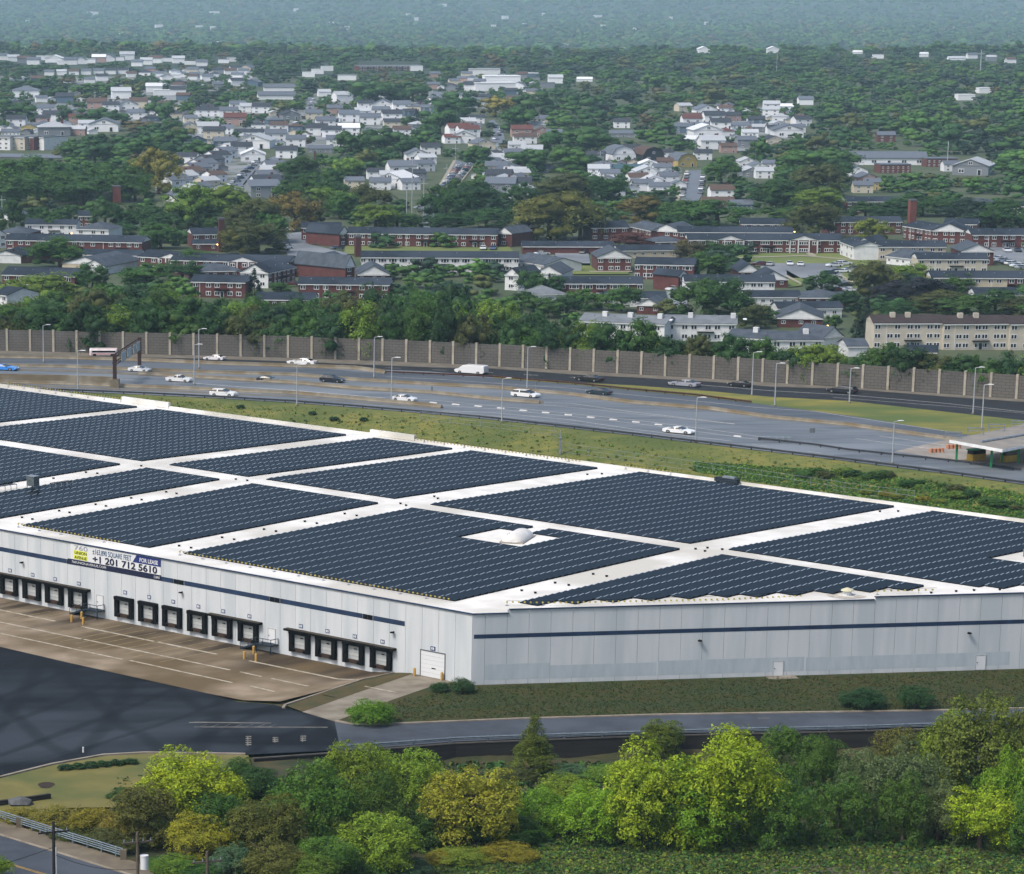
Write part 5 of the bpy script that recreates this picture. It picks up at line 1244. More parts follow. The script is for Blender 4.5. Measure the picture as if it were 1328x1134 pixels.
for u, vb, vt, w_, key in SHR: plant(gnd_s(u, vb), w_ * 1.15, vt, key, 'hi', 'low', kind='shrub', group='shrubs under the grove', trunk=True)
for u, vb, vt, w_, key, lab in ((481, 938, 896, 70, 'bg', 'bright green shrub on the lawn corner beside the driveway'), (570, 897, 880, 30, 'd2', 'low dark round shrub beside the roller door'), (600, 899, 871, 36, 'd2', 'taller dark shrub at the warehouse corner'),
                                (1118, 918, 884, 66, 'd2', 'dark green shrub before the oblique wall, left of two'), (1187, 918, 878, 56, 'd2', 'dark green shrub before the oblique wall, right of two')):
    plant(G(u, vb), w_ * 1.05, vt, key, 'hi', 'low', kind='shrub', lab=lab, group='shrubs on the warehouse lawn')
for k in range(6):
    u = 84 + k * 17; plant(G(u, 999 - k * 1.6), 24, 987 - k * 1.4, 'd2', 'mid', 'low', kind='shrub', lab=('dark clipped shrub in the low hedge on the corner lawn'), group='shrubs of the clipped hedge on the corner lawn')
p = G(60, 1020)
for (u, v, s, lab) in WEEDS: plant(G(u, v + 3), 16 * s, v - 5 * s, 'd2', 'mid', 'low', kind='shrub', lab=lab, trunk=False)
# overgrown slope below the toll plaza
for k in range(20):
    u = 1040 + k * 16 + rng.uniform(-9, 9); v = float(np.interp(u, (1040, 1160, 1250, 1340), (612, 622, 640, 662))) + rng.uniform(-4, 6)
    plant(G(u, v), rng.uniform(18, 44), v - rng.uniform(5, 15), ('g', 'g2', 'ol2', 'lg', 'd')[k % 5], 'mid', 'low', kind='shrub', group='shrubs on the bank below the toll plaza')
for k in range(5):
    u = 1120 + k * 24 + rng.uniform(-8, 8); plant(G(u, 640 + k * 3), 26, 632 + k * 3, ('lgy', 'yel')[k % 2], 'mid', 'low', kind='shrub', group='yellow shrubs on the bank below the toll plaza')
# ground cover of the open field and the grove floor: nobody could count it
def tufts(name, n, pick, size, key_list, seed, h=0.5, tone=1.0):
    r = np.random.default_rng(seed); V = []; cols = []; lf = []
    for i in range(n):
        p = pick(r); c = np.array(C(PAL[key_list[int(r.integers(len(key_list)))]])) * r.uniform(.7, 1.25) * tone; s = size * r.uniform(.5, 1.4)
        q = card_cloud(r, np.array([[0, 0, 0.3]]) * s, np.array([0.5]) * s, 9, s * 0.75, squash=h)
        q += np.array([p.x, p.y, p.z]); V.append(q.reshape(-1, 3)); cols.append(np.tile(c, (9, 1))); lf.append(r.uniform(0, 1, 9))
    V = np.vstack(V); nf = len(V) // 4
    me = raw_mesh(name, V, np.arange(len(V)), np.full(nf, 4), np.concatenate(lf), M_mass, np.vstack(cols))
    o = link(name, me); o['kind'] = 'stuff'; return o
M_mass = leafmat('mass_foliage', trans=0.15, var=0.22, nscale=0.2)
_nt = M_mass.node_tree; _at = _nt.nodes.new('ShaderNodeAttribute'); _at.attribute_name = 'tint'
for n in _nt.nodes:
    if n.type == 'HUE_SAT': _nt.links.new(_at.outputs['Color'], n.inputs['Color'])
def pick_field(r):
    return gnd_s(r.uniform(560, 1360), 1092 + 60 * r.uniform(0, 1) ** 0.8)
tufts('undergrowth', 15000, pick_field, 0.34, ('g', 'g2', 'ol2', 'lgy', 'lg', 'ol2', 'd'), 5, 0.4, 0.85)
def pick_grove(r):
    u = r.uniform(150, 1360); return gnd_s(u, r.uniform(1010 if u < 500 else 992, 1100))
tufts('undergrowth', 7000, pick_grove, 0.6, ('d', 'g2', 'd2', 'ol2'), 6, 0.6)
def pick_verge(r):
    u = r.uniform(150, 1340); a = float(np.interp(u, (180, 560, 740, 920, 1100, 1328), (517, 544, 566, 592, 608, 636))); b = float(np.interp(u, (180, 560, 740, 920, 1100, 1328), (524, 570, 598, 620, 645, 672)))
    return G(u, a + (b - a) * r.uniform(0, 1))
def pick_all_verge(r):
    u = r.uniform(150, 1345); a = float(np.interp(u, (150, 180, 560, 740, 920, 1100, 1328), (514, 514, 540, 559, 580, 602, 632))); b = float(np.interp(u, (150, 180, 560, 740, 920, 1100, 1328), (522, 526, 572, 600, 622, 648, 676)))
    return G(u, a + (b - a) * r.uniform(0, 1))
def pick_lawn(r):
    while True:
        u, v = r.uniform(470, 1345), r.uniform(868, 938)
        if v < np.interp(u, (470, 535, 846, 1345), (938, 935.5, 926, 919)) and v > np.interp(u, (470, 520, 611, 1345), (936, 908, 891, 868.5)): return G(u, v, 0.02)
tufts('verge_grass', 2600, pick_all_verge, 0.2, ('y', 'ol', 'lgy', 'lg'), 15, 0.25)
def pick_lush(r):
    u = r.uniform(900, 1345); a = float(np.interp(u, (900, 1100, 1328), (600, 612, 640))); b = float(np.interp(u, (900, 1100, 1328), (612, 646, 676)))
    return G(u, a + (b - a) * r.uniform(0, 1))
tufts('verge_grass', 6500, pick_lush, 0.34, ('g', 'g', 'lg', 'g2', 'g'), 25, 0.3)
tufts('lawn_grass', 11000, pick_lawn, 0.15, ('ol2', 'g2', 'g2', 'ol2', 'd2', 'ol'), 16, 0.25, 0.6)
tufts('lawn_grass', 3000, lambda r: G(r.uniform(-10, 320), r.uniform(984, 1044), 0.03), 0.18, ('ol', 'ol2', 'lgy', 'ol'), 17, 0.25) if False else None
tufts('verge_growth', 300, pick_verge, 0.45, ('ol', 'lgy', 'ol2', 'lg', 'ol', 'g'), 7, 0.25)
dm = MB(); near = [gnd_s(u, v) for u, v in ((985, 1129), (1040, 1124), (1110, 1122), (1165, 1127), (1200, 1140), (960, 1142))]; dm.poly([(p.x, p.y, p.z + 0.12) for p in near[::-1]])
structure(dm, 'dirt_path', mat('dirt', '#5a5148', '#453d35', 0.4, 0.95, coord='World', detail=7))

# ------------------------------------------------------------ guard rail, timber wall and railing in front
def south(u, v, dz=0.0):
    p = P(u, v, -0.3 if u < 440 else 0); return Vector((p.x, p.y, dz))
guard_rail([south(u, v, -0.5) for u, v in ((330, 985), (400, 978), (440, 975.5))] and [south(u, v) for u, v in ((440, 974), (592, 963), (700, 959), (826, 955), (960, 951), (1089, 948.5), (1250, 943), (1400, 939))], 'blue grey guard rail along the access road above the grove', mat('galv_rail', '#6d7880', '#5b666e', 2, 0.5, metal=0.3, coord='World'), 4.0, 0.6, None)
tw = thing('timber_wall', south(440, 977), 0, 'dark timber retaining wall below the access road guard rail', 'wall'); o = tw.location
M_tim = mat('dark_timber', '#1e1d1d', '#2b2927', 0.6, 0.9, coord='World', detail=7, stretch=(0.4, 0.4, 6)); wl = [south(u, v) - o for u, v in ((330, 988), (440, 976.5), (592, 964.5), (826, 955.5), (1089, 949.4), (1400, 940))]
m = MB(); ribbon(m, wl, 0, 0.4, -2.6, -0.05); m.build('planking', M_tim, tw)
m = MB(); ribbon(m, wl, -0.06, 0.3, -0.049, 0.06); m.build('cap', mat('timber_cap', '#4d4a45', '#3a3733', 1, .9, coord='World'), tw)
# street at the lower left: carriageway, pavement, bridge railing
def flat(pix, name, m, z=-0.9): return structure(near_sheet(MB(), pix, z + 0.9), name, m)
flat(((-140, 1040), (0, 1083), (172, 1136), (260, 1165), (-140, 1200)), 'street', MATS['road_asphalt'], -0.88)
flat(((-140, 1022), (0, 1066), (100, 1096), (178, 1120), (215, 1146), (172, 1136), (0, 1083), (-140, 1040)), 'pavement', mat('pavement_concrete', '#6c6353', '#595143', 0.5, 0.9, coord='World', detail=7), -0.8)
k = MB(); ribbon(k, [G(u, v) for u, v in ((-140, 1040.5), (0, 1083.5), (172, 1136.5), (215, 1149))], -0.08, 0.1, -0.05, 0.13); structure(k, 'kerb', MATS['kerb_concrete'])
k = MB()
for o_ in (-0.12, 0.12): ribbon(k, [G(u, v) for u, v in ((-80, 1096), (8, 1120), (70, 1138), (120, 1152))], o_ - 0.06, o_ + 0.06, 0.03)
structure(k, 'street_markings', mat('lane_yellow', '#a8863c', '#8d7234', 1, 0.8))
br = thing('bridge_railing', G(-60, 1046), 0, 'blue grey four bar railing on the pavement bridge', 'railing'); o = br.location
M_br = mat('railing_paint', '#78858e', '#68757e', 2, 0.5, metal=0.2); rpts = [G(u, v, 0.1) - o for u, v in ((-60, 1047), (25, 1074), (95, 1096), (160, 1116))]
for h_ in (0.35, 0.55, 0.75, 0.95):
    m = MB()
    for i in range(3): m.tube(rpts[i] + Vector((0, 0, h_)), rpts[i + 1] + Vector((0, 0, h_)), 0.05, n=6)
    m.build('rail', M_br, br)
for q in resample(rpts, 2.0): m = MB(); m.box((q.x, q.y, 0.5), (0.1, 0.1, 1.0)); m.build('post', M_br, br)
for q in (rpts[1], rpts[3]): m = MB(); m.box((q.x, q.y, 0.5), (0.55, 0.5, 1.0)); m.build('end_block', MATS['pavement_concrete'], br)
# low wall and boulders at the lawn
wl = [G(u, v) for u, v in ((-60, 1052), (0, 1045), (65, 1036))]; m = MB(); ribbon(m, wl, -0.2, 0.2, -0.9, 0.5); o = m.build('garden_wall', M_tim); tag(o, 'low dark wall edging the corner lawn above the yellow hedge', 'wall')
m = MB(); v, f = ICO; r_ = np.random.default_rng(3); m.add([tuple(q * np.array([1.5, 0.9, 0.7]) * r_.uniform(.8, 1.15)) for q in v], [tuple(x) for x in f]); o = m.build('boulder', mat('boulder_grey', '#565859', '#404242', 1.5, 0.9)); o.location = G(27, 1044, 0.2); tag(o, 'grey boulder beside the low wall of the corner lawn', 'boulder')
m = MB(); n = 18; m.poly([(math.cos(t) * 0.8 * (1 + .15 * math.sin(3 * t)), math.sin(t) * 1.3, 0) for t in np.linspace(0, 2 * math.pi, n, endpoint=False)]); o = m.build('bare_patch', mat('bare_soil', '#241a10', '#33271a', 2, .95)); q = G(60, 1019); o.location = (q.x, q.y, q.z + 0.045); o['kind'] = 'structure'
m = MB(); m.tube((0, 0, 0), (0, 0, 0.55), 0.09, n=8); o = m.build('marker_post', M_pale); o.location = G(108, 976); tag(o, 'short white post on the lot edge above the clipped hedge', 'post')
# utility poles with wires
M_wood = mat('pole_wood', '#4b443b', '#5a5247', 3, 0.95); M_wood2 = mat('pole_dark', '#1b1a19', '#2a2826', 3, 0.9)
def upole(u, vb, vt, label, m_, box=False, z=0.0, white=False):
    p = P(u, vb, z); s = pxm(p); h = (vb - vt) / s / 0.965
    t = thing('utility_pole', p, 0.35, label, 'utility pole', 'utility poles by the street')
    m = MB(); m.tube((0, 0, -0.5), (0, 0, h), 0.17, 0.12, n=10); m.build('pole', m_, t)
    m = MB(); m.box((0, 0, h - 0.9), (2.6, 0.12, 0.14)); m.build('crossarm', m_, t)
    for x in (-1.15, -0.4, 0.5, 1.15): m = MB(); m.tube((x, 0, h - 0.82), (x, 0, h - 0.6), 0.06, 0.04, n=8); m.build('insulator', M_galv, t)
    if box: m = MB(); m.tube((0.55, -0.1, h - 3.2), (0.55, -0.1, h - 2.1), 0.34, n=14); m.tube((0.55, -0.1, h - 2.1), (0.55, -0.1, h - 2.02), 0.36, n=14); m.build('transformer', M_pale, t)
    if white: m = MB(); m.tube((0.16, -0.06, -0.5), (0.16, -0.06, h - 2.2), 0.07, n=8); m.build('cable_guard', M_pale, t)
    return p + Vector((0, 0, h - 0.6))
w1 = upole(71, 1190, 1066, 'dark utility pole with a white cable guard rising from the street', M_wood2, white=True)
w2 = upole(179, 1200, 1079, 'brown utility pole carrying a white transformer by the pavement end', M_wood, box=True)
w3 = upole(269, 1215, 1104, 'utility pole lowest among the bushes, showing its crossarm only', M_wood)
def wire(p, q, sag, label):
    m = MB(); n = 12; prev = None
    for k in range(n + 1):
        t = k / n; c = p.lerp(q, t) - Vector((0, 0, sag * 4 * t * (1 - t)))
        if prev is not None: m.tube(prev, c, 0.022, n=4, cap=False)
        prev = c
    o = m.build('overhead_wire', M_black); tag(o, label, 'wire', 'overhead wires of the street')
wire(w1 + Vector((-14, -16, -1.2)), w1 + Vector((0, 0, -1.6)), 0.4, 'overhead wire running left from the dark utility pole'); wire(w1 + Vector((0, 0, -2.2)), w2 + Vector((0, 0, -2.6)), 0.5, 'overhead wire between the dark pole and the transformer pole'); wire(w2 + Vector((0, 0, -.2)), w3 + Vector((0, 0, -.2)), 0.4, 'overhead wire between the transformer pole and the lowest pole')

# ------------------------------------------------------------ tree belt behind the sound wall
BT = [(-30, 374), (40, 366), (120, 356), (165, 352), (235, 354), (300, 366), (350, 372), (410, 364), (470, 362), (520, 352), (600, 346), (660, 372), (700, 392), (745, 404), (790, 410), (830, 404), (870, 426), (930, 430), (960, 425), (1000, 446), (1040, 434), (1090, 440), (1120, 450), (1150, 428), (1200, 452), (1260, 446), (1340, 444)]
cyc = ('d', 'g2', 'd2', 'ol2', 'd', 'g', 'd2', 'lg')
u, k = -90, 0
while u < 1500:
    top = float(np.interp(u, [p[0] for p in BT], [p[1] for p in BT])); low = 0.35 if u < 720 else 0.2
    wallv = float(np.interp(u, US, [proj(p)[1] for p in WALLB[1:-1]])) - 28
    vt = top + (wallv - top) * rng.uniform(0.25, 0.5) if u < 720 else top + rng.uniform(-8, 6)
    plant(behind_wall(u, rng.uniform(3.0, 7)), rng.uniform(58, 88), vt, cyc[k % 8], 'mid', group='trees of the belt behind the sound wall')
    u += rng.uniform(30, 44); k += 1
u = -30
while u < 735:
    top = float(np.interp(u, [p[0] for p in BT], [p[1] for p in BT]))
    plant(behind_wall(u, rng.uniform(66, 95)), rng.uniform(60, 90), top + rng.uniform(-6, 10), cyc[(k * 5 + 2) % 8], 'mid', group='trees of the belt behind the sound wall')
    u += rng.uniform(44, 60); k += 1
u = -20
while u < 735:
    top = float(np.interp(u, [p[0] for p in BT], [p[1] for p in BT]))
    plant(behind_wall(u, rng.uniform(32, 60)), rng.uniform(66, 100), top + rng.uniform(4, 22), cyc[(k * 3 + 1) % 8], 'mid', group='trees of the belt behind the sound wall')
    u += rng.uniform(38, 54); k += 1
for u, vt, w_, key, off in ((524, 396, 56, 'lgy', 14), (585, 381, 46, 'lg', 40), (55, 360, 88, 'lg', 95), (148, 372, 62, 'br', 70), (126, 388, 40, 'red', 55), (1048, 433, 84, 'ylw', 9), (985, 441, 50, 'ol2', 8), (870, 434, 50, 'lg', 6), (1148, 427, 62, 'g', 13), (900, 424, 38, 'd2', 12), (330, 384, 50, 'ol2', 45)):
    plant(behind_wall(u, off), w_, vt, key, 'mid', group='trees of the belt behind the sound wall')
# ============================================================ the garden apartments
def brickmat(name, c1, c2):
    m = mat(name, c1, c2, 0.5, 0.9, detail=7, lo=0.3, hi=0.7); return m
M_brick = brickmat('red_brick', '#5c3532', '#4b2a27'); M_cream = brickmat('cream_wall', '#b5ab96', '#a59b86'); M_wht = mat('white_trim', '#d2d3d2', '#c2c4c4', 0.8, 0.8); M_beige = brickmat('beige_siding', '#b8b1a2', '#a9a293')
M_shing = mat('slate_shingle', '#2b333d', '#212830', 0.5, 0.85, detail=8, c3='#343c46', scale3=0.08, spec=0.1); M_shing2 = mat('grey_shingle', '#4b525b', '#3d444c', 0.5, 0.9, detail=8, spec=0.1); M_shing3 = mat('brown_shingle', '#3a312f', '#2e2625', 0.5, 0.9, detail=8); M_shing4 = mat('pale_shingle', '#6b7176', '#5d6368', 0.5, 0.85, detail=8)
M_wglass = mat('window_glass', '#20272e', '#12161b', 2.0, 0.2, spec=0.5)
WALLS = {'b': M_brick, 'c': M_cream, 'w': M_wht, 'g': M_beige}; ROOFS = {'s': M_shing, 'g': M_shing2, 'n': M_shing3, 'p': M_shing4}
def win_mesh(w_, h_):
    m = MB(); m.bx(-w_ / 2, w_ / 2, -0.06, 0.05, -h_ / 2, h_ / 2, 0); g = w_ * 0.38; k = h_ * 0.36
    for s in (-1, 1): m.quad((s * w_ * .24 - w_ * .18, -0.064, -k), (s * w_ * .24 + w_ * .18, -0.064, -k), (s * w_ * .24 + w_ * .18, -0.064, k), (s * w_ * .24 - w_ * .18, -0.064, k), 1)
    return m.mesh('window', [M_wht, M_wglass])
WIN = win_mesh(1.35, 1.1); WIN_S = win_mesh(1.0, 0.85)
m = MB(); m.bx(-0.5, 0.5, -0.08, 0.05, 0, 1.55, 0); m.bx(-0.36, 0.36, -0.1, -0.08, 0.05, 1.45, 1); DOOR = m.mesh('door', [M_wht, M_wglass])
BLD = []                                    # screen rectangles of what must stay in sight
def protect(u0, v0, u1, v1): BLD.append((u0, v0, u1, v1))
def roof_gable(x0, x1, y0, y1, z0, rise, axis='x', oh=0.35):
    m = MB(); th = 0.14
    if axis == 'x':
        ym = (y0 + y1) / 2; a0, a1 = x0 - oh, x1 + oh
        zf = z0 - oh * rise / ((y1 - y0) / 2)
        p = [(y0 - oh, zf), (ym, z0 + rise), (y1 + oh, zf)]
        m.loft([[(x, p[0][0], p[0][1]), (x, p[1][0], p[1][1]), (x, p[2][0], p[2][1]), (x, p[2][0], p[2][1] + th), (x, p[1][0], p[1][1] + th), (x, p[0][0], p[0][1] + th)] for x in (a0, a1)])
    else:
        xm = (x0 + x1) / 2; a0, a1 = y0 - oh, y1 + oh
        zf = z0 - oh * rise / ((x1 - x0) / 2); p = [(x0 - oh, zf), (xm, z0 + rise), (x1 + oh, zf)]
        m.loft([[(p[0][0], y, p[0][1]), (p[1][0], y, p[1][1]), (p[2][0], y, p[2][1]), (p[2][0], y, p[2][1] + th), (p[1][0], y, p[1][1] + th), (p[0][0], y, p[0][1] + th)] for y in (a0, a1)][::-1])
    return m
def roof_hip(x0, x1, y0, y1, z0, rise, oh=0.35):
    x0 -= oh; x1 += oh; y0 -= oh; y1 += oh; k = min((y1 - y0), (x1 - x0)) / 2; xm, ym = (x0 + x1) / 2, (y0 + y1) / 2
    if x1 - x0 > y1 - y0: r0, r1 = (x0 + k, ym), (x1 - k, ym)
    else: r0, r1 = (xm, y0 + k), (xm, y1 - k)
    m = MB(); v = [(x0, y0, z0), (x1, y0, z0), (x1, y1, z0), (x0, y1, z0), (*r0, z0 + rise), (*r1, z0 + rise)]
    if x1 - x0 > y1 - y0: f = ((0, 1, 5, 4), (1, 2, 5), (2, 3, 4, 5), (3, 0, 4), (3, 2, 1, 0))
    else: f = ((0, 1, 4), (1, 2, 5, 4), (2, 3, 5), (3, 0, 4, 5), (3, 2, 1, 0))
    return m.add(v, f)
def gable_face(x0, x1, y, z0, rise, t=0.1, front=True):
    xm = (x0 + x1) / 2; m = MB(); a = [(x0, y, z0), (x1, y, z0), (xm, y, z0 + rise)]; b = [(x, y - t, z) for x, _, z in a]
    return m.add(b + a, ((0, 1, 2), (5, 4, 3), (0, 3, 4, 1), (1, 4, 5, 2), (2, 5, 3, 0)))
def apt(uL, vL, uR, vR, depth, label, fl=2, wall='b', roof='s', typ='gable', ped=(), nw=None, rise=None, split=None, vb=None, name='apartment_building', cat='apartments', pcol='w', endgable=True, group='apartment buildings beyond the highway', dormer=()):
    He = KZ * (5.5 if fl == 2 else 7.9 if fl == 3 else 3.1)
    zL = zR = -5.0
    for _ in range(8):
        a = P(uL, vL, zL + He); b = P(uR, vR, zR + He); zL = gz(a.x, a.y); zR = gz(b.x, b.y)
    z = min(zL, zR); a.z = b.z = z; d = b - a; L_ = d.length; an = math.atan2(d.y, d.x)
    t = thing(name, a, an, label, cat, group)
    rise = rise if rise is not None else depth * 0.14
    x0, x1, y0, y1 = 0, L_, 0, depth
    if split:
        m = MB(); m.bx(x0, split * L_, y0, y1, -1.5, He); m.build('wall', WALLS[wall[0]], t)
        m = MB(); m.bx(split * L_ + .01, x1, y0 + .02, y1, -1.5, He - .01); m.build('wall', WALLS[wall[1]], t)
    else:
        m = MB(); m.bx(x0, x1, y0, y1, -1.5, He); m.build('wall', WALLS[wall[0]], t)
    R = ROOFS[roof]
    if typ == 'gable':
        roof_gable(x0, x1, y0, y1, He + 0.02, rise, 'x').build('roof', R, t)
        if endgable:
            for xx, s in ((x0, -1), (x1, 1)):
                m = MB(); q = [(xx, y0, He), (xx, y1, He), (xx, (y0 + y1) / 2, He + rise)]; r = [(xx + s * 0.12, y, z_) for _, y, z_ in q]; m.add(q + r, ((0, 1, 2), (3, 4, 5), (0, 3, 4, 1), (1, 4, 5, 2), (2, 5, 3, 0))); m.build('gable', WALLS[pcol], t)
    elif typ == 'front':
        roof_gable(x0, x1, y0, y1, He + 0.02, rise, 'y').build('roof', R, t)
        gable_face(x0, x1, 0, He, rise, 0.12).build('gable', WALLS[pcol], t)
    elif typ == 'hip': roof_hip(x0, x1, y0, y1, He + 0.02, rise).build('roof', R, t)
    elif typ == 'flat':
        m = MB(); m.bx(x0 - .2, x1 + .2, y0 - .2, y1 + .2, He, He + 0.3); m.build('roof', R, t)
    m = MB(); m.bx(x0 - 0.1, x1 + 0.1, -0.34, -0.05 if typ != 'front' else -0.13, He - 0.3, He - 0.06); m.build('eave_trim', M_wht, t)
    for p0, w_ in ped:                       # cross gables along the front
        c = p0 * L_; pr = rise * 0.95; m = MB(); hw = w_ / 2
        roof_gable(c - hw, c + hw, -0.7, depth * 0.5, He - 0.05, pr, 'y', 0.25).build('porch_roof', R, t)
        gable_face(c - hw, c + hw, -0.7, He - 0.05, pr, 0.1).build('pediment', M_wht, t)
        m = MB(); m.bx(c - hw, c + hw, -0.65, -0.005, -1.2, He - 0.06); m.build('porch_wall', WALLS[wall[0]], t)
        for s in (-1, 1):
            for q in (0.95, 0.38):
                m = MB(); m.bx(c + s * hw * q - 0.14, c + s * hw * q + 0.14, -0.95, -0.66, -0.3, He - 0.1); m.build('column', M_wht, t)
    nfl = fl; fh = He / nfl
    n = nw if nw is not None else max(1, int(L_ / 2.7))
    for k in range(nfl):
        for i in range(n):
            x = (i + 0.5) / n * L_ + (0.28 if i % 2 else -0.28); off = 0.0
            if nfl > 0 and n > 4 and (i * 5 + k) % 11 == 7: continue
            for p0, w_ in ped:
                if abs(x - p0 * L_) < w_ / 2: off = -0.65
            o = link('window', WIN if fl > 1 else WIN_S, t); o.location = (x, off, k * fh + fh * 0.55)
    if fl > 1 and n > 4:
        for i in range(max(1, int(L_ / 12))):
            x = (i + 0.5) * L_ / max(1, int(L_ / 12)) + 1.0
            if any(abs(x - p0 * L_) < w_ / 2 + .6 for p0, w_ in ped): continue
            o = link('door', DOOR, t); o.location = (x, 0, 0.1)
            m = MB(); m.bx(x - 1.9, x + 1.9, -0.85, -0.01, fh * 1.02, fh * 1.1); m.build('balcony', M_black, t)
            m = MB(); m.bx(x - 5.9, x - 5.78, -0.1, 0, 0, He - .3); m.build('downpipe', M_wht, t)
    for c in dormer:
        m = MB(); x = c * L_; m.bx(x - .55, x + .55, depth * .3, depth * .42, He, He + rise + 0.75); m.build('chimney', WALLS[pcol], t)
        m = MB(); m.box((x + 2.6, depth * 0.28, He + rise * 0.62), (0.8, 0.9, 0.1), 0, 0, math.atan2(rise, depth / 2)); m.build('skylight', M_pale, t)
    for f_ in (0.13, 0.37, 0.61, 0.86):
        if L_ > 18:
            m = MB(); m.tube((L_ * f_, depth * .3, He + rise * .5), (L_ * f_, depth * .3, He + rise * .5 + 0.55), 0.12, n=6); m.build('roof_vent', M_galv, t)
    ex = 3; s = pxm(a)
    vbm = max(vL, vR) + He * s + 1
    vtop = min(vL, vR) - (rise + depth * 0.04) * s
    vis = vb if vb else (vbm if fl > 1 else vbm)
    protect(min(uL, uR) - ex, vtop, max(uL, uR) + ex, vis - 2)
    return t
A = apt
A(8, 311, 184, 314.5, 10, 'long brick building with slate roof at the left, downpipes and one lit lamp'); A(-14, 305, 8, 304, 12, 'white gabled end wing at the left picture edge beside the long brick block', typ='front', wall='w')
A(99, 297, 141, 298, 13, 'grey hip roofed wing with white siding above the long left brick block', typ='hip', roof='g', wall='w'); A(33, 291, 99, 291.5, 9, 'low slate roofed block just behind the grey hip roofed wing', wall='w')
A(17, 277, 35, 275, 9, 'small white house with a row of dark windows at the wooded left edge', typ='front', wall='w', fl=1); A(-6, 302, 36, 303, 12, 'grey hip roof low beside the left edge, before the slate block', typ='hip', roof='g', fl=1)
A(102, 280, 121, 280, 9, 'small dark roofed brick block among trees below the left smokestack', nw=3); A(12, 329, 27, 331.5, 14, 'small brick gabled house below the long left brick block', typ='front', fl=1, rise=1.6, pcol='b'); A(27, 331.5, 46, 326, 9, 'small white walled annex beside the brick gabled house', typ='gable', fl=1, wall='w')
A(106, 330, 180, 331.5, 8, 'white one storey garage row with dark posts', fl=1, wall='w'); A(109, 345, 136, 346, 22, 'broad grey roof with a wide white gable above the trees', typ='front', roof='g', wall='w', fl=1, rise=1.7); A(140, 344, 180, 336, 14, 'grey roofed cream wing joined to the broad grey roof', roof='g', wall='c', fl=1)
A(3, 356, 97, 358.5, 11, 'long slate roofed block with white upper wall and brick end at lower left'); A(-10, 381, 9, 383, 10, 'white walled block cut by the left picture edge', wall='w', nw=2)
A(180, 332.5, 240, 336, 10, 'brick block with white gabled bay behind the lit yellow green tree', ped=((0.72, 8),)); A(222, 337, 374, 341, 10, 'long brick block with white gabled porch between two tree clumps', ped=((0.62, 8.5),)); A(312, 353, 348, 354, 15, 'white gabled wing with long brick side, by the concrete lot', typ='front', wall='w', roof='s'); A(348, 354, 383, 346.5, 9, 'brick side wing with black balcony along the concrete lot', wall='b')
A(248, 352, 312, 351, 11, 'grey hip roof behind the blue green spruce', typ='hip', roof='g', fl=1); A(248, 365, 318, 366.5, 9, 'white and brick front range left of the blue green spruce'); A(250, 304, 285, 303.5, 10, 'brick block with a lamp beside the dark brick smokestack'); A(250, 316, 284, 316, 6, 'low dark roofed brick range before the dark smokestack', fl=1)
A(387, 368, 505, 369.5, 9, 'long low slate roof with white wall below the concrete lot'); A(403, 336, 431, 337, 10, 'one storey brick garage with grey gable roof in the concrete lot', typ='front', fl=1, pcol='b', rise=1.5, roof='g', nw=1); A(391, 295.3, 441, 295.5, 9, 'brick block left of the longest brick building'); A(332, 388, 407, 389, 9, 'slate roof just showing over the belt trees', fl=1)
A(451, 302.5, 645, 304.6, 10, 'longest brick building, facing a narrow lawn with two parked cars'); A(440, 303, 452, 302, 14, 'white gabled wing at the left end of the longest brick building', typ='front', nw=1); A(645, 302, 664, 303, 12, 'white gabled wing at the right end of the longest brick building', typ='front', nw=1, roof='g')
A(469, 333.5, 672, 334.5, 9, 'long slate roofed block with white columned front below the narrow lawn', wall='w', nw=30); A(448, 346, 460, 345, 20, 'grey roofed wing with white gable left of the columned front, the one behind', typ='front', nw=1, roof='g'); A(464, 356, 505, 356, 16, 'grey roofed wing with white gable left of the columned front, the nearer one', typ='front', nw=3, roof='g', fl=1); A(655, 356, 673, 357, 12, 'small white gabled wing at the lower right of the columned front', typ='front', wall='w', nw=1)
A(678, 319.5, 795, 319.8, 8, 'long single storey brick garage beneath the big olive tree', fl=1, nw=0); A(660, 296, 678, 297, 9, 'dark brick end block half behind the big olive tree', nw=2); A(767, 295.5, 815, 295, 11, 'brick block right of the big olive tree'); A(845, 299, 884, 300.5, 14, 'brick wing with wide white gable behind the reddish tree', typ='front', roof='g'); A(815, 293, 845, 299.5, 10, 'oblique brick wing linking to the wide white gable', roof='g')
A(803, 325, 880, 324, 8, 'cream walled block with white end gable behind the brick hip block', wall='c', fl=1); A(775, 334, 819, 334, 15, 'brick block with white pediment facing the small car court', typ='front', roof='g', nw=4); A(824, 342.5, 900, 344, 10, 'brick block with slate roof and white left gable beside parked cars', nw=9)
A(662, 337, 706, 344, 12, 'grey roofed range with stepped white gables right of the columned front', roof='g', wall='w', fl=1); A(694, 354, 728, 355, 14, 'low grey roof with broad white gable over a hedge', typ='front', roof='g', wall='w', fl=1); A(727, 367.5, 833, 367.8, 9, 'long block of alternating white bays and brick red panels', nw=12); A(785, 386, 863, 386.5, 8, 'low slate roofed block with a lit brick end', fl=1, wall='w'); A(690, 382, 734, 381, 12, 'small pale hip roofed house among trees', typ='hip', roof='p', wall='w', fl=1); A(850, 314, 890, 313, 10, 'grey hip roof behind the slate roofed brick block', typ='hip', roof='g', fl=1); A(826, 395, 856, 396, 10, 'small grey gabled roof behind the pale townhouse row', typ='front', roof='g', fl=1)
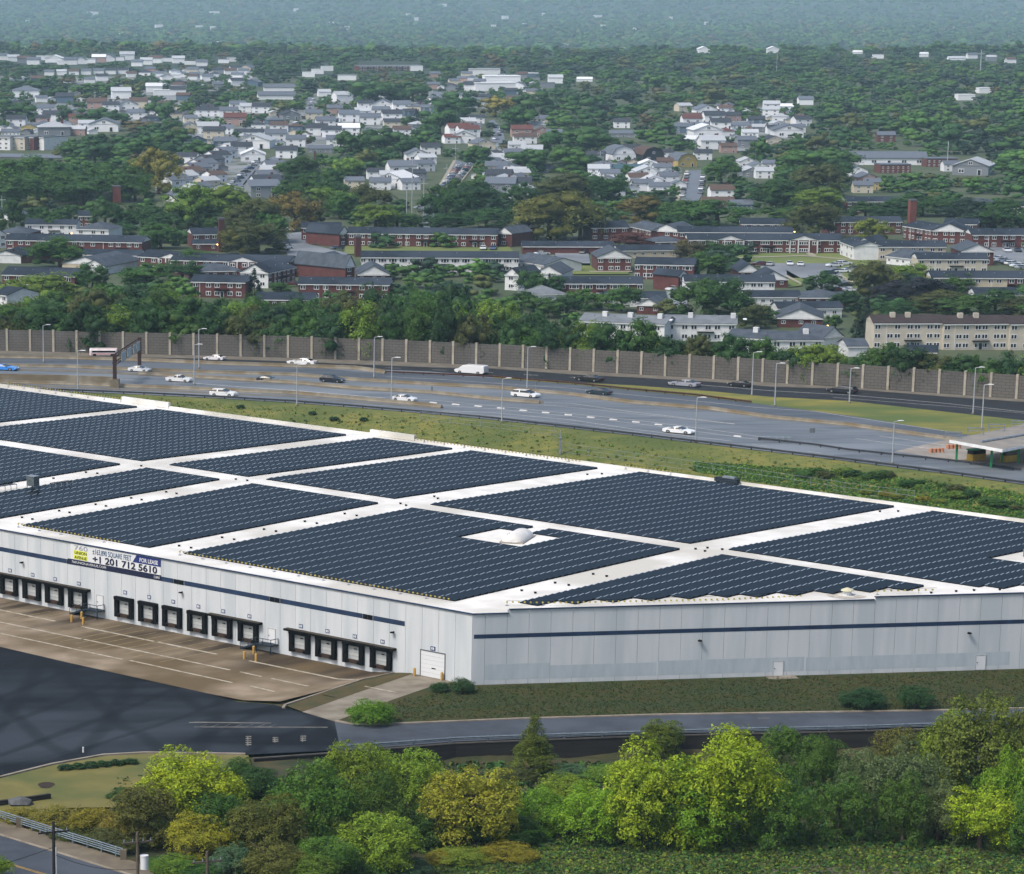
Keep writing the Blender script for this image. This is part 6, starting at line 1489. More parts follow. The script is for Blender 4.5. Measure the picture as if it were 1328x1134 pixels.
A(893, 311, 1092, 311.5, 10, 'long brick front with two white pediments facing the big lawn', ped=((0.27, 8.5), (0.75, 8.5)), nw=24); A(880, 301, 1028, 301.5, 9, 'long slate roof directly behind the two pediment front'); A(961, 290.5, 1029, 291, 10, 'slate roof behind trees, third back from the big lawn'); A(1075, 288, 1170, 287.5, 9, 'brick block left of the tall right smokestack'); A(1108, 317, 1133, 318, 14, 'dark brick wing with white gable at the lawn corner', typ='front', wall='b', nw=2); A(1090, 313, 1108, 320, 9, 'white sided oblique wing closing the right of the lawn', wall='w', nw=3)
A(1140, 320, 1227, 320, 9, 'cream block with slate roof behind the broad white cream block', wall='c'); A(1191, 336, 1281, 336, 9, 'pale cream block with black balcony beside the right car park', wall='g', nw=8); A(1209, 360, 1345, 360.5, 9, 'long block, cream at left and brick at right, above the purple tree', wall='cb', split=0.72); A(1266, 382, 1345, 382, 9, 'slate roof at the right edge just above the town wood', fl=1, wall='w'); A(1247, 326, 1289, 326, 14, 'grey roofed wing with broad white gable beside the right car park', typ='front', roof='g'); A(1150, 332, 1186, 336, 12, 'grey roof among trees in front of the cream block', roof='g', wall='w', fl=1)
A(1209, 299, 1253, 300, 15, 'large brick block with white pediment right of the tall smokestack', typ='front', nw=4); A(1172, 293, 1209, 299, 10, 'oblique brick side range at the foot of the tall smokestack', nw=7); A(1225, 290, 1267, 291, 9, 'slate roofed brick block behind the large pediment block'); A(1261, 304.5, 1345, 304.5, 10, 'brick block with white left gable cut by the right edge'); A(1098, 261.5, 1183, 261, 9, 'slate roof half hidden in the wood above the tall smokestack'); A(1240, 263, 1284, 265, 11, 'grey roof in the dark wood at upper right', typ='hip', roof='g', fl=1); A(1307, 267, 1345, 268, 9, 'slate roofed block at the right edge in the dark wood', wall='w')
A(889, 365, 1005, 365.5, 9, 'white walled slate roofed block below the lawn car park', wall='w', nw=10); A(958, 352, 985, 352, 14, 'low roof with white gable at the left of the lawn car park', typ='front', roof='s', fl=1); A(985, 362, 1022, 362, 14, 'broad low roof with white gable above the white walled block', typ='front', roof='s', fl=1, pcol='w'); A(967, 385, 1038, 385, 8, 'slate roofed low block with lit wall behind the big round tree', fl=1, wall='w'); A(1037, 386, 1098, 386, 11, 'grey hip roofs below the lawn car park', typ='hip', roof='g', fl=1); A(1010, 400, 1092, 399.5, 8, 'long slate roof behind the broad pediment house', fl=1, wall='w'); A(1008, 412, 1067, 413, 15, 'low brick house with a very broad white pediment', typ='front', roof='g', fl=1, rise=2.1); A(880, 358, 892, 357, 9, 'narrow white gable at the edge of the small car court', typ='front', nw=1)
# townhouses close behind the wall
T = 'townhouse rows behind the sound wall'
A(752, 416, 862, 421, 9, 'grey townhouse row with white chimneys, left half', wall='w', roof='p', name='townhouse_row', cat='townhouses', dormer=(0.25, 0.55, 0.9), group=T, nw=7); A(864, 418.5, 955, 420, 9, 'grey townhouse row with skylights, right half', wall='w', roof='p', name='townhouse_row', cat='townhouses', dormer=(0.35, 0.96), group=T, nw=6)
A(943, 437, 1000, 440, 9, 'white townhouse with dark grey roof nearest the median light poles, left one', wall='w', roof='g', name='townhouse_row', cat='townhouses', dormer=(0.55,), group=T, nw=4, fl=2); A(1001, 440.5, 1068, 441, 9, 'white townhouse with dark grey roof, right one, with a small chimney', wall='w', roof='g', name='townhouse_row', cat='townhouses', dormer=(0.7,), group=T, nw=4); A(1068, 437, 1093, 435.5, 9, 'white gable end beside the vivid yellow green tree', typ='front', wall='w', roof='g', fl=1, rise=2.0, name='townhouse_row', cat='townhouses', group=T, nw=0)
A(1134, 418.5, 1224, 419, 9, 'cream townhouse row with brown roof, left part with a dark bay', fl=3, wall='g', roof='n', name='townhouse_row', cat='townhouses', dormer=(0.3, 0.52), group=T, nw=7, pcol='g'); A(1224.5, 419.5, 1310, 419.5, 9, 'cream townhouse row with brown roof, middle part with skylights', fl=3, wall='g', roof='n', name='townhouse_row', cat='townhouses', dormer=(0.3, 0.54), group=T, nw=7, pcol='g'); A(1311, 420, 1350, 420, 9, 'cream townhouse row with brown roof, end part at the right edge', fl=3, wall='g', roof='n', name='townhouse_row', cat='townhouses', group=T, nw=3, pcol='g')
A(1175, 456, 1215, 457, 7, 'low dark garage roof before the cream townhouses', fl=1, wall='b', nw=0, name='townhouse_row', cat='garage', group=T); A(1100, 449, 1125, 449, 8, 'low grey roof right of the vivid yellow green tree', fl=1, wall='w', nw=0, roof='g', name='townhouse_row', cat='garage', group=T)
# smokestacks
for u, vb, vt, w_, lab, c in ((151, 266, 241, 10, 'reddish brick smokestack in the wood at the left', '#6b3a32'), (287, 327, 283, 7.5, 'tall dark brick smokestack beside the olive green trees', '#43231f'), (464, 333, 306, 8, 'short brick smokestack before the longest brick building', '#4a2823'), (1182, 291, 259, 9, 'tall brick smokestack rising over the right apartment roofs', '#6f3f36'), (408, 222, 196, 3, 'thin distant chimney among the white houses', '#5c4a44')):
    p = GF(u, vb); s = pxm(p); h_ = (vb - vt) / s; w2_ = w_ / s / 2
    t = thing('smokestack', p, 0.2, lab, 'chimney', 'brick smokestacks')
    m = MB(); m.loft([[(x * k, y * k, z) for x, y in ((-w2_, -w2_), (w2_, -w2_), (w2_, w2_), (-w2_, w2_))] for z, k in ((-1, 1), (h_ - 0.5, 0.93))]); m.build('shaft', mat('stack_brick_%s' % c[1:], c, None), t)
    m = MB(); m.bx(-w2_ * 1.02, w2_ * 1.02, -w2_ * 1.02, w2_ * 1.02, h_ - 0.5, h_); m.build('cap', M_dark, t); protect(u - w_ / 2, vt, u + w_ / 2, vb - 3)
# lit lamps on the apartment fronts
M_lit = mat('lit_lamp', '#ffbb66', None, emit=4.0)
for u, v in ((93, 303), (11, 318.5), (282, 317.5), (285, 336.5), (313, 346), (764, 295.5), (845, 304), (863, 389), (1030, 301), (993, 311), (1271, 306), (1073, 423), (900, 203.5), (1075, 292), (935, 350)):
    p = GF(u, v + 9); s = pxm(p); t = thing('wall_light', Vector((p.x, p.y, p.z))); h_ = 9 / s
    m = MB(); m.tube((0, 0, -0.3), (0, 0, h_), 0.06, n=6); m.build('post', M_dark, t); m = MB(); v_, f_ = ICO; m.add([tuple(q * 0.24 + np.array([0, 0, h_])) for q in v_], [tuple(x) for x in f_]); m.build('bulb', M_lit, t, True)
    reg(t, 'small lit lamp on a post', u, v, 'lamp', 'lit lamps among the apartments')

# ------------------------------------------------------------ car parks, lawns and streets of the town
def far_flat(pix, name, m, dz=0.3):
    return structure(MB().poly([tuple(GF(u, v, dz)) for u, v in pix]), name, m)
M_lot = mat('town_concrete', '#6a6f74', '#5d6267', 0.1, 0.9, coord='World', detail=8, c3='#757a7e', scale3=0.03); M_lawn = mat('town_lawn', '#556530', '#656c35', 0.08, 0.95, coord='World', detail=8); M_walk = mat('town_path', '#8d8776', None); M_st = mat('town_street', '#646a72', '#596069', 0.1, 0.9, coord='World', detail=8)
far_flat(((358, 306), (392, 302), (400, 318), (452, 330), (436, 341), (437, 359), (388, 359), (372, 330)), 'car_park', M_lot); far_flat(((718, 324), (762, 323), (766, 346), (724, 345)), 'car_park', M_lot); far_flat(((985, 343), (1080, 343), (1092, 356), (1108, 382), (1072, 382), (1046, 362), (990, 362)), 'car_park', M_lot); far_flat(((1284, 322), (1345, 322), (1345, 351), (1286, 340)), 'car_park', M_lot); far_flat(((858, 358), (886, 358), (892, 400), (870, 402)), 'car_park', M_lot)
far_flat(((398, 311), (436, 310), (446, 320), (402, 318)), 'lawn', M_lawn); far_flat(((448, 320), (660, 321), (668, 330), (446, 331)), 'lawn', M_lawn, 0.25); far_flat(((726, 343), (768, 343), (815, 350), (815, 357), (720, 357)), 'lawn', M_lawn); far_flat(((954, 329), (1092, 328), (1116, 334), (1140, 336), (1145, 372), (1108, 382), (1086, 346), (956, 343)), 'lawn', M_lawn, 0.24); far_flat(((1280, 318), (1345, 317), (1345, 323), (1284, 322)), 'lawn', M_lawn); far_flat(((1020, 352), (1042, 364), (1040, 372), (1022, 374)), 'lawn', M_lawn)
for q in (((955, 335.3), (1005, 334), (1040, 332.5), (1112, 338.5), (1112, 339.5), (1040, 333.7), (1005, 335), (955, 336.3)), ((1043, 328), (1050, 328), (1060, 333.5), (1050, 334)), ((1020, 358), (1040, 369), (1038, 370.5), (1018, 360)), ((1090, 358), (1122, 374), (1120, 376), (1086, 360)), ((764, 353.2), (820, 353.2), (820, 354.4), (764, 354.4))): far_flat(q, 'path', M_walk, 0.36)
STREETS = (((286, 250), (322, 250), (352, 214), (376, 200), (366, 200), (334, 212)), ((545, 297), (567, 297), (566, 275), (590, 243), (612, 212), (592, 209), (574, 243), (552, 274)), ((633, 188), (656, 188), (652, 168), (640, 156), (634, 158), (640, 170)), ((882, 264), (908, 264), (916, 222), (893, 222)), ((398, 150), (410, 150), (404, 125), (398, 125)), ((548, 128), (562, 120), (590, 122), (586, 126)), ((226, 275), (244, 275), (240, 252), (230, 252)), ((0, 200), (78, 201), (80, 206), (0, 205)))
for q in STREETS: far_flat(q, 'street', M_st); us = [a for a, b in q]; vs = [b for a, b in q]; protect(min(us) + 4, min(vs), max(us) - 4, max(vs) - 2)
for q in (((283, 252), (287, 252), (336, 211), (332, 211)), ((568, 243), (573, 243), (592, 209), (588, 209)), ((612, 212), (616, 214), (594, 244), (590, 244)), ((874, 262), (880, 264), (893, 222), (889, 222))): far_flat(q, 'pavement', M_walk, 0.36)
for u0, v0, u1, v1 in ((358, 302, 437, 357), (726, 326, 762, 343), (985, 330, 1108, 380), (1286, 324, 1328, 350), (400, 310, 440, 320)): protect(u0, v0, u1, v1 - 2)

# parked cars
PCOL = {'w': ('white', '#c9cccf'), 's': ('silver', '#8d9298'), 'g': ('grey', '#4b5056'), 'k': ('black', '#15171a'), 'r': ('red', '#7d1f1f'), 'm': ('maroon', '#4a1a1c'), 'b': ('blue', '#2b3f63'), 't': ('dark teal', '#1f3439'), 'o': ('orange', '#a85a2a')}
PARK = [  # u, v foot, heading degrees from across, kind, colour
 (373, 301, 5, 'sedan', 'w'), (362, 318, 40, 'sedan', 'g'), (368, 321, 40, 'suv', 's'), (371, 324, 40, 'sedan', 'w'), (365, 327, 10, 'sedan', 'k'), (353, 329, 10, 'suv', 'k'), (378, 372, 0, 'sedan', 'm'), (627, 325, 80, 'suv', 'w'), (640, 325, 80, 'sedan', 'b'), (692, 325.5, 5, 'pickup', 'w'), (703, 332, 30, 'sedan', 'w'), (718, 338, 20, 'sedan', 's'), (724, 341, 20, 'suv', 'g'), (758, 330, 60, 'sedan', 'k'),
 (984, 346, 3, 'suv', 'm'), (999, 346, 70, 'sedan', 's'), (1024, 345, 80, 'sedan', 'w'), (1038, 346, 80, 'sedan', 'w'), (1082, 347.5, 15, 'suv', 'w'), (1094, 345, 15, 'suv', 'w'), (1075, 357, 10, 'sedan', 't'), (1083, 355, 10, 'sedan', 'k'), (1092, 355, 10, 'sedan', 'w'), (1100, 353, 10, 'sedan', 's'), (1106, 351, 10, 'sedan', 'k'), (1077, 365, 20, 'sedan', 'w'), (1082, 368, 20, 'sedan', 'g'), (1088, 370.5, 20, 'sedan', 's'), (1096, 373, 20, 'sedan', 'k'), (1086, 379, 5, 'sedan', 'r'), (1104, 379.5, 5, 'sedan', 'w'),
 (1306, 328, 85, 'suv', 'w'), (1320, 328, 85, 'sedan', 'k'), (1293, 338, 20, 'sedan', 'w'), (1299, 340.5, 20, 'sedan', 's'), (1306, 343, 20, 'sedan', 'g'), (1313, 345, 20, 'suv', 'w'), (1320, 347.5, 20, 'sedan', 'w'), (1327, 350, 20, 'sedan', 's'), (863, 365, 10, 'suv', 'k'), (871, 369, 10, 'sedan', 'b'), (876, 371, 15, 'sedan', 's'), (880, 374, 30, 'suv', 'w'), (875, 364, 10, 'sedan', 'g'), (873, 378, 40, 'sedan', 'w'), (437, 325, 40, 'sedan', 'g'), (219, 272, 10, 'sedan', 'b'), (238, 276, 50, 'sedan', 's'), (549, 277, 50, 'suv', 'k'), (551, 285, 20, 'sedan', 'g'), (563, 293, 5, 'sedan', 'w'), (545, 272, 20, 'sedan', 's'), (225, 282, 30, 'suv', 'g')]
r2 = random.Random(5)
for k in range(13): PARK.append((584 - k * 1.6 + 12, 217 + k * 2.1, 62, 'sedan', 'wskrogwbsgwkb'[k]))
for k in range(12): PARK.append((609 - k * 1.7, 216 + k * 2.1, 62, 'suv' if k % 3 else 'sedan', 'wwrskwgwmsbw'[k]))
for k in range(9): PARK.append((297 + k * 4.4, 246 - k * 4.2, 45, 'sedan', 'kwsgwkbsw'[k]))
for k in range(7): PARK.append((318 + k * 4.6, 246 - k * 4.4, 45, 'sedan', 'swkgwrs'[k]))
for k in range(8): PARK.append((885 + k * 0.9, 256 - k * 4.0, 75, 'sedan', 'wskbwrgw'[k]))
for k in range(5): PARK.append((909 + k * 0.7, 252 - k * 5.0, 75, 'sedan', 'gwksw'[k]))
for k in range(4): PARK.append((643 + k * 3, 182 - k * 4.5, 60, 'sedan', 'wksw'[k]))
for k in range(5): PARK.append((398 + k * 2.2, 146 - k * 4, 75, 'sedan', 'wskww'[k]))
PCP = {}
for u, v, hd, kind, c in PARK:
    p = GF(u, v, 0.34)
    if kind not in PCP: t = PCP[kind] = make_car(kind, False)
    else: t = copy_tree(PCP[kind])
    t.location = p; t.rotation_euler = (0, 0, math.radians(hd + (180 if r2.random() < 0.5 else 0) + r2.uniform(-4, 4))); paint(t, C(PCOL[c][1]))
    if pxm(p) < 3.3: t.scale = (1.0, 1.0, 1.1)
    reg(t, f"{PCOL[c][0]} parked {'pickup' if kind == 'pickup' else 'car'}", u, v, 'pickup' if kind == 'pickup' else 'car', 'cars parked in the town'); protect(u - 5, v - 6, u + 5, v - 1)

# ------------------------------------------------------------ the houses of the town
M_hw = objmat('house_siding', 0.85); M_hr = objmat('house_roofing', 0.9)
def house(kind, parts=True, win=True):
    t = thing('building' if kind in 'bl' else 'house', (0, 0, 0)); He = {'s': 3.9, 'f': 2.6, 'h': 3.0, 'g': 2.6, 'b': 4.2, 'l': 2.4, 't': 4.2}[kind]
    w_, d_ = {'s': (10, 9), 'f': (8.5, 13), 'h': (10, 10), 'g': (8.5, 11), 'b': (22, 14), 'l': (20, 9), 't': (10, 9)}[kind]
    m = MB(); m.bx(-w_ / 2, w_ / 2, -d_ / 2, d_ / 2, -2.5, He); m.build('wall', M_hw, t)
    if kind in 'slt':
        roof_gable(-w_ / 2, w_ / 2, -d_ / 2, d_ / 2, He + .02, d_ * 0.2, 'x').build('roof', M_hr, t)
        for s in (-1, 1):
            m = MB(); q = [(s * w_ / 2, -d_ / 2, He), (s * w_ / 2, d_ / 2, He), (s * w_ / 2, 0, He + d_ * .2)]; r = [(x - s * 0.4, y, z) for x, y, z in q]; m.add(q + r, ((0, 1, 2), (3, 4, 5), (0, 3, 4, 1), (1, 4, 5, 2), (2, 5, 3, 0))); m.build('gable', M_hw, t)
    elif kind == 'f':
        roof_gable(-w_ / 2, w_ / 2, -d_ / 2, d_ / 2, He + .02, w_ * 0.2, 'y').build('roof', M_hr, t); gable_face(-w_ / 2, w_ / 2, -d_ / 2, He, w_ * 0.2).build('gable', M_hw, t)
    elif kind == 'h': roof_hip(-w_ / 2, w_ / 2, -d_ / 2, d_ / 2, He + .02, 1.9).build('roof', M_hr, t)
    elif kind == 'g':
        pr = [(-w_ / 2 - .2, He), (-w_ * 0.36, He + 2.1), (0, He + 3.0), (w_ * 0.36, He + 2.1), (w_ / 2 + .2, He)]
        m = MB(); m.loft([[(x, y, z) for x, z in pr] + [(x * .96, y, z - .16) for x, z in pr[::-1]] for y in (d_ / 2 + .3, -d_ / 2 - .3)]); m.build('roof', M_hr, t)
        m = MB(); m.poly([(x * .95, -d_ / 2, z - .1) for x, z in pr]); m.build('gable', M_hw, t)
    elif kind == 'b':
        m = MB(); m.bx(-w_ / 2 - .2, w_ / 2 + .2, -d_ / 2 - .2, d_ / 2 + .2, He, He + .5); m.build('roof', M_hr, t)
    if parts:
        y = -d_ / 2; n = max(2, int(w_ / 3.4))
        for k, z in enumerate((1.0, 2.9) if He > 3.5 else (1.2,)):
            for i in range(n):
                if k == 0 and i == n // 2: o = link('door', DOOR, t); o.location = ((i + .5) / n * w_ - w_ / 2, y, 0.05); continue
                o = link('window', WIN, t); o.location = ((i + .5) / n * w_ - w_ / 2, y, z)
        if kind in 'gf':
            o = link('window', WIN_S, t); o.location = (0, y - (0.1 if kind == 'f' else 0.04), He + 0.7)
        if kind in 'sh':
            m = MB(); m.bx(w_ * .22, w_ * .22 + .8, 0.3, 1.1, He, He + 2.6); m.build('chimney', M_brick, t)
    return t
HW = {'w': ('white', '#d6d8da'), 'c': ('cream', '#bdb5a2'), 'y': ('yellow', '#a8965c'), 'g': ('grey', '#73797f'), 'b': ('blue grey', '#4d6172'), 'r': ('brick', '#5a342c'), 'p': ('pinkish', '#9a8078'), 'd': ('dark', '#22282f'), 't': ('tan', '#8d7d66')}
HR = {'g': ('grey', '#545c66'), 'd': ('dark', '#2b3139'), 'n': ('brown', '#4d3d35'), 'p': ('pale', '#9da2a6'), 'w': ('white', '#c9cccd'), 'r': ('red brown', '#54302a'), 't': ('teal', '#34505a')}
HOUSES = []                                  # u, foot row, width, kind, wall, roof, turn
def row(u0, v0, u1, v1, n, w0, w1, kinds, turn=0, walls='wwwcwgw', roofs='gdgpdgn', j=0):
    for k in range(n):
        f = k / max(1, n - 1); HOUSES.append((u0 + (u1 - u0) * f, v0 + (v1 - v0) * f, w0 + (w1 - w0) * f, kinds[k % len(kinds)], walls[(k + j) % len(walls)], roofs[(k * 3 + j) % len(roofs)], turn))
row(226, 247, 300, 200, 9, 34, 24, 's', 38); row(258, 252, 278, 236, 3, 26, 24, 's', 38, 'wcw'); row(340, 256, 356, 224, 5, 38, 26, 's', 10, 'gwgcw', 'gggdp'); row(236, 262, 250, 254, 2, 28, 28, 'f', 20)
for q in ((278, 180, 26, 's', 'c', 'd', 0), (270, 174, 26, 's', 'w', 'p', 0), (292, 174, 20, 's', 'w', 'g', 0), (325, 176, 40, 'l', 'w', 'd', 0), (362, 171, 22, 's', 'w', 'n', 0), (357, 184, 27, 's', 'w', 'g', 0), (332, 192, 42, 'f', 'w', 'p', -10), (291, 194, 27, 's', 'b', 'g', 0), (328, 209, 30, 'f', 'w', 'w', 0), (305, 163, 27, 's', 'p', 'r', 0), (265, 151, 20, 's', 'w', 'd', 0), (284, 151, 20, 's', 'w', 'd', 0), (297, 152, 22, 's', 'w', 'g', 0), (322, 146, 20, 's', 'w', 'p', 0), (339, 147, 22, 's', 'w', 'd', 0), (308, 143, 20, 's', 'w', 'g', 0), (358, 129, 48, 'l', 'w', 'g', 0), (362, 118, 40, 'l', 'w', 'g', 0), (215, 124, 32, 'b', 'w', 'w', 0), (422, 166, 24, 's', 'w', 'g', 0), (411, 176, 26, 's', 'w', 'd', 0), (416, 198, 32, 'l', 'g', 'g', 0), (313, 200, 26, 's', 'w', 'd', 0), (384, 190, 24, 's', 'w', 'g', 0), (372, 205, 26, 's', 'w', 'd', 0),
          (428, 166, 20, 's', 'w', 'd', 0), (452, 158, 25, 's', 'w', 'g', 0), (430, 178, 24, 's', 'w', 'd', 0), (452, 176, 26, 's', 'w', 'w', 0), (480, 162, 25, 's', 'w', 'g', 0), (508, 157, 24, 's', 'w', 'd', 0), (474, 142, 20, 's', 'w', 'd', 0), (497, 143, 26, 'f', 'w', 'g', 0), (520, 144, 22, 's', 'w', 'g', 0), (444, 132, 22, 's', 'w', 'p', 20), (544, 128, 22, 'h', 'c', 'n', 0), (470, 152, 20, 's', 'w', 'p', 0), (436, 190, 24, 's', 'w', 'g', 0),
          (459, 244, 24, 's', 'c', 'g', 0), (486, 232, 20, 's', 'w', 'd', 0), (514, 243, 38, 'f', 'w', 'w', -15), (493, 246, 26, 's', 'w', 'g', 0), (523, 219, 42, 'l', 'w', 'r', 0), (520, 229, 34, 's', 'w', 'g', 10), (540, 208, 28, 'f', 'w', 'g', 0), (558, 200, 24, 's', 'w', 'd', 0), (548, 222, 24, 's', 'w', 'g', 20), (552, 213, 22, 's', 'w', 'p', 20), (505, 236, 24, 's', 'w', 'p', 0), (538, 234, 24, 's', 'g', 'd', 10), (530, 246, 24, 's', 'w', 'g', 10),
          (605, 167, 22, 't', 'c', 'p', 0), (600, 185, 30, 'f', 'w', 'p', 0), (594, 177, 28, 's', 'w', 'r', 12), (606, 178, 26, 's', 'w', 'r', 12), (585, 186, 20, 's', 'w', 'r', 10), (612, 172, 20, 's', 'w', 'g', 0), (618, 160, 18, 's', 'w', 'd', 0)): HOUSES.append(q)
row(650, 252, 640, 207, 8, 36, 22, 'sf', -12, 'gwgwcw', 'gdgpg'); row(676, 256, 660, 210, 7, 32, 22, 'fs', -14, 'wgwcw', 'pggdp'); row(664, 206, 676, 186, 3, 22, 20, 's', 0)
for q in ((674, 234, 22, 't', 'y', 'p', 20), (693, 172, 24, 's', 'w', 'p', 0), (698, 163, 22, 's', 'c', 'g', 0), (676, 178, 26, 's', 'p', 'r', 0), (703, 178, 24, 'f', 'p', 'n', 0), (684, 186, 22, 's', 'w', 'n', 0), (718, 180, 20, 's', 'w', 'g', 0), (718, 224, 44, 'l', 'g', 'g', 0), (803, 209, 30, 'g', 'w', 'g', 14), (840, 209, 28, 'g', 'd', 'n', 14), (864, 206, 16, 's', 'w', 'd', 0), (806, 166, 20, 's', 'w', 'd', 0), (808, 178, 36, 'l', 'g', 'g', 0), (815, 224, 50, 'l', 'g', 't', 0), (776, 229, 26, 's', 'w', 'p', 0), (782, 224, 20, 's', 'w', 'g', 0), (840, 220, 24, 'f', 'w', 'w', 0), (838, 231, 30, 'f', 'w', 'p', 0), (858, 226, 22, 's', 'w', 'g', 0), (826, 240, 26, 's', 'w', 'n', 10), (846, 242, 28, 'f', 'w', 'p', 0), (866, 238, 24, 's', 'w', 'g', 0), (832, 248, 26, 's', 'w', 'g', 0), (854, 252, 26, 's', 'w', 'g', 0), (862, 218, 20, 's', 'p', 'n', 0), (790, 234, 24, 's', 'w', 'g', 0),
          (896, 164, 24, 't', 'w', 'r', 0), (914, 150, 26, 'f', 'w', 'g', 0), (925, 160, 26, 's', 'w', 'd', 0), (957, 167, 28, 'l', 'w', 'g', 0), (914, 178, 36, 'f', 'w', 'w', 0), (940, 177, 22, 'h', 'w', 'r', 0), (910, 186, 46, 'l', 'w', 'w', 0), (967, 191, 24, 's', 'g', 'g', 0), (984, 172, 18, 's', 'g', 'p', 0), (1020, 178, 36, 'f', 'w', 'g', 0), (1004, 174, 20, 's', 'w', 'd', 0), (922, 194, 30, 's', 'w', 'p', 0), (884, 216, 26, 'g', 'y', 'g', 14), (911, 207, 22, 's', 'w', 'd', 0), (944, 198, 20, 's', 'p', 'n', 0), (934, 168, 24, 's', 'w', 'd', 0), (972, 180, 20, 's', 'w', 'p', 0), (1034, 172, 18, 's', 'w', 'g', 0),
          (968, 216, 22, 'f', 'w', 'p', 0), (982, 222, 22, 'f', 'w', 'g', 0), (972, 229, 24, 'f', 'g', 'p', 0), (990, 231, 22, 's', 'w', 'p', 0), (996, 221, 16, 's', 'w', 'g', 0), (930, 268, 42, 'l', 'p', 'n', 0), (960, 272, 30, 'l', 'b', 'g', 0), (935, 258, 30, 's', 'w', 'n', 0),
          (1012, 142, 34, 'l', 'w', 'w', 0), (1044, 136, 18, 's', 'w', 'g', 0), (1000, 143, 20, 's', 'w', 'p', 0), (1150, 213, 96, 'l', 'w', 'g', 0), (1157, 224, 40, 'b', 'r', 'g', 0), (1218, 216, 40, 'b', 'r', 'g', 0), (1262, 226, 44, 'f', 'g', 'p', -20), (1110, 228, 24, 'f', 'w', 'g', 0), (1122, 238, 26, 'f', 'p', 'g', 0), (1118, 250, 24, 's', 'c', 'g', 0), (1130, 246, 20, 's', 'y', 'g', 0), (1251, 130, 22, 'b', 'w', 'w', 0), (1275, 121, 16, 'b', 'w', 'w', 0), (1148, 184, 22, 's', 'r', 'g', 0), (1232, 222, 20, 's', 'w', 'g', 0),
          (14, 176, 24, 'l', 'w', 'g', 0), (39, 170, 18, 'f', 'y', 'g', 0), (70, 176, 40, 'h', 'g', 'p', 0), (22, 164, 24, 's', 'w', 'd', 0), (136, 170, 36, 'f', 'w', 'g', 0), (69, 158, 24, 's', 'w', 'd', 0), (56, 160, 18, 's', 'p', 'd', 0), (98, 152, 20, 'f', 'g', 'g', 0), (100, 160, 20, 's', 'p', 'r', 0), (166, 143, 24, 'f', 'w', 'g', 0), (180, 140, 22, 's', 'c', 'n', 0), (176, 155, 22, 's', 'w', 'g', 0), (126, 142, 24, 's', 'p', 'n', 0), (144, 144, 20, 's', 'w', 'd', 0), (84, 134, 22, 's', 'b', 'd', 0), (34, 126, 34, 'h', 'w', 'g', 0), (157, 128, 24, 's', 'w', 'p', 0), (200, 120, 20, 's', 'w', 'w', 0), (230, 124, 20, 's', 'w', 'd', 0), (8, 150, 18, 's', 'w', 'g', 0), (60, 148, 20, 's', 'w', 'g', 0), (112, 168, 20, 's', 'w', 'p', 0), (20, 144, 20, 's', 'w', 'd', 0),
          (628, 98, 40, 'b', 'w', 'p', 0), (650, 108, 46, 'b', 'w', 'w', 0), (690, 101, 16, 'b', 'b', 'w', 0), (706, 114, 26, 'b', 'g', 'g', 0), (640, 118, 52, 'b', 'w', 'w', 0), (612, 118, 20, 's', 'w', 'd', 0), (758, 106, 20, 'l', 'w', 'w', 0), (720, 108, 18, 's', 'w', 'p', 0), (604, 62, 22, 'b', 'w', 'p', 0), (690, 66, 22, 'b', 'w', 'w', 0), (748, 61, 44, 'b', 'c', 'c' if False else 'p', 0), (808, 66, 20, 'l', 'w', 'w', 0), (912, 68, 14, 'f', 'w', 'w', 0), (1002, 68, 14, 'f', 'w', 'w', 0), (1112, 70, 12, 'l', 'w', 'w', 0), (1138, 76, 14, 'b', 'w', 'p', 0), (1240, 78, 22, 'l', 'w', 'p', 0), (1198, 74, 10, 's', 'w', 'w', 0), (284, 59, 22, 'h', 'c', 'w', 0), (385, 63, 40, 'b', 'p', 'p', 0), (540, 92, 16, 'b', 'w', 'w', 0), (450, 104, 24, 'b', 'w', 'p', 0)): HOUSES.append(q)
HZ = ((0, 100, 250, 160), (240, 140, 440, 192), (400, 120, 560, 178), (0, 150, 120, 176), (560, 100, 700, 140), (230, 196, 330, 252), (620, 190, 690, 250), (770, 200, 880, 255), (880, 140, 1040, 195), (180, 92, 330, 118))
r3 = np.random.default_rng(44); nh = 0
for _ in range(3000):
    a, b, c, d = HZ[int(r3.integers(len(HZ)))]; u, v = r3.uniform(a, c), r3.uniform(b, d); w_ = (v + 39) / 239 * 25 * r3.uniform(.8, 1.1)
    if any(abs(q[0] - u) < (q[2] + w_) * .42 and abs(q[1] - v) < 6.5 * (v / 170) for q in HOUSES) or any(p0 < u < p1 and q0 - 2 < v < q1 + 3 for p0, q0, p1, q1 in BLD): continue
    HOUSES.append((u, v, w_, 'ssfsh'[int(r3.integers(5))], 'wwwwcgpb'[int(r3.integers(8))], 'gdgpndg'[int(r3.integers(7))], r3.uniform(-15, 15))); nh += 1
    if nh > 100: break
row(4, 78, 44, 84, 4, 14, 16, 's', 0, 'wwgw'); row(58, 78, 84, 84, 3, 22, 20, 'bf', 0, 'w', 'wpw'); row(92, 84, 165, 78, 7, 16, 18, 'sfb', 0, 'wwwp', 'gwpg'); row(178, 86, 202, 82, 3, 14, 16, 's', 0, 'w'); row(216, 80, 262, 86, 4, 16, 14, 'bs', 0, 'w'); row(64, 98, 160, 96, 7, 12, 13, 's', 0, 'w'); row(206, 100, 250, 104, 3, 12, 12, 's', 0, 'w'); row(290, 82, 300, 80, 2, 14, 12, 'b', 0, 'w'); row(400, 100, 424, 92, 3, 16, 16, 'b', 0, 'ww', 'ww'); row(1260, 76, 1310, 82, 3, 12, 12, 's', 0, 'wg')
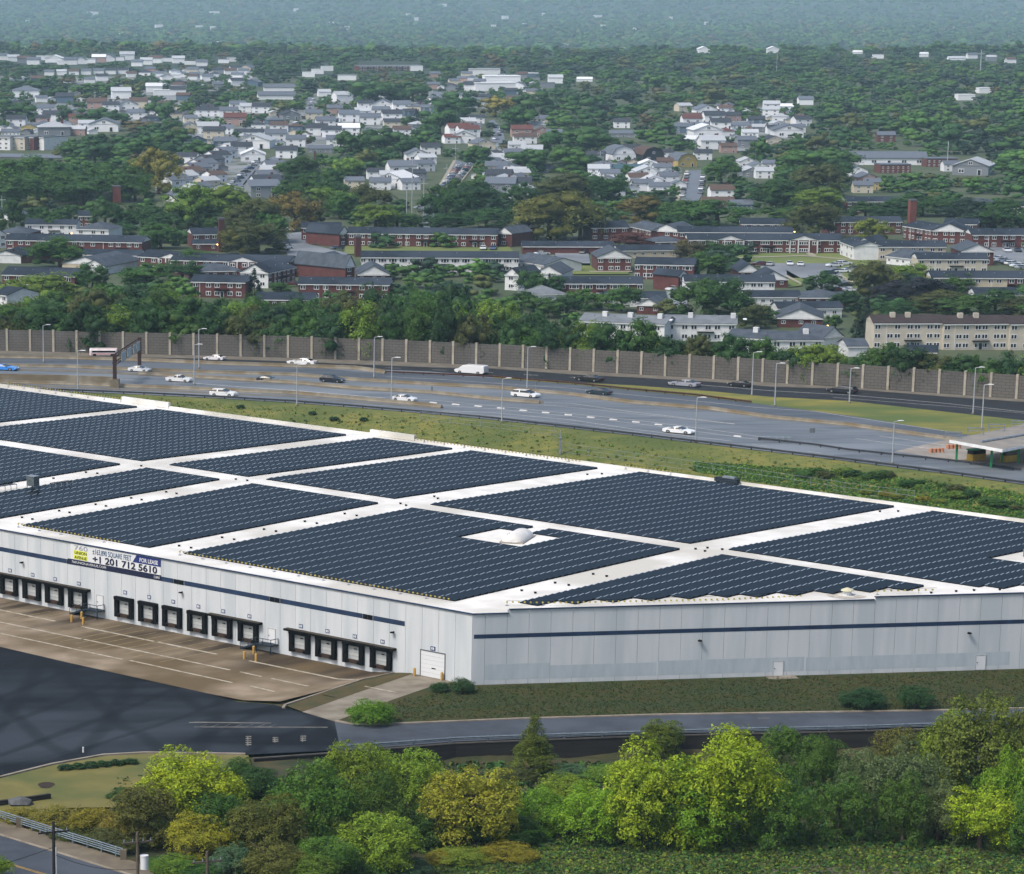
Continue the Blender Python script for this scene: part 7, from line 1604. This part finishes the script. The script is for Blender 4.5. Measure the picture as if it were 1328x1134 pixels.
M_yard = mat('yard_paving', '#6f7274', '#3f4a2e', 0.11, 0.9, coord='World', detail=9, lo=0.44, hi=0.56, c3='#7d8082', scale3=0.04)
for a, b, c, d in HZ:
    q = [(a + 8, b + 1), (c - 4, b - 1), (c + 6, (b + d) / 2), (c - 8, d - 1), ((a + c) / 2, d + 2), (a + 4, d - 2), (a - 6, (b + d) / 2)]; far_flat([(x, y) for x, y in q[::-1]], 'yard_ground', M_yard, 0.14 + 0.02 * HZ.index((a, b, c, d)))
GAR = []
for _ in range(6000):
    a, b, c, d = HZ[int(r3.integers(len(HZ)))]; u, v = r3.uniform(a, c), r3.uniform(b, d); w_ = (v + 39) / 239 * 13 * r3.uniform(.8, 1.2)
    if any(abs(q[0] - u) < (q[2] + w_) * .3 and abs(q[1] - v) < 4.0 for q in HOUSES) or any(abs(q[0] - u) < w_ and abs(q[1] - v) < 4 for q in GAR) or any(p0 < u < p1 and q0 - 2 < v < q1 + 3 for p0, q0, p1, q1 in BLD): continue
    GAR.append((u, v, w_))
    if len(GAR) > 250: break
GP = None
for u, v, w_ in GAR:
    p = GF(u, v)
    if GP is None:
        t = GP = thing('garage'); m = MB(); m.bx(-2.6, 2.6, -3, 3, -1.5, 1.9); m.build('wall', M_hw, t); roof_gable(-2.6, 2.6, -3, 3, 1.91, 1.0, 'y').build('roof', M_hr, t); gable_face(-2.6, 2.6, -3, 1.9, 1.0).build('gable', M_hw, t)
    else: t = copy_tree(GP)
    k = w_ / pxm(p) / 5.2; t.location = p; t.scale = (k, k, k); t.rotation_euler = (0, 0, r3.uniform(-.4, .4)); wl, rf_ = 'wwwcg'[int(r3.integers(5))], 'gdpn'[int(r3.integers(4))]
    for c in t.children: c.color = C(HR[rf_][1]) if c.name.startswith('roof') else C(HW[wl][1])
    reg(t, f'small {HW[wl][0]} garage with {HR[rf_][0]} roof', u, v - 2, 'garage', 'garages between the houses')
HCP = {}
for u, v, w_, kind, wl, rf_, turn in sorted(HOUSES, key=lambda q: -q[1]):
    p = GF(u, v); s = pxm(p); wr = {'s': 10, 'f': 8.5, 'h': 10, 'g': 8.5, 'b': 22, 'l': 20, 't': 10}[kind]
    big = v > 140; key = (kind, big)
    if key not in HCP: t = HCP[key] = house(kind, big)
    else: t = copy_tree(HCP[key])
    k = w_ / s / wr; k = k if kind in 'bl' else k * 1.04; hz_ = max(0.75, min(1.5, k)) if kind not in 'bl' else max(0.8, min(1.25, k))
    t.location = p; t.rotation_euler = (0, 0, math.radians(turn + r2.uniform(-5, 5))); t.scale = (k, max(0.7, min(1.5, k)), hz_)
    cw, cr = C(HW[wl][1]), C(HR[rf_][1]); j = r2.uniform(.88, 1.1)
    for c in t.children: c.color = tuple(x * j for x in (cr if c.name.startswith('roof') else cw)[:3]) + (1,)
    noun = {'b': 'flat roofed building', 'l': 'long low building', 'g': 'gambrel house'}.get(kind, 'house')
    reg(t, f'{HW[wl][0]} {noun} with {HR[rf_][0]} roof', u, v - 4, 'building' if kind in 'bl' else 'house', 'houses of the town'); protect(u - w_ * .55, v - 4.6 * hz_ * s * 1.0, u + w_ * .55, v - 1.5)
# brick school, corner block of shops, striped solar roof
t = apt(466, 86, 548, 85.5, 18, 'long three storey brick school building far beyond the houses', fl=2, wall='b', roof='p', typ='flat', nw=22, name='school_building', cat='school', group='large buildings of the town'); apt(463, 85, 478, 85, 16, 'darker brick end block of the far school', wall='b', roof='n', typ='flat', name='school_building', cat='school', group='large buildings of the town', nw=3)
for x0, x1, wl, lab in ((-14, 13, 'w', 'white and red corner of the shop block at the left edge'), (13, 32, 'g', 'beige bay of the shop block with dark windows'), (32, 44, 'b', 'red brick bay of the shop block'), (44, 57, 'w', 'white bay with lit shopfront at the end of the shop block')): apt(x0, 178, x1, 178.6, 16, lab, fl=3, wall=wl, roof='p', typ='flat', nw=max(1, int((x1 - x0) / 9)), name='shop_building', cat='shops', group='bays of the corner shop block')
# masts and poles
for u, vb, vt, lab, k in ((527, 290, 236, 'tall grey pylon pole, left of the pair over the longest brick building', .16), (534, 280, 205, 'leaning utility mast beside the pylon poles', .14), (549, 283, 232, 'tall pale pylon pole, right of the pair over the longest brick building', .16), (1228, 222, 184, 'white mast above the striped roof', .22), (1271, 100, 66, 'white cell tower with cross arms in the far trees', .5), (1007, 96, 70, 'thin mast standing out of the far trees', .2), (219, 182, 170, 'short white pole in the trees by the white houses', .2), (231, 290, 258, 'wooden utility pole beside the small street at left', .13), (3, 290, 255, 'pale utility pole at the left edge above the hip roof', .15), (902, 205, 178, 'pale flag pole before the yellow gambrel house', .13), (778, 218, 196, 'utility pole with crossarm left of the white gambrel house', .18), (620, 205, 182, 'dark utility pole on the upper street', .14), (579, 250, 214, 'utility pole at the left kerb of the long street', .12), (590, 228, 188, 'utility pole high on the long street', .12)):
    p = GF(u, vb); s = pxm(p); h_ = (vb - vt) / s; t = thing('mast', p, 0, lab, 'mast', 'masts and poles of the town')
    m = MB(); m.tube((0, 0, -1), (0, 0, h_), k * 1.15, k * 0.75, n=6); m.build('pole', M_pole if 'wood' not in lab and 'dark' not in lab else M_wood, t)
    if 'cross' in lab or 'utility' in lab or 'pylon' in lab:
        m = MB(); w2_ = 3.2 if 'cell' in lab else 1.3; m.box((0, 0, h_ * 0.86), (w2_ * 2, 0.3, 0.5 if 'cell' in lab else 0.16)); m.build('crossarm', M_pole, t)

# ------------------------------------------------------------ trees of the town, the large ones by hand
MT = [(16, 303, 262, 34, 'd'), (50, 292, 268, 30, 'd'), (87, 288, 266, 32, 'd'), (66, 306, 275, 40, 'g'), (137, 298, 256, 42, 'd'), (78, 348, 312, 76, 'g'), (52, 396, 358, 92, 'lg'), (120, 378, 345, 48, 'd'), (157, 308, 288, 38, 'd'), (185, 298, 262, 60, 'd'), (213, 304, 278, 52, 'd'), (208, 323, 292, 50, 'g'), (190, 374, 341, 62, 'g'), (30, 256, 208, 84, 'g'), (95, 258, 210, 92, 'd'), (150, 260, 214, 72, 'g'), (12, 250, 205, 60, 'g2'), (130, 252, 211, 62, 'g'), (60, 262, 222, 70, 'g2'), (110, 266, 228, 72, 'd'), (24, 268, 232, 66, 'd'), (175, 262, 226, 50, 'g2'),
 (100, 208, 177, 54, 'd'), (128, 206, 165, 62, 'd2'), (160, 207, 171, 62, 'd'), (142, 211, 184, 60, 'g2'), (188, 206, 169, 46, 'd'), (84, 202, 180, 40, 'ol2'), (205, 252, 194, 58, 'y'), (230, 190, 163, 44, 'd'), (258, 209, 177, 52, 'd'), (226, 206, 176, 44, 'd2'), (240, 184, 158, 40, 'ol2'), (22, 155, 122, 58, 'd'), (120, 161, 134, 52, 'd'), (148, 164, 138, 50, 'd'), (63, 131, 112, 30, 'd'), (84, 159, 136, 24, 'd2'), (182, 174, 151, 56, 'br'), (207, 157, 124, 42, 'd'), (224, 172, 148, 30, 'd'), (16, 120, 96, 42, 'd'), (52, 118, 96, 44, 'd'), (106, 124, 104, 36, 'g'), (128, 124, 102, 42, 'g2'),
 (242, 297, 244, 62, 'lg'), (282, 293, 242, 84, 'lg'), (265, 296, 262, 60, 'd'), (244, 295, 278, 36, 'd'), (322, 315, 262, 72, 'ol2'), (334, 329, 290, 76, 'ol2'), (350, 316, 273, 44, 'g'), (312, 330, 296, 50, 'ol'), (277, 301, 281, 20, 'g'), (382, 299, 250, 60, 'or'), (400, 292, 256, 44, 'ol2'), (426, 278, 243, 54, 'lg'), (440, 284, 252, 46, 'g'), (374, 262, 238, 42, 'g'), (395, 262, 228, 60, 'd'), (252, 354, 326, 52, 'g'), (236, 364, 338, 52, 'd'), (365, 379, 367, 28, 'g'), (385, 240, 196, 66, 'd'), (400, 250, 212, 56, 'd2'), (412, 262, 224, 56, 'g2'), (372, 232, 204, 44, 'd'), (430, 264, 232, 40, 'd'), (448, 230, 198, 40, 'lg'),
 (487, 298, 265, 56, 'lg'), (515, 297, 277, 52, 'g'), (540, 297, 280, 18, 'd'), (480, 277, 240, 50, 'ol2'), (578, 288, 238, 64, 'd'), (618, 284, 238, 66, 'd2'), (600, 276, 234, 60, 'g2'), (582, 298, 277, 48, 'd'), (630, 296, 270, 52, 'd'), (655, 294, 272, 26, 'd'), (560, 294, 280, 22, 'd2'), (712, 312, 250, 88, 'ol'), (752, 311, 262, 72, 'ol'), (730, 290, 256, 60, 'ol'), (672, 272, 238, 44, 'd'), (722, 264, 236, 72, 'ol2'), (780, 264, 233, 54, 'd'), (785, 289, 270, 38, 'd'), (830, 290, 257, 54, 'or'), (848, 290, 260, 40, 'd'), (876, 294, 260, 38, 'g'), (845, 262, 246, 38, 'd'), (815, 324, 302, 52, 'red2'), (886, 332, 311, 22, 'or'), (690, 388, 351, 40, 'd'), (714, 388, 358, 38, 'd'), (760, 402, 375, 44, 'g'), (806, 404, 372, 48, 'g'), (812, 380, 366, 38, 'ol2'), (734, 410, 385, 40, 'd2'), (706, 412, 386, 44, 'g2'), (680, 402, 378, 40, 'd'),
 (930, 294, 260, 90, 'g'), (898, 294, 260, 64, 'g'), (870, 300, 276, 40, 'd'), (1060, 278, 246, 64, 'lg'), (1012, 284, 268, 54, 'g'), (1052, 308, 266, 64, 'ol2'), (1000, 272, 236, 56, 'd'), (1030, 272, 242, 60, 'g2'), (930, 340, 314, 42, 'd'), (918, 360, 330, 54, 'g'), (894, 340, 314, 40, 'br'), (1065, 380, 353, 42, 'd'), (984, 376, 364, 22, 'd'), (915, 414, 362, 76, 'g2'), (948, 418, 368, 70, 'd'), (978, 426, 387, 50, 'ol2'), (985, 420, 398, 44, 'd'), (1132, 312, 284, 44, 'lgy'), (1196, 280, 251, 66, 'd'), (1230, 280, 256, 50, 'd'), (1250, 292, 260, 60, 'dk'), (1302, 298, 262, 64, 'd'), (1270, 296, 272, 46, 'dk'), (1325, 300, 270, 44, 'd'), (1122, 284, 262, 48, 'd'), (1160, 284, 262, 44, 'd'), (1150, 292, 270, 40, 'd2'), (1138, 390, 342, 62, 'ol2'), (1176, 374, 342, 54, 'lg'), (1182, 398, 360, 86, 'purple'), (1156, 402, 376, 44, 'purple'), (1242, 380, 355, 44, 'g'), (1212, 404, 379, 66, 'ol2'), (1250, 408, 384, 66, 'g2'), (1290, 406, 377, 56, 'd'), (1325, 410, 384, 50, 'ol2'), (1160, 416, 392, 60, 'd'), (1080, 428, 402, 26, 'g'), (1096, 404, 380, 40, 'd2'),
 (485, 136, 95, 68, 'd'), (535, 132, 99, 62, 'd'), (512, 136, 102, 54, 'd2'), (455, 202, 165, 54, 'd'), (500, 204, 157, 76, 'd'), (522, 206, 168, 46, 'd2'), (545, 197, 164, 44, 'g'), (475, 222, 189, 40, 'ol2'), (452, 228, 200, 50, 'lg'), (430, 250, 212, 42, 'd'), (590, 152, 112, 72, 'd'), (570, 174, 134, 64, 'd'), (555, 180, 158, 42, 'd'), (642, 152, 118, 52, 'y'), (668, 148, 124, 44, 'y'), (620, 214, 183, 44, 'd'), (560, 194, 177, 34, 'g'), (690, 152, 113, 66, 'd'), (672, 172, 130, 56, 'd'), (724, 172, 144, 48, 'g'), (720, 197, 162, 60, 'd'), (760, 200, 159, 78, 'd'), (680, 224, 183, 66, 'd'), (740, 224, 185, 68, 'g'), (712, 224, 208, 34, 'g2'), (732, 264, 228, 64, 'ol2'), (782, 262, 228, 58, 'd'), (758, 222, 192, 46, 'd2'), (935, 238, 196, 54, 'g'), (985, 210, 173, 34, 'd'), (1048, 226, 186, 76, 'g'), (1086, 240, 200, 60, 'd'), (1060, 254, 214, 66, 'ol2')]
for u, vb, vt, w_, key in MT:
    if 250 < vb < 425: w_, vt = w_ * 1.26, vt - (vb - vt) * 0.28
    plant(GF(u, vb), w_ * 1.05, vt, key, 'mid' if vb > 235 else 'low', group='trees of the town')
for u, vb, vt, w_, key in ((330, 385, 347, 30, 'fir'), (1122, 442, 380, 42, 'dk'), (1112, 438, 396, 30, 'dk'), (540, 159, 141, 18, 'fir'), (712, 386, 354, 24, 'fir')): plant(GF(u, vb), w_, vt, key, 'mid', 'cone', group='evergreens of the town')
# the rest of the wooded town: thrown between the houses, never over one; the largest stand alone, the others are one mass
KEYS = ['d'] * 10 + ['d2'] * 8 + ['g2'] * 8 + ['g'] * 4 + ['dk'] * 5 + ['ol2'] * 4 + ['br']
def hides(u, vb, wpx, vt, tol=0.12):
    for a, b, c, d in BLD:
        if d < vb + 1 and vt + 1 < d and vb > b:
            o = min(u + wpx * .42, c) - max(u - wpx * .42, a)
            if o > tol * (c - a): return True
        if abs((a + c) / 2 - u) < (c - a) / 2 and b < vb < d + 1: return True
    return False
cand = []; GR = {}
rr = np.random.default_rng(21)
for pas, (n, tight) in enumerate(((14500, 0.42), (29000, 0.38))):
    for _ in range(n):
        v = 58 + (304 - 58) * rr.uniform(0, 1) ** (1.55 if pas == 0 else 1.9); u = rr.uniform(-160, 1540)
        if pas == 1 and v > 250: v = 250 + (v - 250) * 3.2
        p = GF(u, v); s = pxm(p); wm = (rr.uniform(14, 27) if v < 235 else rr.uniform(9, 15)) if pas == 0 else rr.uniform(8, 15); wpx = wm * s; hpx = wm * rr.uniform(0.42, 0.62) * s; vt = v - hpx
        if hides(u, v, wpx, vt, 0.34 if v > 232 else 0.16): continue
        cell = (int(u // 40), int(v // 20)); ok = True
        for di in (-2, -1, 0, 1, 2):
            for dj in (-1, 0, 1):
                for (a, b, c) in GR.get((cell[0] + di, cell[1] + dj), ()):
                    if abs(a - u) < (c + wpx) * tight * .5 and abs(b - v) < hpx * 0.42 * (tight / .42): ok = False; break
                if not ok: break
            if not ok: break
        if ok:
            for (a, b, c, d) in PLANTS:
                if abs(a - u) < c * 0.3 and abs(b - v) < (b - d) * 0.2: ok = False; break
        if ok: GR.setdefault(cell, []).append((u, v, wpx)); cand.append((u, v, wpx, vt, p))
cand.sort(key=lambda q: -q[2])
n_alone = 16
for u, v, wpx, vt, p in cand[:n_alone]: plant(p, wpx, vt, KEYS[int(rng.integers(len(KEYS)))], 'low', group='trees of the town')
yard = []
for _ in range(5000):                        # small yard trees between the houses
    a, b, c, d = HZ[int(rr.integers(len(HZ)))]; u, v = rr.uniform(a, c), rr.uniform(b, d); p = GF(u, v); s = pxm(p); wm = rr.uniform(3.5, 8); wpx = wm * s
    if hides(u, v, wpx, v - wpx * .7, 0.3): continue
    yard.append((p.x, p.y, p.z, wm, wm * rr.uniform(.55, .85), KEYS[int(rr.integers(len(KEYS)))]))
    if len(yard) > 900: break
def mass(name, lst, nc, size, seed, tone=1.0):
    r = np.random.default_rng(seed); V = []; cols = []; lf = []; L3 = []; nv = 0; tot = []; loops = []
    for i, (x, y, z, wd, ht, key) in enumerate(lst):
        cen, rad = lobes(r, ('round', 'spread')[i % 2], 9); q = card_cloud(r, cen, rad, nc, size * r.uniform(.8, 1.25), squash=0.85).reshape(-1, 3)
        c = np.array(C(PAL[key])) * r.uniform(.8, 1.15) * tone; V.append(q * np.array([wd, wd, ht]) + np.array([x, y, z])); loops.append(np.arange(nc * 4) + nv); nv += nc * 4; tot.append(np.full(nc, 4)); cols.append(np.tile(c, (nc, 1))); lf.append(r.uniform(0, 1, nc))
        v, f = ICO; 
        if nc < 20: cen, rad = np.array([[0, 0, .42]]), np.array([.36])
        for ce, ra in zip(cen, rad): V.append((ce + v * ra * (.95 if nc < 20 else .8) * np.array([1, 1, .9])) * np.array([wd, wd, ht]) + np.array([x, y, z])); loops.append((f + nv).ravel()); nv += 12; tot.append(np.full(20, 3)); cols.append(np.tile(c, (20, 1))); lf.append(np.full(20, .4))
    me = raw_mesh(name, np.vstack(V), np.concatenate(loops), np.concatenate(tot), np.concatenate(lf), M_mass, np.vstack(cols)); o = link(name, me); o['kind'] = 'stuff'; return o
mass('town_woods', [(p.x, p.y, p.z, w_ / pxm(p), (v - vt) / pxm(p), KEYS[int(rng.integers(len(KEYS)))]) for u, v, w_, vt, p in cand[n_alone:]] + yard, 170, 0.095, 4, 1.0)
# woods of the far plain and the hillside
fl = []
for _ in range(22000):
    y = 3520 + 9000 * rr.uniform(0, 1) ** 1.1; x = y * rr.uniform(-0.13, 0.33); z = gz(x, y); u, v = proj((x, y, z))
    wd = rr.uniform(14, 30); fl.append((x, y, z - 1, wd, wd * rr.uniform(.45, .7), KEYS[int(rr.integers(len(KEYS)))]))
mass('hillside_woods', fl, 14, 0.38, 9, 1.0)
for hn, (u, v, w_) in enumerate(sorted(((36, 30, 5), (120, 19, 14), (206, 36, 10), (278, 18, 12), (258, 37, 9), (276, 38, 7), (157, 45, 5), (530, 21, 6), (540, 26, 5), (655, 24, 8), (775, 23, 10), (782, 36, 6), (870, 25, 4), (883, 37, 5), (916, 32, 5), (823, 40, 4), (450, 38, 6), (430, 32, 6), (575, 8, 8), (640, 36, 6), (680, 34, 5), (705, 20, 4), (384, 14, 6)))):
    y0, y1 = 4300, 12500
    for _ in range(40):
        ym = (y0 + y1) / 2; r = ray(u, v); x = r[0] / r[1] * ym; zz = HC + r[2] / r[1] * ym
        if zz > gz(x, ym) + 4: y0 = ym
        else: y1 = ym
    z = gz(x, ym); s = pxm((x, ym, z)); t = copy_tree(HCP[('b', False)]); k = w_ / s / 22; t.location = (x, ym, z + 5); t.rotation_euler = (0, 0, 0.2); t.scale = (k, k, max(1.2, k)); 
    for c in t.children: c.color = (0.7, 0.7, 0.7, 1)
    tag(t, f'tiny white building on the hazy hillside, {ORD[hn]} from the left', 'building', 'white buildings on the far hillside')
write_labels()
